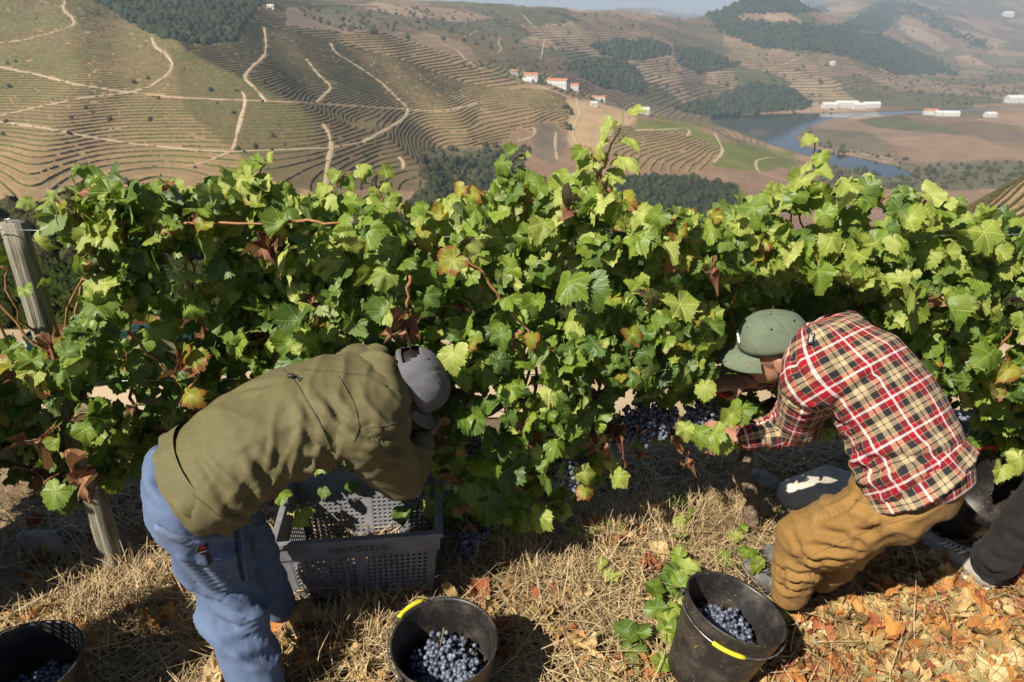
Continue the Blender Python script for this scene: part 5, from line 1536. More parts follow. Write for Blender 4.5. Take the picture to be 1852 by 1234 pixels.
    cloth_folds(sh, [(s1 - lat * 0.16, tuple(ax), 0.13, 0.05, 0.012), (hem - lat * 0.12, tuple(ax), 0.10, 0.04, 0.011), (Ls + Vector((0.03, -0.02, -0.07)), (0.5, 0.2, 0.8), 0.1, 0.045, 0.009), (Le, (0.9, -0.2, 0.2), 0.1, 0.035, 0.008), (s2 + Vector((0, -0.08, 0.06)), (0.6, 0.6, 0.4), 0.15, 0.09, 0.004)], 0.0035, 8, 24)
    weave_uv(sh, [(hem, s4, tuple(lat), 0.16, 0, 0), (Ls, Le, (0.6, 0.5, 0.6), 0.085, 0.02, 0.03), (Le, Lw, (0.2, 0.6, 0.7), 0.062, 0.05, 0.01), (Rs, Re, (0.6, 0.5, 0.6), 0.08, 0, 0), (Re, Rw, (0.2, 0.6, 0.7), 0.06, 0, 0)])
    creases(sh, crop_lines(1180, 520, 2.571, [[(920, 740), (1000, 790), (1100, 800)], [(870, 880), (950, 850), (1010, 830)], [(930, 760), (955, 800), (980, 860)], [(820, 600), (900, 650), (1000, 640)], [(600, 500), (700, 560), (800, 560)], [(480, 640), (560, 600), (600, 560)], [(450, 700), (530, 690), (600, 640)], [(1050, 380), (960, 460), (870, 540)], [(1100, 800), (1250, 790), (1350, 760)], [(640, 300), (680, 400), (760, 470)], [(1000, 860), (1120, 850), (1220, 870)]]), 0.010, 0.010)
    sh.materials.append(M_PLAID); shw = sh.copy(); s_o = put(sh, 'shirt')
    # loose shirt tail, flaring below the waist
    B = lat - ax * lat.dot(ax); B.normalize(); Cn = ax.cross(B)
    V, F, uv = [], [], []
    nk_, nr_ = 64, 7
    for j in range(nr_):
        t = j / (nr_ - 1)
        for k in range(nk_ + 1):
            a = k / nk_ * 2 * math.pi
            rip = 0.006 * math.sin(a * 9 + 1.3) * t + 0.005 * math.sin(a * 15) * t
            d = B * math.cos(a) * (0.194 + 0.008 * t + rip) + Cn * math.sin(a) * (0.152 + 0.010 * t + rip)
            V.append(tuple(hem + d - ax * (-0.03 + t * (0.085 + 0.02 * math.sin(2 * a + 0.5)))))
            uv.append((0.03 - t * 0.1 , a * 0.16))
    for j in range(nr_ - 1):
        for k in range(nk_):
            q = j * (nk_ + 1) + k; F.append((q, q + 1, q + nk_ + 2, q + nk_ + 1))
    me = mesh_np('shirt_tail', np.array(V) - np.array(tuple(inv)), np.array(F), M_PLAID, True)
    l = me.uv_layers.new(name='weave'); idx = np.empty(len(me.loops), np.int32); me.loops.foreach_get('vertex_index', idx)
    l.data.foreach_set('uv', np.array(uv, np.float32)[idx].ravel())
    link('shirt_tail', me, s_o)
    # collar
    c0 = s4.lerp(nk, 0.9)
    tn = (nk - s4).normalized()
    col = tube_np([tuple(c0 - tn * 0.012), tuple(c0 + tn * 0.012), tuple(c0 + tn * 0.03)], [0.085, 0.078, 0.072], 24, cap=False)
    me = MB().add(*col).mesh('collar', M_PLAID, True)
    V, _ = verts_of(me); set_verts(me, V - np.array(tuple(inv)))
    l = me.uv_layers.new(name='weave'); idx = np.empty(len(me.loops), np.int32); me.loops.foreach_get('vertex_index', idx)
    Vv = V - np.array(tuple(c0)); l.data.foreach_set('uv', np.stack([Vv.dot(np.array(tuple(tn))), np.arctan2(Vv.dot(np.array(tuple(B))), Vv[:, 2]) * 0.08], 1)[idx].astype(np.float32).ravel())
    link('collar', me, s_o)
    # neck label with its woven name
    P, ns = pix_on(shw, [(1470, 600), (1464, 632)])
    if len(P) == 2:
        mid = (P[0] + P[1]) / 2; nn = (ns[0] + ns[1]).normalized(); dd = (P[1] - P[0]).normalized()
        Rl = axes(tuple(nn), tuple(nn.cross(dd)))       # rows: along the text, across it, out of the cloth
        if Vector(Rl[0]).dot(dd) < 0: Rl = np.array([-Rl[0], -Rl[1], Rl[2]])
        mid = mid + nn * 0.008
        Vt = np.array([tuple(mid + Vector(Rl[0]) * a * 0.024 + Vector(Rl[1]) * b_ * 0.009) for a, b_ in ((-1, -1), (1, -1), (1, 1), (-1, 1))])
        nl = part(MB().add(Vt, [(0, 1, 2, 3)]).build('neck_label', M_BLACK, s_o))
        cu_ = bpy.data.curves.new('lettering', 'FONT'); cu_.body = 'ZARA'; cu_.size = 0.014; cu_.extrude = 0.0003; cu_.align_x = 'CENTER'; cu_.align_y = 'CENTER'
        t = bpy.data.objects.new('t', cu_); COL.objects.link(t)
        tm = bpy.data.meshes.new_from_object(t.evaluated_get(bpy.context.evaluated_depsgraph_get())); bpy.data.objects.remove(t)
        tm.materials.clear(); tm.materials.append(M_WHITE); tm.name = 'lettering'
        q0 = mid + nn * 0.0015 - inv
        tm.transform(Matrix(((Rl[0][0], Rl[1][0], Rl[2][0], q0.x), (Rl[0][1], Rl[1][1], Rl[2][1], q0.y), (Rl[0][2], Rl[1][2], Rl[2][2], q0.z), (0, 0, 0, 1))))
        link('neck_lettering', tm, s_o)
    # cap
    cap = cap_parts(hd + Vector(A[2]) * 0.028 + Vector(A[1]) * 0.0, A, root, M_CAPGREEN, scale=1.06, drop=0.35, brim_mat=M_CAPGREEN)
    for o in [cap] + list(cap.children): o.data.transform(Matrix.Translation(-inv))
    # white mark on the front of the cap
    f, u, lft = Vector(A[1]), Vector(A[2]), Vector(A[0])
    P0 = hd + u * 0.075 + f * 0.104
    g = MB()
    for (a0, b0), (a1, b1) in (((-0.006, 0.016), (-0.012, -0.004)), ((-0.012, -0.004), (-0.004, -0.018)), ((-0.002, 0.006), (0.008, -0.012))):
        p0, p1 = [P0 - lft * (a + 0.03) + u * b_ - f * 0.0 for a, b_ in ((a0, b0), (a1, b1))]
        g.tube([tuple(p0), tuple(p1)], 0.004, 6)
    part(g.build('cap_emblem', M_WHITE, cap, True))
    # shoes
    for hl, to in ((at_z(1482, 1088, 0), at_z(1382, 1008, 0)), (at_z(1440, 1118, 0), at_z(1362, 1046, 0))):
        hl = Vector((hl.x, hl.y, float(Gz(hl.x, hl.y)) + 0.012)); to = Vector((to.x, to.y, float(Gz(to.x, to.y)) + 0.012))
        d = (to - hl).normalized(); to = hl + d * 0.28
        s_ = shoe(root, hl, to, M_TRAIN, M_BLACK, M_BLACK, 1.05, 0.09, 0.024, tab=M_BLUE)
        for o in [s_] + list(s_.children): o.data.transform(Matrix.Translation(-inv))
    for a, b_, q in ((hem, s4, 0.25), (s4, nk, 0.17), (nk, hd, 0.14), (hd, hd, 0.20), (hd, hd + f * 0.1, 0.14), (Ls, Le, 0.12), (Le, Lw, 0.08), (Rs, Re, 0.13), (Re, Rw, 0.09), (Rw, Rw + Vector((-0.1, 0, 0)), 0.06), (pel, Lk, 0.16), (Lk, La, 0.12), (pel, Rk, 0.16)):
        keep(a, b_, q)
    # keep the view to his hand and face clear
    for q in (hd, Rw + Vector((-0.06, 0, 0)), Re):
        keep(Vector((0, 0, CAMZ)).lerp(q, 0.80), q, 0.075)
    return root, Rw
person_plaid, plaid_wrist = picker_plaid()
# his red secateurs
sc_ = empty('secateurs', tuple(plaid_wrist + Vector((-0.09, 0.0, -0.045))), 0, label='red handled secateurs in the hand of the person in plaid', cat='secateurs')
for s in (-1, 1):
    MB().tube([(0.05, 0.012 * s, -0.02), (0.02, 0.016 * s, -0.012), (-0.01, 0.004 * s, 0)], [0.006, 0.007, 0.005], 8).build('handle', M_RED, sc_, True)
    MB().add(np.array([(-0.01, 0.004 * s, 0.003), (-0.055, 0.001 * s, 0.004), (-0.03, 0.012 * s, 0.0035), (-0.01, 0.004 * s, -0.001), (-0.055, 0.001 * s, 0.0), (-0.03, 0.012 * s, -0.0005)]), [(0, 1, 2), (3, 5, 4), (0, 3, 4, 1), (1, 4, 5, 2), (2, 5, 3, 0)]).build('blade', M_STEEL, sc_)

# ---------------------------------------------------------------- the third picker: only a leg and a canvas shoe are in view
def picker_dark():
    root = empty('person', (1.85, 2.05, 0), 0, label='person at the right edge, only a charcoal trouser leg and canvas shoe showing', cat='person')
    bpy.context.view_layer.update()
    inv = Vector(root.location)
    def put(me, name):
        V, _ = verts_of(me); set_verts(me, V - np.array(tuple(inv))); return link(name, me, root)
    la = at_z(1800, 1010, 0.20); lk = at_z(1900, 900, 0.48); pel = Vector((2.18, 2.0, 0.83))
    lat = Vector((0.85, -0.5, 0)); lh = pel - lat * 0.08; rh = pel + lat * 0.08
    rk = Vector((2.35, 2.1, 0.45)); ra = Vector((2.4, 1.98, 0.1))
    s1 = pel + Vector((0.05, 0.1, 0.18)); s2 = pel + Vector((0.08, 0.24, 0.32)); s3 = pel + Vector((0.1, 0.36, 0.4)); nk = pel + Vector((0.1, 0.45, 0.42)); hd = pel + Vector((0.1, 0.56, 0.44))
    A = axes((0.1, 0.6, 0.75), (0.05, 0.75, -0.6))
    Rs, Ls = s3 + lat * 0.16, s3 - lat * 0.16
    Re, Le = Rs + Vector((0.05, 0.1, -0.24)), Ls + Vector((-0.03, 0.1, -0.24)); Rw, Lw = Re + Vector((-0.05, 0.2, -0.05)), Le + Vector((0.05, 0.2, -0.05))
    body = skin_over('body', [loft([(pel, 0.14, 0.1), (s1, 0.13, 0.09), (s2, 0.14, 0.09), (s3, 0.13, 0.08), (nk, 0.06, 0.055), (nk.lerp(hd, 0.6), 0.055, 0.055)], tuple(lat)), limb([Rs, Re, Rw], [0.045, 0.036, 0.025]), limb([Ls, Le, Lw], [0.045, 0.036, 0.025]), limb([lh, lk, la], [0.07, 0.05, 0.035]), limb([rh, rk, ra], [0.07, 0.05, 0.035])] + head_parts(hd, A) + hand_parts(Rw, (0, 0.9, -0.1), (-0.5, 0, -0.8), 0.6, 1) + hand_parts(Lw, (0, 0.9, -0.1), (0.5, 0, -0.8), 0.6, -1), 0.007, 4)
    body.materials.append(M_SKIN); put(body, 'body')
    tr = skin_over('trousers', [loft([(pel + Vector((0, 0.03, 0.06)), 0.16, 0.13), (pel, 0.17, 0.135), (pel + Vector((0, 0, -0.08)), 0.165, 0.12)], tuple(lat)), limb([lh, lh.lerp(lk, 0.5), lk, lk.lerp(la, 0.5), la], [0.11, 0.105, 0.095, 0.085, 0.075]), limb([rh, rk, ra], [0.11, 0.1, 0.09])], 0.009, 5)
    cloth_folds(tr, [(lk, (0.6, 0, 0.8), 0.16, 0.13, 0.006), (lk.lerp(la, 0.75), (0.5, 0.1, 0.8), 0.14, 0.10, 0.007)], 0.004, 9, 44)
    creases(tr, crop_lines(1660, 780, 3.854, [[(560, 580), (640, 610), (720, 560)], [(480, 840), (560, 900), (660, 920)], [(440, 940), (520, 1000), (620, 990)], [(640, 700), (690, 760), (735, 780)]]), 0.012, 0.012)
    tr.materials.append(M_DARK); put(tr, 'trousers')
    jk = skin_over('sweater', [loft([(pel + Vector((0, 0.02, 0.06)), 0.18, 0.145), (s1, 0.18, 0.14), (s2, 0.185, 0.14), (s3, 0.16, 0.11), (nk, 0.08, 0.075)], tuple(lat)), limb([s3 + lat * 0.06, Rs, Re, Rw], [0.1, 0.09, 0.07, 0.045]), limb([s3 - lat * 0.06, Ls, Le, Lw], [0.1, 0.09, 0.07, 0.045])], 0.01, 5)
    cloth_folds(jk, [(s1, (0.2, 0.7, 0.6), 0.2, 0.06, 0.008)], 0.004, 9, 54)
    jk.materials.append(M_DARK); put(jk, 'sweater')
    hair = skin_over('hair', [ellipsoid(np.array(tuple(hd)) + A[2] * 0.022 - A[1] * 0.012, A, (0.08, 0.092, 0.09))], 0.007, 2); hair.materials.append(M_HAIR); put(hair, 'hair')
    for hl, to in ((at_z(1786, 1078, 0), at_z(1680, 1000, 0)), (Vector((2.41, 1.9, 0)), Vector((2.36, 2.16, 0)))):
        hl = Vector((hl.x, hl.y, float(Gz(hl.x, hl.y)) + 0.014)); to = Vector((to.x, to.y, float(Gz(to.x, to.y)) + 0.014))
        d = (to - hl).normalized(); to = hl + d * 0.30
        s_ = shoe(root, hl, to, M_SNEAK, M_WHITE, M_WHITE, 1.06, 0.075, 0.03, toe_mat=M_SNEAK)
        for o in [s_] + list(s_.children): o.data.transform(Matrix.Translation(-inv))
    for a, b_, q in ((pel, nk, 0.22), (hd, hd, 0.16), (lh, lk, 0.15), (lk, la, 0.14), (rh, rk, 0.15), (rk, ra, 0.13), (Rs, Re, 0.11), (Re, Rw, 0.09), (Ls, Le, 0.11), (Le, Lw, 0.09)):
        keep(a, b_, q)
picker_dark()
print('PEOPLE OK')
# ================================================================ the vine row
OUT_TOP = [(-260, 330), (-60, 400), (0, 420), (40, 395), (100, 340), (130, 305), (200, 315), (280, 300), (360, 310), (420, 292), (500, 300), (560, 330), (620, 330), (700, 335), (760, 350), (830, 350), (900, 320), (980, 300), (1060, 300), (1110, 305), (1170, 345), (1250, 350), (1330, 345), (1400, 315), (1480, 290), (1560, 305), (1640, 318), (1720, 335), (1800, 360), (1852, 372), (2000, 372), (2200, 380)]
OUT_BOT = [(-260, 900), (0, 850), (60, 880), (130, 905), (230, 860), (300, 780), (500, 870), (700, 930), (860, 985), (960, 960), (1010, 930), (1070, 870), (1150, 800), (1230, 790), (1330, 810), (1450, 790), (1560, 780), (1700, 800), (1852, 830), (2200, 850)]
VINE_X = [-1.30, -0.17, 0.97, 2.05]
HOLES = [([(-300, 370), (40, 370), (120, 420), (150, 560), (110, 640), (-300, 600)], 0.02),
         ([(30, 380), (150, 405), (165, 520), (110, 600), (60, 560)], 0.12),
         ([(290, 425), (400, 425), (410, 560), (330, 650), (215, 660), (205, 600), (290, 540)], 0.2),
         ([(-60, 820), (130, 850), (130, 920), (-60, 920)], 0.5),
         ([(1060, 680), (1300, 690), (1320, 810), (1060, 860)], 0.28),
         ([(1300, 700), (1500, 720), (1500, 810), (1300, 820)], 0.45),
         ([(500, 840), (810, 840), (810, 1000), (500, 960)], 0.10),
         ([(860, 780), (1060, 800), (1060, 960), (860, 990)], 0.75)]
bt = np.array(OUT_TOP, float); bb = np.array(OUT_BOT, float)
r = np.random.default_rng(2024)

m_cane = mat_noise('vine_cane', (0.17, 0.075, 0.03), (0.34, 0.17, 0.07), 30, 0.6, 120, 0.4, 0.003)
m_green_cane = mat_noise('green_shoot', (0.16, 0.17, 0.05), (0.30, 0.27, 0.09), 20, 0.5)
m_bark = mat_noise('vine_bark', (0.08, 0.055, 0.038), (0.24, 0.17, 0.115), 22, 0.95, 45, 1.0, 0.02)

LG = [leaf_np(k, 17, droop=0.10 + 0.12 * (k % 4), cup=-0.25 + 0.14 * (k % 5), wave=0.10 + 0.06 * (k % 3), fold=(0.0, 0.35, -0.3, 0.15, 0.6)[k % 5], tipcurl=(-0.3, 0.15, -0.6)[k % 3]) for k in range(10)]
LD = [leaf_np(60 + k, 14, droop=0.6, cup=0.5, wave=0.4, crumple=0.75 + 0.15 * k) for k in range(4)]
LL = [leaf_np(80 + k, 8, droop=0.12 + 0.1 * (k % 4), cup=-0.25 + 0.14 * (k % 5), wave=0.15, rings=(0.55, 1.0), fold=(0.0, 0.35, -0.3, 0.15, 0.6)[k % 5], tipcurl=(-0.3, 0.15, -0.6)[k % 3]) for k in range(8)]
MATS = {'g': M_GREEN, 'd': M_DEEP, 'l': M_LITE, 'y': M_YEL, 'b': M_DRY}
ME = {k: [leaf_mesh('leaf', d, MATS[k]) for d in (LD if k == 'b' else LG)] for k in MATS}

vines = []
vlabels = ['grapevine around the weathered wooden post at the left', 'grapevine with a dark gnarled trunk between the crate and the straw', 'grapevine the man in the plaid shirt is picking', 'grapevine at the right edge above the black bucket']
for x, lb in zip(VINE_X, vlabels):
    vines.append(empty('grapevine', (x, row_y(x), 0), 0, label=lb, cat='grapevine', group='vines of the row'))
bpy.context.view_layer.update()
def vine_at(x):
    return int(np.argmin([abs(x - a) for a in VINE_X]))

def to_local(V, i):
    return np.asarray(V, float) - np.array((VINE_X[i], row_y(VINE_X[i]), 0))

# trunk, arms and canes
def wob(pts, amp, rr):
    P = [Vector(p) for p in pts]; out = []
    n = len(P)
    for k in range(n - 1):
        for t in np.linspace(0, 1, 5, endpoint=False):
            p0 = P[max(k - 1, 0)]; p1 = P[k]; p2 = P[k + 1]; p3 = P[min(k + 2, n - 1)]
            q = 0.5 * ((2 * p1) + (p2 - p0) * t + (2 * p0 - 5 * p1 + 4 * p2 - p3) * t * t + (3 * p1 - p0 - 3 * p2 + p3) * t ** 3)
            out.append(q + Vector(rr.normal(0, amp, 3)))
    out.append(P[-1])
    return out
for i, x in enumerate(VINE_X):
    y = row_y(x)
    pts = wob([(x, y, -0.05), (x + 0.03, y - 0.03, 0.15), (x - 0.035, y, 0.34), (x + 0.02, y + 0.02, 0.52), (x, y, 0.64)], 0.006, r)
    mb = MB()
    k = np.linspace(0, 1, len(pts))
    V, F = tube_np(pts, 0.036 - 0.012 * k + 0.007 * np.sin(k * 17), 12)
    V = V + 0.011 * np.stack([noise3(V, 26, 5), noise3(V, 26, 6), 0 * V[:, 0]], 1)
    mb.add(to_local(V, i), F)
    mb.build('trunk', m_bark, vines[i], True)
    for s in (-1, 1):
        pts = wob([(x, y, 0.6), (x + s * 0.12, y - 0.02, 0.68), (x + s * 0.34, y + 0.02, 0.7), (x + s * 0.55, y, 0.72)], 0.006, r)
        V, F = tube_np(pts, np.linspace(0.026, 0.012, len(pts)), 8)
        MB().add(to_local(V, i), F).build('arm', m_bark, vines[i], True)
    for c in range(13):
        cx = x + r.uniform(-0.56, 0.56); cy = row_y(cx)
        px_, _ = project1((cx, cy, 1.2))
        zt = at_y(px_, np.interp(px_, bt[:, 0], bt[:, 1]), cy).z
        dx = r.normal(0, 0.12); dy = r.uniform(-0.24, 0.16)
        pts = wob([(cx, cy, 0.7), (cx + dx * 0.4, cy + dy * 0.4, 0.95), (cx + dx, cy + dy * 0.9, 1.2), (cx + dx * 1.6, cy + dy, min(zt - 0.15, 1.42))], 0.006, r)
        V, F = tube_np(pts, np.linspace(0.0065, 0.003, len(pts)), 5)
        MB().add(to_local(V, i), F).build('cane', m_cane, vines[i], True)

leaves = []     # (kind, variant, pos, frame, scale, front)
sunv = np.array((-SUN_DIR.x, -SUN_DIR.y, -SUN_DIR.z))
def add_leaf(p, kind=None, scale=None, nrm=None, tip=None, front=0.0):
    p = np.asarray(p, float)
    if kind is None:
        h = p[2]
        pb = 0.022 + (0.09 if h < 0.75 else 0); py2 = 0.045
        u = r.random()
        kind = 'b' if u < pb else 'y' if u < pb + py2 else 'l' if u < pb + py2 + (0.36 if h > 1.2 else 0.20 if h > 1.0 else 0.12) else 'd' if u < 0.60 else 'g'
    if nrm is None:
        q = r.random()
        n_ = np.array((r.normal(-0.12, 0.62), r.normal(-0.5, 0.55), r.normal(0.55, 0.5)))
        nrm = n_ / np.linalg.norm(n_) + (0.35 * sunv if q < 0.5 else 0)
    if tip is None:
        tip = np.array((r.normal(0, 0.9), -0.35 + r.normal(0, 0.5), -1.0 + r.normal(0, 0.35)))
    if scale is None:
        scale = (0.021 + 0.042 * r.random() ** 1.35) * (0.85 if kind == 'b' else 1.0)
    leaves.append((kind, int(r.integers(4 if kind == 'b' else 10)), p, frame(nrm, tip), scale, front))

want = 8200
cnt = 0
while cnt < want:
    px_ = r.uniform(-250, 2180)
    top = np.interp(px_, bt[:, 0], bt[:, 1]); bot = np.interp(px_, bb[:, 0], bb[:, 1])
    py_ = r.uniform(top + 30 + 34 * fbm(np.array([px_ / 60.0]), np.array([0.3]), 95, 3)[0] * 2, bot)
    d = 1.0
    for poly, k in HOLES:
        if in_poly(np.array([px_]), np.array([py_]), poly)[0]: d = min(d, k)
    d *= np.clip(0.35 + 3.2 * (fbm(np.array([px_ / 80.0]), np.array([py_ / 80.0]), 91, 3)[0] + 0.2), 0.14, 1.0)
    if r.random() > d: continue
    u = r.random()
    off = r.uniform(-0.30, -0.16) if u < 0.42 else r.uniform(-0.16, 0.28)
    off += 0.42 * fbm(np.array([px_ / 120.0 + 7]), np.array([py_ / 105.0]), 93, 2)[0]
    th = np.clip((bot - py_) / 120.0, 0.35, 1.0) * np.clip((py_ - top) / 60.0 + 0.45, 0.45, 1.0)
    x0 = (px_ - CX) / FPX * 2.5
    p = at_y(px_, py_, row_y(x0) + off * th)
    if p.z < 0.06: continue
    # keep the pickers' heads, arms and the crate free
    if any(math.dist(p, q) < rad for q, rad in KEEP): continue
    add_leaf(p, front=off)
    cnt += 1

def shoot(pix, y0, n, sc=(0.04, 0.066), kinds='gl', thick=0.0045, mat=None, vi=None, spread=0.5, end_tuft=True):
    """a cane through points of the photo at a given distance, with alternating leaves"""
    P = [at_y(a, b_, y0 + d_) for a, b_, d_ in pix]
    pts = wob([tuple(q) for q in P], 0.003, r)
    i = vine_at(P[0].x) if vi is None else vi
    V, F = tube_np(pts, np.linspace(thick, thick * 0.45, len(pts)), 6)
    MB().add(to_local(V, i), F).build('cane', mat or m_cane, vines[i], True)
    for k in range(n):
        t = (k + 0.6) / n * (len(pts) - 1)
        j = int(min(t, len(pts) - 2)); q = pts[j].lerp(pts[j + 1], t - j)
        s = 1 if k % 2 else -1
        sc_ = r.uniform(*sc) * (1.0 - 0.35 * k / n)
        dirv = np.array((s * r.uniform(0.5, 1.0), -r.uniform(0.0, 0.7), r.uniform(-0.5, 0.35)))
        pos = np.array(q) + dirv / np.linalg.norm(dirv) * sc_ * 0.8
        nrm = np.array((r.normal(-0.25, 0.3), r.normal(-0.55, 0.3), 0.7))
        add_leaf(pos, kinds[int(r.integers(len(kinds)))], sc_, nrm, dirv + (0, 0, -0.35), front=-1)
shoot([(1105, 360, 0), (1085, 310, 0), (1070, 275, 0), (1058, 262, 0)], 2.2, 5, (0.035, 0.055), 'gly')
shoot([(1085, 315, 0), (1105, 270, -0.02), (1120, 235, -0.03), (1128, 205, -0.03)], 2.2, 6, (0.04, 0.06), 'l', mat=m_green_cane)
shoot([(1430, 360, 0), (1455, 330, 0), (1468, 290, 0), (1475, 250, 0)], 2.25, 7, (0.035, 0.055), 'll', mat=m_green_cane)
shoot([(150, 400, 0), (120, 370, -0.02), (85, 362, -0.04), (66, 360, -0.05)], 2.1, 5, (0.035, 0.05), 'gl', mat=m_green_cane)
shoot([(150, 420, 0), (150, 360, 0), (160, 320, 0), (130, 300, 0)], 2.15, 6, (0.035, 0.055), 'gl', mat=m_green_cane)
shoot([(250, 405, 0), (235, 360, 0), (200, 320, 0), (160, 305, 0)], 2.1, 7, (0.04, 0.06), 'gd', mat=m_green_cane)
shoot([(420, 400, 0), (440, 350, 0), (470, 310, 0), (490, 290, 0)], 2.15, 7, (0.045, 0.065), 'lg', mat=m_green_cane)
shoot([(690, 400, 0), (690, 360, 0), (680, 330, 0), (690, 310, 0)], 2.2, 6, (0.035, 0.055), 'lg')
shoot([(930, 350, 0), (935, 320, 0), (925, 295, 0), (945, 280, 0)], 2.2, 7, (0.04, 0.06), 'gl')
shoot([(815, 390, 0), (830, 365, 0), (842, 348, 0), (850, 335, 0)], 2.2, 5, (0.035, 0.05), 'ly')
shoot([(610, 400, 0), (600, 350, 0), (620, 320, 0), (640, 310, 0)], 2.2, 6, (0.04, 0.055), 'lg')
# bare woody canes one can see
shoot([(132, 405, 0), (250, 403, 0), (400, 405, 0), (520, 405, 0)], 1.98, 4, (0.04, 0.055), 'gy', 0.0065)
shoot([(500, 405, 0), (560, 400, 0), (620, 403, 0)], 2.0, 2, (0.05, 0.06), 'g', 0.006)
shoot([(235, 600, 0), (270, 640, 0), (305, 670, 0), (330, 700, 0)], 2.0, 2, (0.04, 0.05), 'g', 0.006)
shoot([(375, 650, 0), (350, 690, 0), (325, 730, 0)], 1.98, 2, (0.05, 0.06), 'yb', 0.006)
shoot([(810, 445, 0), (870, 490, 0), (920, 560, 0), (1010, 640, 0)], 2.0, 3, (0.05, 0.06), 'gy', 0.006)
shoot([(1100, 340, 0), (1130, 375, 0), (1200, 400, 0), (1280, 420, 0)], 2.1, 4, (0.05, 0.06), 'gl', 0.006)
shoot([(1180, 680, 0), (1190, 740, 0), (1185, 800, 0)], 2.3, 2, (0.03, 0.04), 'b', 0.006)
shoot([(1080, 740, 0), (1120, 790, 0), (1150, 830, 0)], 2.3, 2, (0.03, 0.04), 'b', 0.006)
shoot([(1280, 690, 0), (1270, 740, 0), (1265, 800, 0)], 2.3, 1, (0.03, 0.04), 'b', 0.006)
shoot([(740, 500, 0), (738, 560, 0), (745, 600, 0)], 2.0, 1, (0.04, 0.05), 'b', 0.006)
shoot([(20, 660, 0), (60, 650, 0), (100, 690, 0)], 1.95, 3, (0.045, 0.06), 'yg', 0.004)
shoot([(1500, 405, 0), (1640, 415, 0), (1790, 420, 0)], 2.25, 5, (0.05, 0.06), 'lg', 0.005)
# particular leaves: px, py, distance, size, kind
for a, b_, y_, s_, k_ in [(735, 592, 1.98, 0.06, 'b'), (752, 596, 2.0, 0.05, 'b'), (497, 447, 1.97, 0.06, 'b'), (490, 460, 1.97, 0.045, 'b'), (252, 445, 2.02, 0.055, 'b'), (92, 620, 1.95, 0.05, 'b'), (60, 672, 1.95, 0.05, 'b'), (165, 880, 1.9, 0.062, 'b'), (150, 835, 1.92, 0.06, 'b'), (85, 790, 1.95, 0.065, 'b'), (1290, 487, 2.0, 0.045, 'b'), (350, 645, 1.98, 0.06, 'y'), (330, 635, 1.98, 0.05, 'y'), (190, 420, 2.0, 0.055, 'y'),
        (100, 890, 1.9, 0.06, 'g'), (110, 905, 1.92, 0.05, 'd'), (975, 935, 2.12, 0.065, 'l'), (950, 940, 2.15, 0.06, 'g'), (880, 910, 2.1, 0.085, 'd'), (920, 850, 2.1, 0.09, 'd'), (900, 800, 2.08, 0.08, 'd'), (860, 870, 2.08, 0.08, 'd'), (1338, 742, 1.95, 0.052, 'g'), (1322, 752, 1.96, 0.045, 'l'), (1290, 785, 1.93, 0.056, 'g'), (1262, 782, 1.94, 0.05, 'g'), (1240, 775, 1.97, 0.04, 'l'), (1305, 800, 1.94, 0.045, 'l'), (1275, 700, 2.0, 0.045, 'l'), (1120, 860, 2.15, 0.05, 'l'), (1055, 855, 2.1, 0.05, 'l'), (1060, 885, 2.12, 0.045, 'y'), (1120, 790, 2.2, 0.07, 'b'), (1100, 800, 2.2, 0.07, 'b'), (1260, 690, 2.2, 0.06, 'b'), (1250, 640, 2.2, 0.05, 'b'), (1150, 650, 2.15, 0.05, 'b'), (1215, 780, 2.3, 0.06, 'b'), (1290, 800, 2.2, 0.05, 'b'), (1245, 830, 2.3, 0.045, 'b'), (980, 865, 2.2, 0.05, 'b'),
        (1500, 640, 2.35, 0.06, 'g'), (660, 415, 1.98, 0.07, 'g'), (700, 560, 1.97, 0.06, 'd'), (540, 580, 1.96, 0.07, 'd'), (820, 640, 1.95, 0.06, 'l'), (1030, 510, 1.98, 0.075, 'g'), (1070, 520, 1.98, 0.07, 'd'), (1230, 550, 1.98, 0.065, 'l'), (1640, 560, 2.1, 0.075, 'g'), (1480, 490, 2.05, 0.06, 'g'), (240, 515, 2.0, 0.06, 'd'), (215, 490, 2.0, 0.055, 'g'), (1790, 640, 2.05, 0.07, 'g'), (1720, 560, 2.05, 0.065, 'g'), (1780, 420, 2.1, 0.06, 'l'), (1810, 850, 2.25, 0.05, 'l'), (1845, 830, 2.25, 0.06, 'l'), (540, 930, 1.9, 0.055, 'l')]:
    add_leaf(at_y(a, b_, y_), k_, s_, np.array((r.normal(-0.2, 0.2), -0.6 + r.normal(0, 0.15), 0.6)), np.array((r.normal(0, 0.3), -0.3, -1)), front=-1)

for i in range(4):
    mine = [q for q in leaves if vine_at(q[2][0]) == i]
    mine.sort(key=lambda q: q[5] - 1.5 * q[4] + (0.6 if not (-0.82 < q[2][0] / q[2][1] < 0.82) else 0))
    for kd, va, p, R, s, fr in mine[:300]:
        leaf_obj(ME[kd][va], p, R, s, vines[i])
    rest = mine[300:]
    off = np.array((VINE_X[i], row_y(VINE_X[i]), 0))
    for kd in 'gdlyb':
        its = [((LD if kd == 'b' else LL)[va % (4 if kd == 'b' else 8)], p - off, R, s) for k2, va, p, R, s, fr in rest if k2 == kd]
        if its: joined_leaves('foliage', its, MATS[kd], vines[i], kind='stuff')

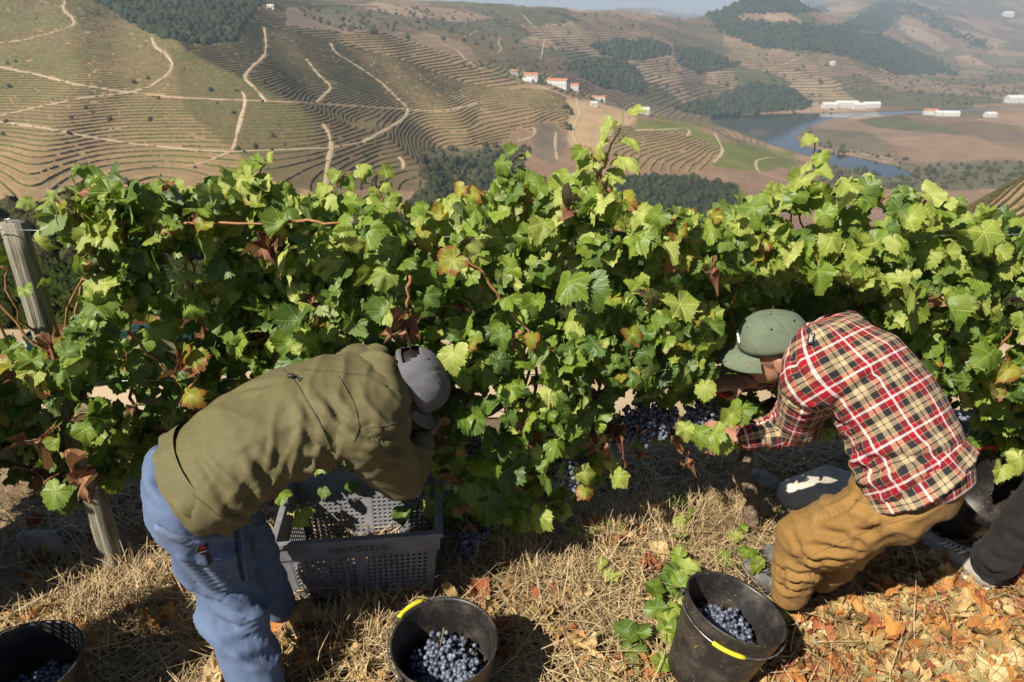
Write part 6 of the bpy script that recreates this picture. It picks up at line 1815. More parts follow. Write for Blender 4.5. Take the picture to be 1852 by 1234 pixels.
# ---------------------------------------------------------------- grapes
m, nt, b = new_mat('grape_skin')
oc = obj_co(nt); f_ = noise(nt, 38, 4, 0.65, oc); f2 = noise(nt, 130, 2, 0.5, oc)
c_ = ramp(nt, f_, [(0.32, (0.018, 0.018, 0.038)), (0.46, (0.075, 0.085, 0.125)), (0.62, (0.20, 0.225, 0.28))])
L(nt, mixc(nt, ramp(nt, f2, [(0.3, 0.5), (0.5, 0.0)]), c_, (0.02, 0.016, 0.04)), b.inputs['Base Color'])
b.inputs['Roughness'].default_value = 0.5; b.inputs['Specular IOR Level'].default_value = 0.4
M_GRAPE = m
m_stalk = mat_noise('grape_stalk', (0.12, 0.1, 0.035), (0.22, 0.16, 0.06), 40, 0.7)
_ico = bmesh.new(); bmesh.ops.create_icosphere(_ico, subdivisions=2, radius=1.0)
ICO_V = np.array([v.co[:] for v in _ico.verts]); ICO_F = np.array([[v.index for v in f.verts] for f in _ico.faces]); _ico.free()
def bunch_mesh(seed, n=62, length=0.14, width=0.042):
    rr = np.random.default_rng(seed)
    P, tries = [], 0
    while len(P) < n and tries < 6000:
        tries += 1
        t = rr.random() ** 0.8; w = width * (0.35 + 0.75 * math.sin(min(1, (1 - t) * 1.15 + 0.12) * 1.6)) * (1 - 0.45 * t)
        a = rr.uniform(0, 6.28); q = w * math.sqrt(rr.uniform(0.25, 1))
        p = np.array((math.cos(a) * q, math.sin(a) * q, -t * length))
        if all(np.linalg.norm(p - o) > 0.0112 for o in P): P.append(p)
    VV_, FF_ = [], []
    for k, p in enumerate(P):
        VV_.append(ICO_V * rr.uniform(0.0074, 0.0095) + p); FF_.append(ICO_F + k * len(ICO_V))
    return mesh_np('grape_bunch', np.concatenate(VV_), np.concatenate(FF_), M_GRAPE, True)
BUNCH = [bunch_mesh(500 + k, 84 + 8 * k, 0.13 + 0.01 * k) for k in range(4)]
V, F = tube_np([(0, 0, 0.035), (0.004, 0, 0.01), (0, 0, -0.06)], [0.0025, 0.003, 0.0015], 5)
STALK = MB().add(V, F).mesh('stalk', m_stalk, True)
for k, (a, b_, y_) in enumerate([(855, 745, 2.2), (850, 775, 2.22), (1150, 735, 2.28), (1180, 725, 2.3), (1205, 738, 2.28), (1165, 750, 2.26), (1262, 735, 2.25), (1285, 728, 2.22), (1120, 758, 2.3), (1030, 835, 2.2), (1045, 825, 2.2), (870, 950, 2.25), (850, 955, 2.25), (1720, 680, 2.35), (1770, 690, 2.3), (1700, 640, 2.35), (1455, 735, 2.4)]):
    p = at_y(a, b_, y_); i = vine_at(p.x)
    o = link('grape_bunch', BUNCH[k % 4], vines[i]); o.location = to_local(tuple(p), i); o.rotation_euler = (r.normal(0, 0.15), r.normal(0, 0.15), r.uniform(0, 6))
    link('stalk', STALK, o)
print('VINE OK', len(leaves))
# ================================================================ post and wires
m, nt, b = new_mat('weathered_post')
oc = obj_co(nt); mp = N(nt, 'ShaderNodeMapping'); L(nt, oc, mp.inputs[0]); mp.inputs['Scale'].default_value = (1, 1, 0.06)
g1 = noise(nt, 60, 5, 0.65, mp.outputs[0]); g2 = noise(nt, 5, 4, 0.6, oc)
c_ = ramp(nt, g1, [(0.3, (0.07, 0.06, 0.042)), (0.5, (0.20, 0.18, 0.13)), (0.7, (0.34, 0.32, 0.25))])
c_ = mixc(nt, ramp(nt, g2, [(0.45, 0.0), (0.7, 0.5)]), c_, (0.16, 0.17, 0.10))
L(nt, c_, b.inputs['Base Color']); b.inputs['Roughness'].default_value = 0.9
bump(nt, b, g1, 0.8, 0.01)
M_POST = m
post_b = at_z(212, 1035, 0.0); ptop = at_y(22, 402, post_b.y)
post = empty('vineyard_post', (post_b.x, post_b.y, 0), 0, label='weathered round wooden post standing in the vine row at left', cat='post')
ax = ptop - post_b
pts = [Vector((0, 0, -0.15)) + Vector((0, 0, 0))] + [ax * t for t in np.linspace(0, 1, 16)]
V, F = tube_np(pts, [0.042] * 2 + list(np.linspace(0.042, 0.038, 15)), 36)
an = np.arctan2(V[:, 1] - np.interp(V[:, 2], [0, ax.z], [0, ax.y]), V[:, 0] - np.interp(V[:, 2], [0, ax.z], [0, ax.x]))
cen = np.stack([np.interp(V[:, 2], [0, ax.z], [0, ax.x]), np.interp(V[:, 2], [0, ax.z], [0, ax.y]), V[:, 2]], 1)
crack = np.exp(-(((an + 1.45 + 0.12 * np.sin(V[:, 2] * 9)) / 0.10) ** 2)) * 0.2 + np.exp(-(((an + 2.3 + 0.1 * np.sin(V[:, 2] * 7)) / 0.07) ** 2)) * 0.10
body_m = np.hypot(V[:, 0] - cen[:, 0], V[:, 1] - cen[:, 1]) > 0.01
k = np.where(body_m, 1 - crack + 0.03 * noise3(V, 14, 3), 1)
V[:, 0] = cen[:, 0] + (V[:, 0] - cen[:, 0]) * k; V[:, 1] = cen[:, 1] + (V[:, 1] - cen[:, 1]) * k
MB().add(V, F).build('shaft', M_POST, post, True)
m_wire = mat_noise('galvanised_wire', (0.35, 0.36, 0.37), (0.5, 0.51, 0.52), 50, 0.4, metallic=0.8)
MB().tube([tuple(ax + Vector((-0.01, -0.01, -0.02))), tuple(ax + Vector((-0.01, -0.012, 0.012))), tuple(ax + Vector((0.01, -0.012, 0.014)))], 0.003, 6).build('staple', m_wire, post, True)
def wire(p0, p1, sag, label, rad=0.0014):
    p0, p1 = Vector(p0), Vector(p1)
    pts = [tuple(p0.lerp(p1, t) + Vector((0, 0, -sag * 4 * t * (1 - t)))) for t in np.linspace(0, 1, 30)]
    return MB().tube(pts, rad, 6).build('trellis_wire', m_wire, None, True, label=label, cat='wire', group='trellis wires')
tp = post_b + ax
wire(tp + Vector((0, -0.05, -0.01)), at_y(1700, 426, 2.12) + Vector((1.4, 0.1, 0)), 0.03, 'topmost trellis wire stretched from the post through the leaves')
wire(post_b + ax * 0.62 + Vector((0, -0.05, 0)), (3.2, 2.42, 0.86), 0.02, 'lower trellis wire strung behind the leaves from the post')
wire(tp + Vector((0, -0.05, -0.01)), tp + Vector((-2.2, -0.1, 0)), 0.02, 'trellis wire running left from the top of the post')

# ================================================================ buckets of grapes
m, nt, b = new_mat('black_bucket_plastic')
oc = obj_co(nt); n1 = noise(nt, 14, 5, 0.7, oc); n2 = noise(nt, 80, 4, 0.7, oc)
c_ = mixc(nt, ramp(nt, n1, [(0.45, 0.0), (0.7, 0.75)]), (0.016, 0.015, 0.015), (0.085, 0.066, 0.05))
c_ = mixc(nt, ramp(nt, n2, [(0.62, 0.0), (0.70, 0.6)]), c_, (0.22, 0.2, 0.17))
L(nt, c_, b.inputs['Base Color']); L(nt, mth(nt, 'MULTIPLY_ADD', n1, 0.4, 0.22), b.inputs['Roughness']); b.inputs['Specular IOR Level'].default_value = 0.45
bump(nt, b, n2, 0.12, 0.002)
M_BUCKET = m
M_YGRIP = mat_noise('yellow_grip', (0.46, 0.41, 0.02), (0.6, 0.53, 0.03), 20, 0.45)
RB, RT, BH = 0.118, 0.158, 0.285
def lathe(prof, seg=64):
    V, F = [], []
    for rr, z in prof:
        for k in range(seg):
            a = k / seg * 2 * math.pi; V.append((math.cos(a) * rr, math.sin(a) * rr, z))
    n = len(prof)
    for i in range(n - 1):
        for k in range(seg):
            F.append((i * seg + k, i * seg + (k + 1) % seg, (i + 1) * seg + (k + 1) % seg, (i + 1) * seg + k))
    F.append(tuple(range(seg))[::-1]); F.append(tuple((n - 1) * seg + k for k in range(seg)))
    return np.array(V), F
BUCKET_PROF = [(RB - 0.006, 0.0), (RB, 0.004), (RB + (RT - RB) * 0.5, BH * 0.5), (RT - 0.006, BH - 0.05), (RT - 0.003, BH - 0.046), (RT - 0.001, BH - 0.02), (RT + 0.002, BH - 0.006), (RT + 0.0045, BH), (RT + 0.003, BH + 0.003), (RT - 0.003, BH + 0.002), (RT - 0.0055, BH - 0.006), (RB + (RT - RB) * 0.5 - 0.004, BH * 0.5), (RB - 0.004, 0.012), (0.01, 0.010)]
def bucket(rim_px, rim_z, tilt_axis, tilt, spin, handle_fall, label, grip=M_YGRIP, base=None, axis=None):
    """placed by the centre of its rim; handle_fall: how far the handle has fallen from upright"""
    c = at_z(*rim_px, rim_z) if base is None else Vector(base) + Vector(axis).normalized() * BH
    o = empty('bucket', (0, 0, 0), 0, label=label, cat='bucket', group='black harvest buckets')
    R = Matrix.Rotation(tilt, 3, Vector(tilt_axis)) @ Matrix.Rotation(spin, 3, 'Z') if tilt else Matrix.Rotation(spin, 3, 'Z')
    if axis is not None: R = Vector((0, 0, 1)).rotation_difference(Vector(axis).normalized()).to_matrix() @ Matrix.Rotation(spin, 3, 'Z')
    o.matrix_basis = Matrix.Translation(c - R @ Vector((0, 0, BH))) @ R.to_4x4()
    V, F = lathe(BUCKET_PROF); MB().add(V, F).build('pail', M_BUCKET, o, True)
    for s in (-1, 1):
        q = MB(); q.tube([(s * (RT - 0.002), 0, BH - 0.03), (s * (RT + 0.012), 0, BH - 0.022)], [0.013, 0.008], 10)
        q.tube([(s * (RT + 0.006), 0, BH - 0.022), (s * (RT + 0.013), -0.004, BH - 0.016), (s * (RT + 0.013), -0.01, BH - 0.022)], 0.0025, 6)
        q.build('ear', M_BUCKET, o, True)
    pts = []
    hr = RT + 0.010
    for k in range(33):
        a = k / 32 * math.pi
        x, h = math.cos(a) * hr, math.sin(a) * hr * 1.02
        pts.append((x, math.sin(handle_fall) * h, BH - 0.022 + math.cos(handle_fall) * h))
    hn = MB().tube(pts, 0.0026, 8).build('handle', m_wire if False else M_STEELD, o, True)
    MB().tube(pts[13:20], 0.0072, 12).build('grip', grip, hn, True)
    return o
M_STEELD = mat_noise('handle_wire', (0.12, 0.12, 0.125), (0.3, 0.3, 0.31), 60, 0.35, metallic=0.7)
def tilt_bucket_lift(t): return RB * math.sin(t)
# upright buckets stand on the soil; a tilted one rests on its lower edge
def stand(rim_px, t, axis):
    z = BH * math.cos(t) + RB * math.sin(abs(t))
    return z
g0 = 0.01
b_mid = bucket((803, 1158), BH + g0, (1, 0, 0), math.radians(4), math.radians(44), math.radians(82), 'black bucket of grapes in front of the grey crate')
b_left = bucket((38, 1200), BH + g0, (1, 0, 0), 0.0, math.radians(72), math.radians(80), 'black bucket of grapes cut off by the bottom left corner')
t2 = math.radians(17)
b_right = bucket((1331, 1098), BH * math.cos(t2) + RB * math.sin(t2) + g0, (-0.25, 1, 0), t2, math.radians(-20), math.radians(-97), 'tilted black bucket of grapes with a yellow handle grip in front')
t3 = math.radians(30)
b_far = bucket(None, 0, None, 0, math.radians(10), math.radians(60), 'black bucket tipped behind the charcoal trouser leg', grip=M_RED, base=(1.84, 2.44, 0.085), axis=(0.15, -0.52, 0.82))
bpy.context.view_layer.update()

def fill(bk, n, level, rad, label, seed, top=()):
    rr = np.random.default_rng(seed)
    M = bk.matrix_basis
    down = M.to_3x3().inverted() @ Vector((0, 0, -1))
    for k in range(n):
        a = k * 2.39996 + rr.uniform(-0.3, 0.3); q = rad * math.sqrt((k + 0.5) / n)
        p = Vector((math.cos(a) * q, math.sin(a) * q, level + rr.uniform(-0.012, 0.02)))
        p = p + Vector((0, 0, -(down.x * p.x + down.y * p.y) / (abs(down.z)) * -1 * 0 ))
        p.z += (p.x * down.x + p.y * down.y) * -0.9 - 0.03 * (k % 2)
        o = link('grape_bunch', BUNCH[int(rr.integers(4))], None, label=label, cat='grapes', group=label)
        yaw = rr.uniform(0, 6.28)
        R = Matrix.Rotation(yaw, 4, 'Z') @ Matrix.Rotation(math.radians(rr.uniform(70, 105)), 4, 'Y')
        off = R.to_3x3() @ Vector((0, 0, -0.06))
        bv, _ = verts_of(o.data)
        for _i in range(4):      # push it in from the wall and up from the floor
            W = bv @ np.array(R.to_3x3()).T + np.array(tuple(p - off))
            inner = RB + (RT - RB) * np.clip(W[:, 2], 0, BH) / BH - 0.010
            ex = np.hypot(W[:, 0], W[:, 1]) - inner; j = int(np.argmax(ex))
            if ex[j] > 0:
                q2 = Vector((W[j, 0], W[j, 1], 0)).normalized(); p = p - q2 * float(ex[j])
            lo = float(W[:, 2].min())
            if lo < 0.016: p.z += 0.016 - lo
        o.matrix_basis = M @ Matrix.Translation(p - off) @ R
        link('stalk', STALK, o)
    for px_, py_, pz_, rx, rz in top:
        o = link('grape_bunch', BUNCH[1], None, label=label.replace('bunch of grapes', 'grape bunch leaning upright on the others'), cat='grapes', group=label)
        o.matrix_basis = M @ Matrix.Translation((px_, py_, pz_)) @ Matrix.Rotation(rz, 4, 'Z') @ Matrix.Rotation(rx, 4, 'Y')
        link('stalk', STALK, o)
fill(b_mid, 22, 0.125, 0.085, 'dark bunch of grapes in the bucket before the crate', 1, top=((0.035, 0.06, 0.21, math.radians(25), 0.3),))
fill(b_left, 22, 0.12, 0.085, 'dark bunch of grapes in the bottom left bucket', 2, top=((0.06, -0.03, 0.20, math.radians(40), 0.9),))
fill(b_right, 28, 0.17, 0.085, 'bluish bunch of grapes in the tilted bucket', 3)
M_LITB = leaf_mesh('stray_leaf', big_frag[2], M_FALL_O)
for bk, p, nm in ((b_right, (-0.06, 0.07, 0.165), 'small brown leaf on the grapes in the tilted bucket'), (b_far, (0.02, -0.03, 0.06), 'brown dry leaf in the bucket behind the trouser leg'), (b_far, (-0.03, 0.03, 0.06), 'second brown dry leaf in the bucket behind the trouser leg')):
    o = link('stray_leaf', M_LITB, None, label=nm, cat='leaf'); o.matrix_basis = bk.matrix_basis @ Matrix.Translation(p) @ Matrix.Scale(0.035, 4)

# ================================================================ harvest crates
m, nt, b = new_mat('grey_crate_plastic')
oc = obj_co(nt); n1 = noise(nt, 9, 5, 0.65, oc); n2 = noise(nt, 70, 4, 0.7, oc)
c_ = ramp(nt, n1, [(0.35, (0.145, 0.145, 0.157)), (0.65, (0.225, 0.225, 0.242))])
c_ = mixc(nt, ramp(nt, n2, [(0.6, 0.0), (0.75, 0.5)]), c_, (0.14, 0.11, 0.085))
L(nt, c_, b.inputs['Base Color']); b.inputs['Roughness'].default_value = 0.55; bump(nt, b, n2, 0.1, 0.002)
M_CRATE = m
CW, CD, CH = 0.60, 0.40, 0.30
def panel_holes(p00, p10, p01, p11, nx, ny, fill_, th, nrm, M=MB):
    """a sheet with a grid of square holes between four corners; real openings"""
    p00, p10, p01, p11 = (np.array(p, float) for p in (p00, p10, p01, p11)); nrm = np.array(nrm, float)
    us, vs = [0.0], [0.0]
    for k in range(nx): us += [(k + 0.5 - fill_ / 2) / nx, (k + 0.5 + fill_ / 2) / nx]
    for k in range(ny): vs += [(k + 0.5 - fill_ / 2) / ny, (k + 0.5 + fill_ / 2) / ny]
    us.append(1.0); vs.append(1.0)
    def P(u, v): return (p00 * (1 - u) + p10 * u) * (1 - v) + (p01 * (1 - u) + p11 * u) * v
    nu, nv = len(us), len(vs)
    V = np.array([P(u, v) + nrm * th * s for s in (0.5, -0.5) for u in us for v in vs])
    o = nu * nv; F = []
    hole = lambda i, j: i % 2 == 1 and j % 2 == 1 and 0 <= i < nu - 1 and 0 <= j < nv - 1
    for i in range(nu - 1):
        for j in range(nv - 1):
            a, b_, c_, d_ = i * nv + j, (i + 1) * nv + j, (i + 1) * nv + j + 1, i * nv + j + 1
            if hole(i, j):
                F += [(a, b_, b_ + o, a + o), (b_, c_, c_ + o, b_ + o), (c_, d_, d_ + o, c_ + o), (d_, a, a + o, d_ + o)]
            else:
                F += [(a, b_, c_, d_), (o + a, o + d_, o + c_, o + b_)]
    return V, F
def crate_meshes(mat):
    out = {}
    tw, td = CW / 2, CD / 2; bw, bd = CW / 2 - 0.045, CD / 2 - 0.035
    zb, zt = 0.014, CH - 0.095
    def corner(sx, sy, z):
        k = z / CH; return (sx * (bw + (tw - 0.016 - bw) * k), sy * (bd + (td - 0.012 - bd) * k), z)
    fr = MB()
    for name, (sx0, sy0), (sx1, sy1), nrm, nh in (('front', (-1, -1), (1, -1), (0, -1, 0.1), 1), ('back', (1, 1), (-1, 1), (0, 1, 0.1), 1), ('side', (1, -1), (1, 1), (1, 0, 0.1), 0), ('side2', (-1, 1), (-1, -1), (-1, 0, 0.1), 0)):
        a, b_ = np.array(corner(sx0, sy0, zb)), np.array(corner(sx1, sy1, zb)); c_, d_ = np.array(corner(sx0, sy0, zt)), np.array(corner(sx1, sy1, zt))
        mb = MB()
        cuts = ((0.05, 0.47), (0.53, 0.95)) if nh else ((0.08, 0.92),)
        L_ = lambda q0, q1, t: q0 * (1 - t) + q1 * t
        for u0, u1 in cuts:
            lo0, lo1, hi0, hi1 = L_(a, b_, u0), L_(a, b_, u1), L_(c_, d_, u0), L_(c_, d_, u1)
            mb.add(*panel_holes(L_(lo0, hi0, 0.08), L_(lo1, hi1, 0.08), L_(lo0, hi0, 0.97), L_(lo1, hi1, 0.97), 11 if nh else 13, 9, 0.56, 0.004, nrm))
        # solid ribs between and around the pierced fields
        def slab(u0, u1, v0, v1, th=0.007):
            q = [L_(L_(a, b_, u0), L_(c_, d_, u0), v0), L_(L_(a, b_, u1), L_(c_, d_, u1), v0), L_(L_(a, b_, u1), L_(c_, d_, u1), v1), L_(L_(a, b_, u0), L_(c_, d_, u0), v1)]
            n_ = np.array(nrm); V = np.array([p + n_ * th / 2 for p in q] + [p - n_ * th / 2 for p in q])
            mb.add(V, [(0, 1, 2, 3), (7, 6, 5, 4), (0, 4, 5, 1), (1, 5, 6, 2), (2, 6, 7, 3), (3, 7, 4, 0)])
        edges = [0.0] + [x for c in cuts for x in c] + [1.0]
        for k in range(0, len(edges), 2): slab(edges[k], edges[k + 1], 0.0, 1.0)
        for u0, u1 in cuts: slab(u0, u1, 0.0, 0.08); slab(u0, u1, 0.97, 1.0)
        out[name] = mb.mesh('side_wall', mat)
    # solid upper band and rim lip
    mb = MB()
    def ringz(z, e): return [(sx * (tw - 0.016 + e - 0.006 * (CH - z) / 0.1), sy * (td - 0.012 + e - 0.006 * (CH - z) / 0.1), z) for sx, sy in ((-1, -1), (1, -1), (1, 1), (-1, 1))]
    prof = [(zt, -0.004), (zt, 0.004), (zt + 0.012, 0.010), (CH - 0.02, 0.012), (CH - 0.018, 0.022), (CH, 0.022), (CH, 0.0), (CH - 0.015, -0.003), (zt, -0.004)]
    V = []
    for z, e in prof: V += ringz(z, e)
    F = [(i * 4 + k, i * 4 + (k + 1) % 4, (i + 1) * 4 + (k + 1) % 4, (i + 1) * 4 + k) for i in range(len(prof) - 1) for k in range(4)]
    mb.add(np.array(V), F); out['rim'] = mb.mesh('rim', mat)
    bmx = bmesh.new(); bmx.from_mesh(out['rim']); bmesh.ops.remove_doubles(bmx, verts=bmx.verts, dist=1e-5); bmesh.ops.recalc_face_normals(bmx, faces=bmx.faces); bmx.to_mesh(out['rim']); bmx.free()
    mb = MB(); mb.add(*panel_holes((-bw, -bd, 0.008), (bw, -bd, 0.008), (-bw, bd, 0.008), (bw, bd, 0.008), 18, 12, 0.45, 0.006, (0, 0, 1))); out['base'] = mb.mesh('base', mat)
    return out
CM = crate_meshes(M_CRATE)
def crate(loc, rz, label, meshes=CM, group='harvest crates', text=None, tilt=(0, 0)):
    o = empty('harvest_crate', loc, rz, label=label, cat='crate', group=group)
    o.rotation_euler = (tilt[0], tilt[1], rz)
    for k in ('front', 'back', 'side', 'side2'): link('side_wall', meshes[k], o)
    link('rim', meshes['rim'], o); link('base', meshes['base'], o)
    if text:
        cu_ = bpy.data.curves.new('lettering', 'FONT'); cu_.body = text; cu_.size = 0.034; cu_.extrude = 0.0004; cu_.align_x = 'CENTER'; cu_.space_character = 1.12
        t = bpy.data.objects.new('t', cu_); COL.objects.link(t)
        me = bpy.data.meshes.new_from_object(t.evaluated_get(bpy.context.evaluated_depsgraph_get())); bpy.data.objects.remove(t)
        me.name = 'lettering'; me.materials.clear(); me.materials.append(mat_noise('stamped_ink', (0.05, 0.045, 0.05), (0.09, 0.08, 0.085), 40, 0.6))
        l = link('lettering', me, o); l.location = (0.0, -CD / 2 + 0.0005, CH - 0.062); l.rotation_euler = (math.radians(86.8), 0, 0)
    return o
fr = at_z(646, 982, CH)
rz = math.radians(6.5)
cpos = Vector((fr.x, fr.y, 0)) + Matrix.Rotation(rz, 3, 'Z') @ Vector((0, CD / 2 + 0.01, 0))
crate((cpos.x, cpos.y, 0.012), rz, 'grey pierced plastic crate under the picker in the olive jacket', text='VENTOZELO')
q = at_z(1808, 832, 0.28)
M_CRATE2 = mat_noise('pale_crate_plastic', (0.28, 0.31, 0.36), (0.38, 0.41, 0.46), 12, 0.55)
CM2 = crate_meshes(M_CRATE2)
crate((q.x + 0.12, q.y + 0.16, 0.0), math.radians(-12), 'pale grey crate glimpsed behind the plaid shirt at right', CM2)
# unseen crate stack, added out of view so its shadow falls on the lower left
for k in range(4):
    crate((-2.02, 1.02, 0.01 + 0.24 * k), math.radians(35 + 3 * k), 'grey crate in an unseen stack added for its shadow at lower left', CM, 'unseen crates added left of view for shade')

for k in range(5):  # taller unseen stack, added to shade the ground under the left hedge
    crate((-2.34, 1.86, 0.01 + 0.24 * k), math.radians(10 - 4 * k), 'grey crate in a tall unseen stack added to shade the left hedge foot', CM, 'tall unseen crate stack added left of view for shade')

# ================================================================ stones
def stone(px_, py_, size, label, col=((0.2, 0.18, 0.15), (0.36, 0.33, 0.28)), seed=1, rot=0.0, sink=0.3):
    bm = bmesh.new(); bmesh.ops.create_icosphere(bm, subdivisions=4, radius=1.0)
    V = np.array([v.co[:] for v in bm.verts]); F = [tuple(v.index for v in f.verts) for f in bm.faces]; bm.free()
    rr = np.random.default_rng(seed)
    for k in range(9):        # cut flat faces
        n = rr.normal(0, 1, 3); n /= np.linalg.norm(n); d = rr.uniform(0.55, 0.85); s = V.dot(n); V = V - np.outer(np.maximum(s - d, 0), n)
    V = V * (1 + 0.05 * noise3(V, 3.0, seed) + 0.02 * noise3(V, 9.0, seed))[:, None] * np.array(size)
    g = at_z(px_, py_, 0.0)
    o = link('stone', MB().add(V, F).mesh('stone', mat_noise('stone_' + str(seed), col[0], col[1], 14, 0.9, 50, 0.5, 0.01), True), None, label=label, cat='stone', group='stones at the foot of the vines')
    o.location = (g.x, g.y, float(Gz(g.x, g.y)) + size[2] * (1 - sink)); o.rotation_euler = (0, 0, rot)
stone(78, 1000, (0.10, 0.06, 0.075), 'grey stone in the shade left of the post', seed=1)
stone(138, 965, (0.13, 0.035, 0.03), 'flat pale slab lying between the post and the grey stone', seed=2, rot=0.5)
stone(1480, 905, (0.24, 0.13, 0.10), 'large buff boulder behind the knee of the person in plaid', ((0.40, 0.36, 0.28), (0.54, 0.49, 0.40)), seed=3, rot=0.45, sink=0.45)
stone(1412, 892, (0.06, 0.03, 0.03), 'small white stone beside the large buff boulder', ((0.5, 0.47, 0.4), (0.65, 0.62, 0.55)), seed=4)
stone(1368, 890, (0.10, 0.06, 0.06), 'mid sized stone left of the white stone', seed=5, rot=-0.3)
stone(1108, 945, (0.045, 0.035, 0.045), 'small brown stone standing under the vine leaves in mid row', ((0.2, 0.14, 0.08), (0.3, 0.22, 0.14)), seed=6)
stone(1340, 900, (0.05, 0.05, 0.08), 'upright dark stone next to the right vine trunk', ((0.1, 0.085, 0.07), (0.2, 0.17, 0.14)), seed=7)
stone(1745, 1005, (0.07, 0.05, 0.02), 'flat buff stone under the toe of the canvas shoe', ((0.3, 0.25, 0.18), (0.42, 0.36, 0.27)), seed=8)

# ================================================================ green shoots and weeds on the ground
def ground_shoot(pix, n, sc, label, z=0.03, kinds=(M_GREEN, M_LITE), big=1.0):
    P = [at_z(a, b_, z) for a, b_ in pix]
    for p in P: p.z = float(Gz(p.x, p.y)) + z
    root = empty('vine_shoot', tuple(P[0]), 0, label=label, cat='vine shoot', group='green shoots on the ground')
    bpy.context.view_layer.update()
    pts = wob([tuple(q - P[0]) for q in P], 0.003, r)
    MB().tube([tuple(q) for q in pts], np.linspace(0.004, 0.002, len(pts)), 6).build('stem', m_green_cane, root, True)
    for k in range(n):
        t = (k + 0.4) / n * (len(pts) - 1); j = int(min(t, len(pts) - 2)); q = Vector(pts[j]).lerp(Vector(pts[j + 1]), t - j)
        a = r.uniform(0, 6.28); s = r.uniform(*sc)
        d = np.array((math.cos(a), math.sin(a), 0.25))
        p = np.array(P[0]) + np.array(q) + d * s * 0.7 + (0, 0, r.uniform(0.01, 0.06) * big)
        nrm = np.array((r.normal(-0.15, 0.3), r.normal(-0.25, 0.3), 1.0))
        kd = 'g' if r.random() < 0.55 else 'l' if r.random() < 0.8 else 'd'
        leaf_obj(ME[kd][int(r.integers(10))], p, frame(nrm, d), s, root)
ground_shoot([(1235, 1000), (1240, 960), (1225, 920), (1210, 905)], 7, (0.035, 0.055), 'young green shoot growing before the right vine trunk')
ground_shoot([(1205, 1200), (1195, 1150), (1205, 1090), (1235, 1045)], 15, (0.04, 0.07), 'leafy green weed left of the tilted bucket', big=1.6)
ground_shoot([(1215, 1130), (1225, 1090), (1228, 1060), (1240, 1035)], 9, (0.03, 0.05), 'small leaved weed right behind the tilted bucket', big=1.2)
ground_shoot([(1385, 1050), (1360, 1035), (1335, 1020), (1320, 1010)], 6, (0.035, 0.05), 'green leaves behind the rim of the tilted bucket')
ground_shoot([(1340, 990), (1338, 985), (1335, 980)], 2, (0.035, 0.045), 'single green leaf left of the grey trainer')
ground_shoot([(1120, 960), (1090, 968), (1060, 970), (1040, 975)], 5, (0.025, 0.04), 'thin green shoot lying in the straw in mid row')
ground_shoot([(1120, 1045), (1100, 1042), (1085, 1040)], 2, (0.03, 0.04), 'pair of green leaves lying on the straw')
ground_shoot([(1160, 1190), (1150, 1170), (1140, 1165)], 3, (0.05, 0.065), 'large green leaf at the foot of the weed')
ground_shoot([(1440, 1165), (1425, 1150), (1415, 1140)], 4, (0.025, 0.04), 'green leaves right of the tilted bucket')
ground_shoot([(520, 930), (535, 935), (545, 950)], 3, (0.03, 0.045), 'small sunlit green shoot beside the crate', z=0.3)

# ================================================================ loaded trailer on the track below
M_TEAL = mat_noise('teal_crate_plastic', (0.007, 0.04, 0.038), (0.014, 0.065, 0.062), 10, 0.5)
M_TORANGE = mat_noise('orange_trailer_paint', (0.085, 0.032, 0.014), (0.14, 0.052, 0.02), 6, 0.6)
CM3 = crate_meshes(M_TEAL)
tc = at_y(230, 632, 16.2)
tr = empty('farm_trailer', (tc.x, 16.2, float(Gz(tc.x, 16.2)) + 0.06), math.radians(8), label='orange flatbed trailer loaded with teal crates on the track below', cat='trailer')
MB().box((-2.0, -0.85, 0.72), (2.0, 0.85, 0.80)).build('bed', M_TORANGE, tr)
MB().box((-2.0, -0.89, 0.72), (2.0, -0.852, 1.02)).build('side_board', M_TORANGE, tr)
MB().box((-2.0, 0.852, 0.72), (2.0, 0.89, 1.02)).build('side_board', M_TORANGE, tr)
MB().tube([(2.0, 0, 0.6), (3.3, 0, 0.5)], 0.06, 8).build('drawbar', M_BLACK, tr)
for x in (-0.6, 0.5):
    for s in (-1, 1):
        V, F = lathe([(0.2, -0.11), (0.34, -0.11), (0.36, -0.06), (0.36, 0.06), (0.34, 0.11), (0.2, 0.11)], 28)
        Mx = Matrix.Translation((x, s * 0.72, 0.36)) @ Matrix.Rotation(math.radians(90), 4, 'X')
        w_ = MB().add(np.array([tuple(Mx @ Vector(v)) for v in V]), F).build('wheel', M_BLACK, tr, True)
        V, F = lathe([(0.05, -0.115), (0.2, -0.112), (0.205, 0.112), (0.05, 0.115)], 20)
        MB().add(np.array([tuple(Mx @ Vector(v)) for v in V]), F).build('rim', M_WHITE, w_, True)
bpy.context.view_layer.update()
k = 0
for lay in range(3):
    for gx_ in range(6):
        for gy_ in range(3):
            if lay == 2 or gy_ > 0 or (lay == 1 and gx_ in (1, 2, 5)): continue
            loc = tr.matrix_basis @ Vector((-1.62 + 0.63 * gx_, -0.54 + 0.53 * gy_, 0.81 + 0.285 * lay))
            crate(tuple(loc), math.radians(8), 'teal crate of grapes stacked on the trailer below', CM3, 'teal crates on the trailer')

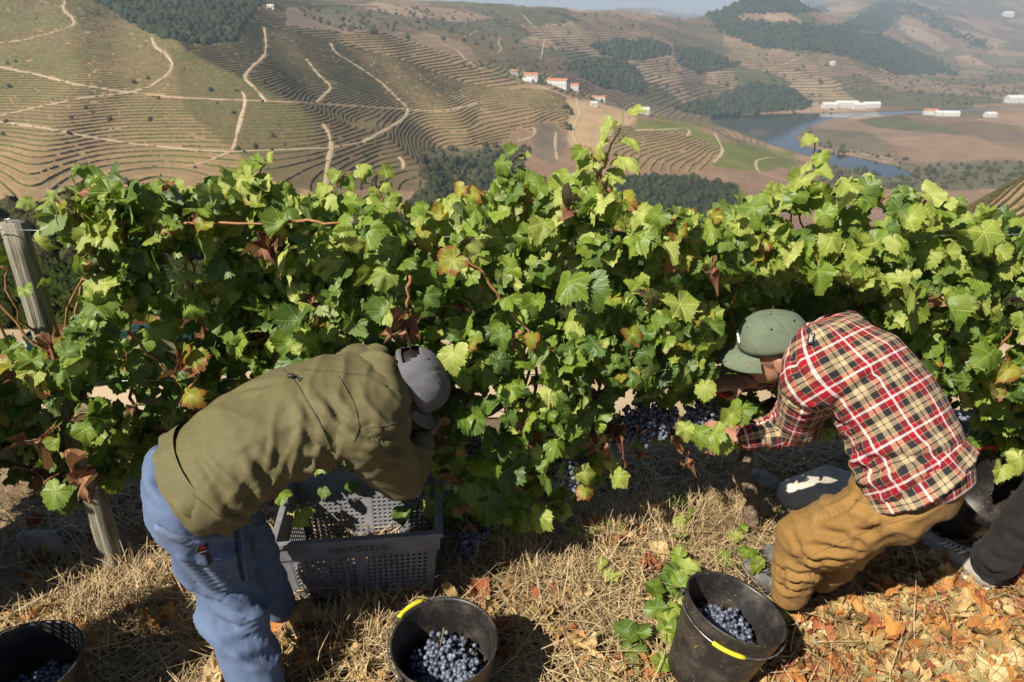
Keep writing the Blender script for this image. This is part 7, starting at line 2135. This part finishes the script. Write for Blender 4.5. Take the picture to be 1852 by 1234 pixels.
# ================================================================ far houses
M_LIME = mat_noise('limewash', (0.46, 0.45, 0.42), (0.62, 0.6, 0.56), 0.3, 0.9)
M_TILE = mat_noise('roof_tile', (0.36, 0.13, 0.07), (0.46, 0.2, 0.11), 0.5, 0.9)
M_PANE = mat_noise('dark_pane', (0.03, 0.035, 0.04), (0.06, 0.065, 0.07), 1, 0.3)
def house(px_, py_, w, d, h, label, rz=0.0, roof=M_TILE, nwin=4, storeys=2):
    hx, hy, ok = hit([px_], [py_], 300)
    x, y = float(hx[0]), float(hy[0]); z = float(H(x, y)[0])
    o = empty('house', (x, y, z), rz, label=label, cat='house', group='white houses in the valley')
    MB().box((-w / 2, -d / 2, -6), (w / 2, d / 2, h)).build('wall', M_LIME, o)
    e = 0.5; rh = d * 0.28
    V = np.array([(-w / 2 - e, -d / 2 - e, h - 0.1), (w / 2 + e, -d / 2 - e, h - 0.1), (w / 2 + e, d / 2 + e, h - 0.1), (-w / 2 - e, d / 2 + e, h - 0.1), (-w / 2 - e, 0, h + rh), (w / 2 + e, 0, h + rh)])
    MB().add(V, [(0, 1, 5, 4), (2, 3, 4, 5), (0, 4, 3), (1, 2, 5), (0, 3, 2, 1)]).build('roof', roof, o)
    for s in range(storeys):
        for k in range(nwin):
            xx = -w / 2 + w * (k + 0.5) / nwin; zz = 1.0 + s * 3.0
            if zz + 1.6 > h: continue
            MB().box((xx - 0.7, -d / 2 - 0.06, zz), (xx + 0.7, -d / 2 + 0.02, zz + 1.5)).build('window', M_PANE, o)
for a in [
 (930, 136, 9, 8, 6, 'small white house at the left end of the hamlet on the spur', 0.2),
 (960, 143, 22, 10, 7, 'white house with low red roof in the hamlet on the spur', -0.1),
 (955, 150, 14, 8, 5, 'low white annex below the red roofed hamlet house', -0.3, M_LIME),
 (1008, 158, 34, 11, 11, 'long white manor house with orange roof on the spur', -0.35, M_TILE, 7),
 (1040, 163, 14, 12, 8, 'white house with orange roof at the right end of the manor', -0.3),
 (1082, 181, 24, 8, 5, 'low white farm building with red roof below the manor', -0.2, M_TILE, 5, 1),
 (1074, 192, 8, 7, 4, 'tiny white shed on the bare slope below the manor', 0.1, M_LIME, 2, 1),
 (1160, 207, 26, 12, 9, 'white farmhouse above the green field on the spur', 0.1, M_LIME, 4),
 (1500, 196, 34, 14, 9, 'white riverside lodge at the left end of the far bank', 0.05, M_LIME, 6),
 (1530, 195, 48, 16, 11, 'long white riverside warehouse on the far bank', 0.0, M_LIME, 9),
 (1552, 197, 26, 14, 9, 'low white building beside the riverside warehouse', 0.1, M_LIME, 4),
 (1575, 195, 36, 14, 9, 'white riverside house right of the warehouse', 0.0, M_LIME, 6),
 (1682, 208, 28, 12, 9, 'white house with red roof at the river bend', -0.2),
 (1712, 210, 46, 12, 7, 'long low white shed at the river bend', -0.15, M_LIME, 5, 1),
 (1790, 212, 22, 12, 7, 'small white house on the flat right of the river bend', 0.1, M_LIME, 3),
 (1842, 186, 60, 20, 12, 'white hall on the far bank at the right edge', 0.0, M_LIME, 6),
 (1505, 118, 14, 10, 8, 'lone white house on the rosy slope across the river', 0.2, M_LIME, 2),
 (1822, 30, 60, 30, 20, 'white house high on the hazy hill at the upper right', 0.0, M_LIME, 3),
 (490, 16, 9, 6, 4, 'tiny shed shape standing for white vehicles on the skyline above the left hill', 0.0, M_LIME, 2, 1),  # house form used in place of white vehicles
]:
    house(*a)
print('THINGS OK')
# ================================================================ haze
mb = MB().box((-14000, -60, -260), (14000, 12600, 330))
m = bpy.data.materials.new('haze_air'); m.use_nodes = True
nt = m.node_tree
for n in list(nt.nodes):
    if n.type != 'OUTPUT_MATERIAL': nt.nodes.remove(n)
pv = nt.nodes.new('ShaderNodeVolumePrincipled')
pv.inputs['Color'].default_value = (0.70, 0.83, 1.0, 1)
pv.inputs['Density'].default_value = 0.00014
pv.inputs['Anisotropy'].default_value = 0.1
nt.links.new(pv.outputs[0], nt.nodes['Material Output'].inputs['Volume'])
mb.build('haze', m, kind='stuff', label='pale blue haze hanging in the valley air', cat='haze')
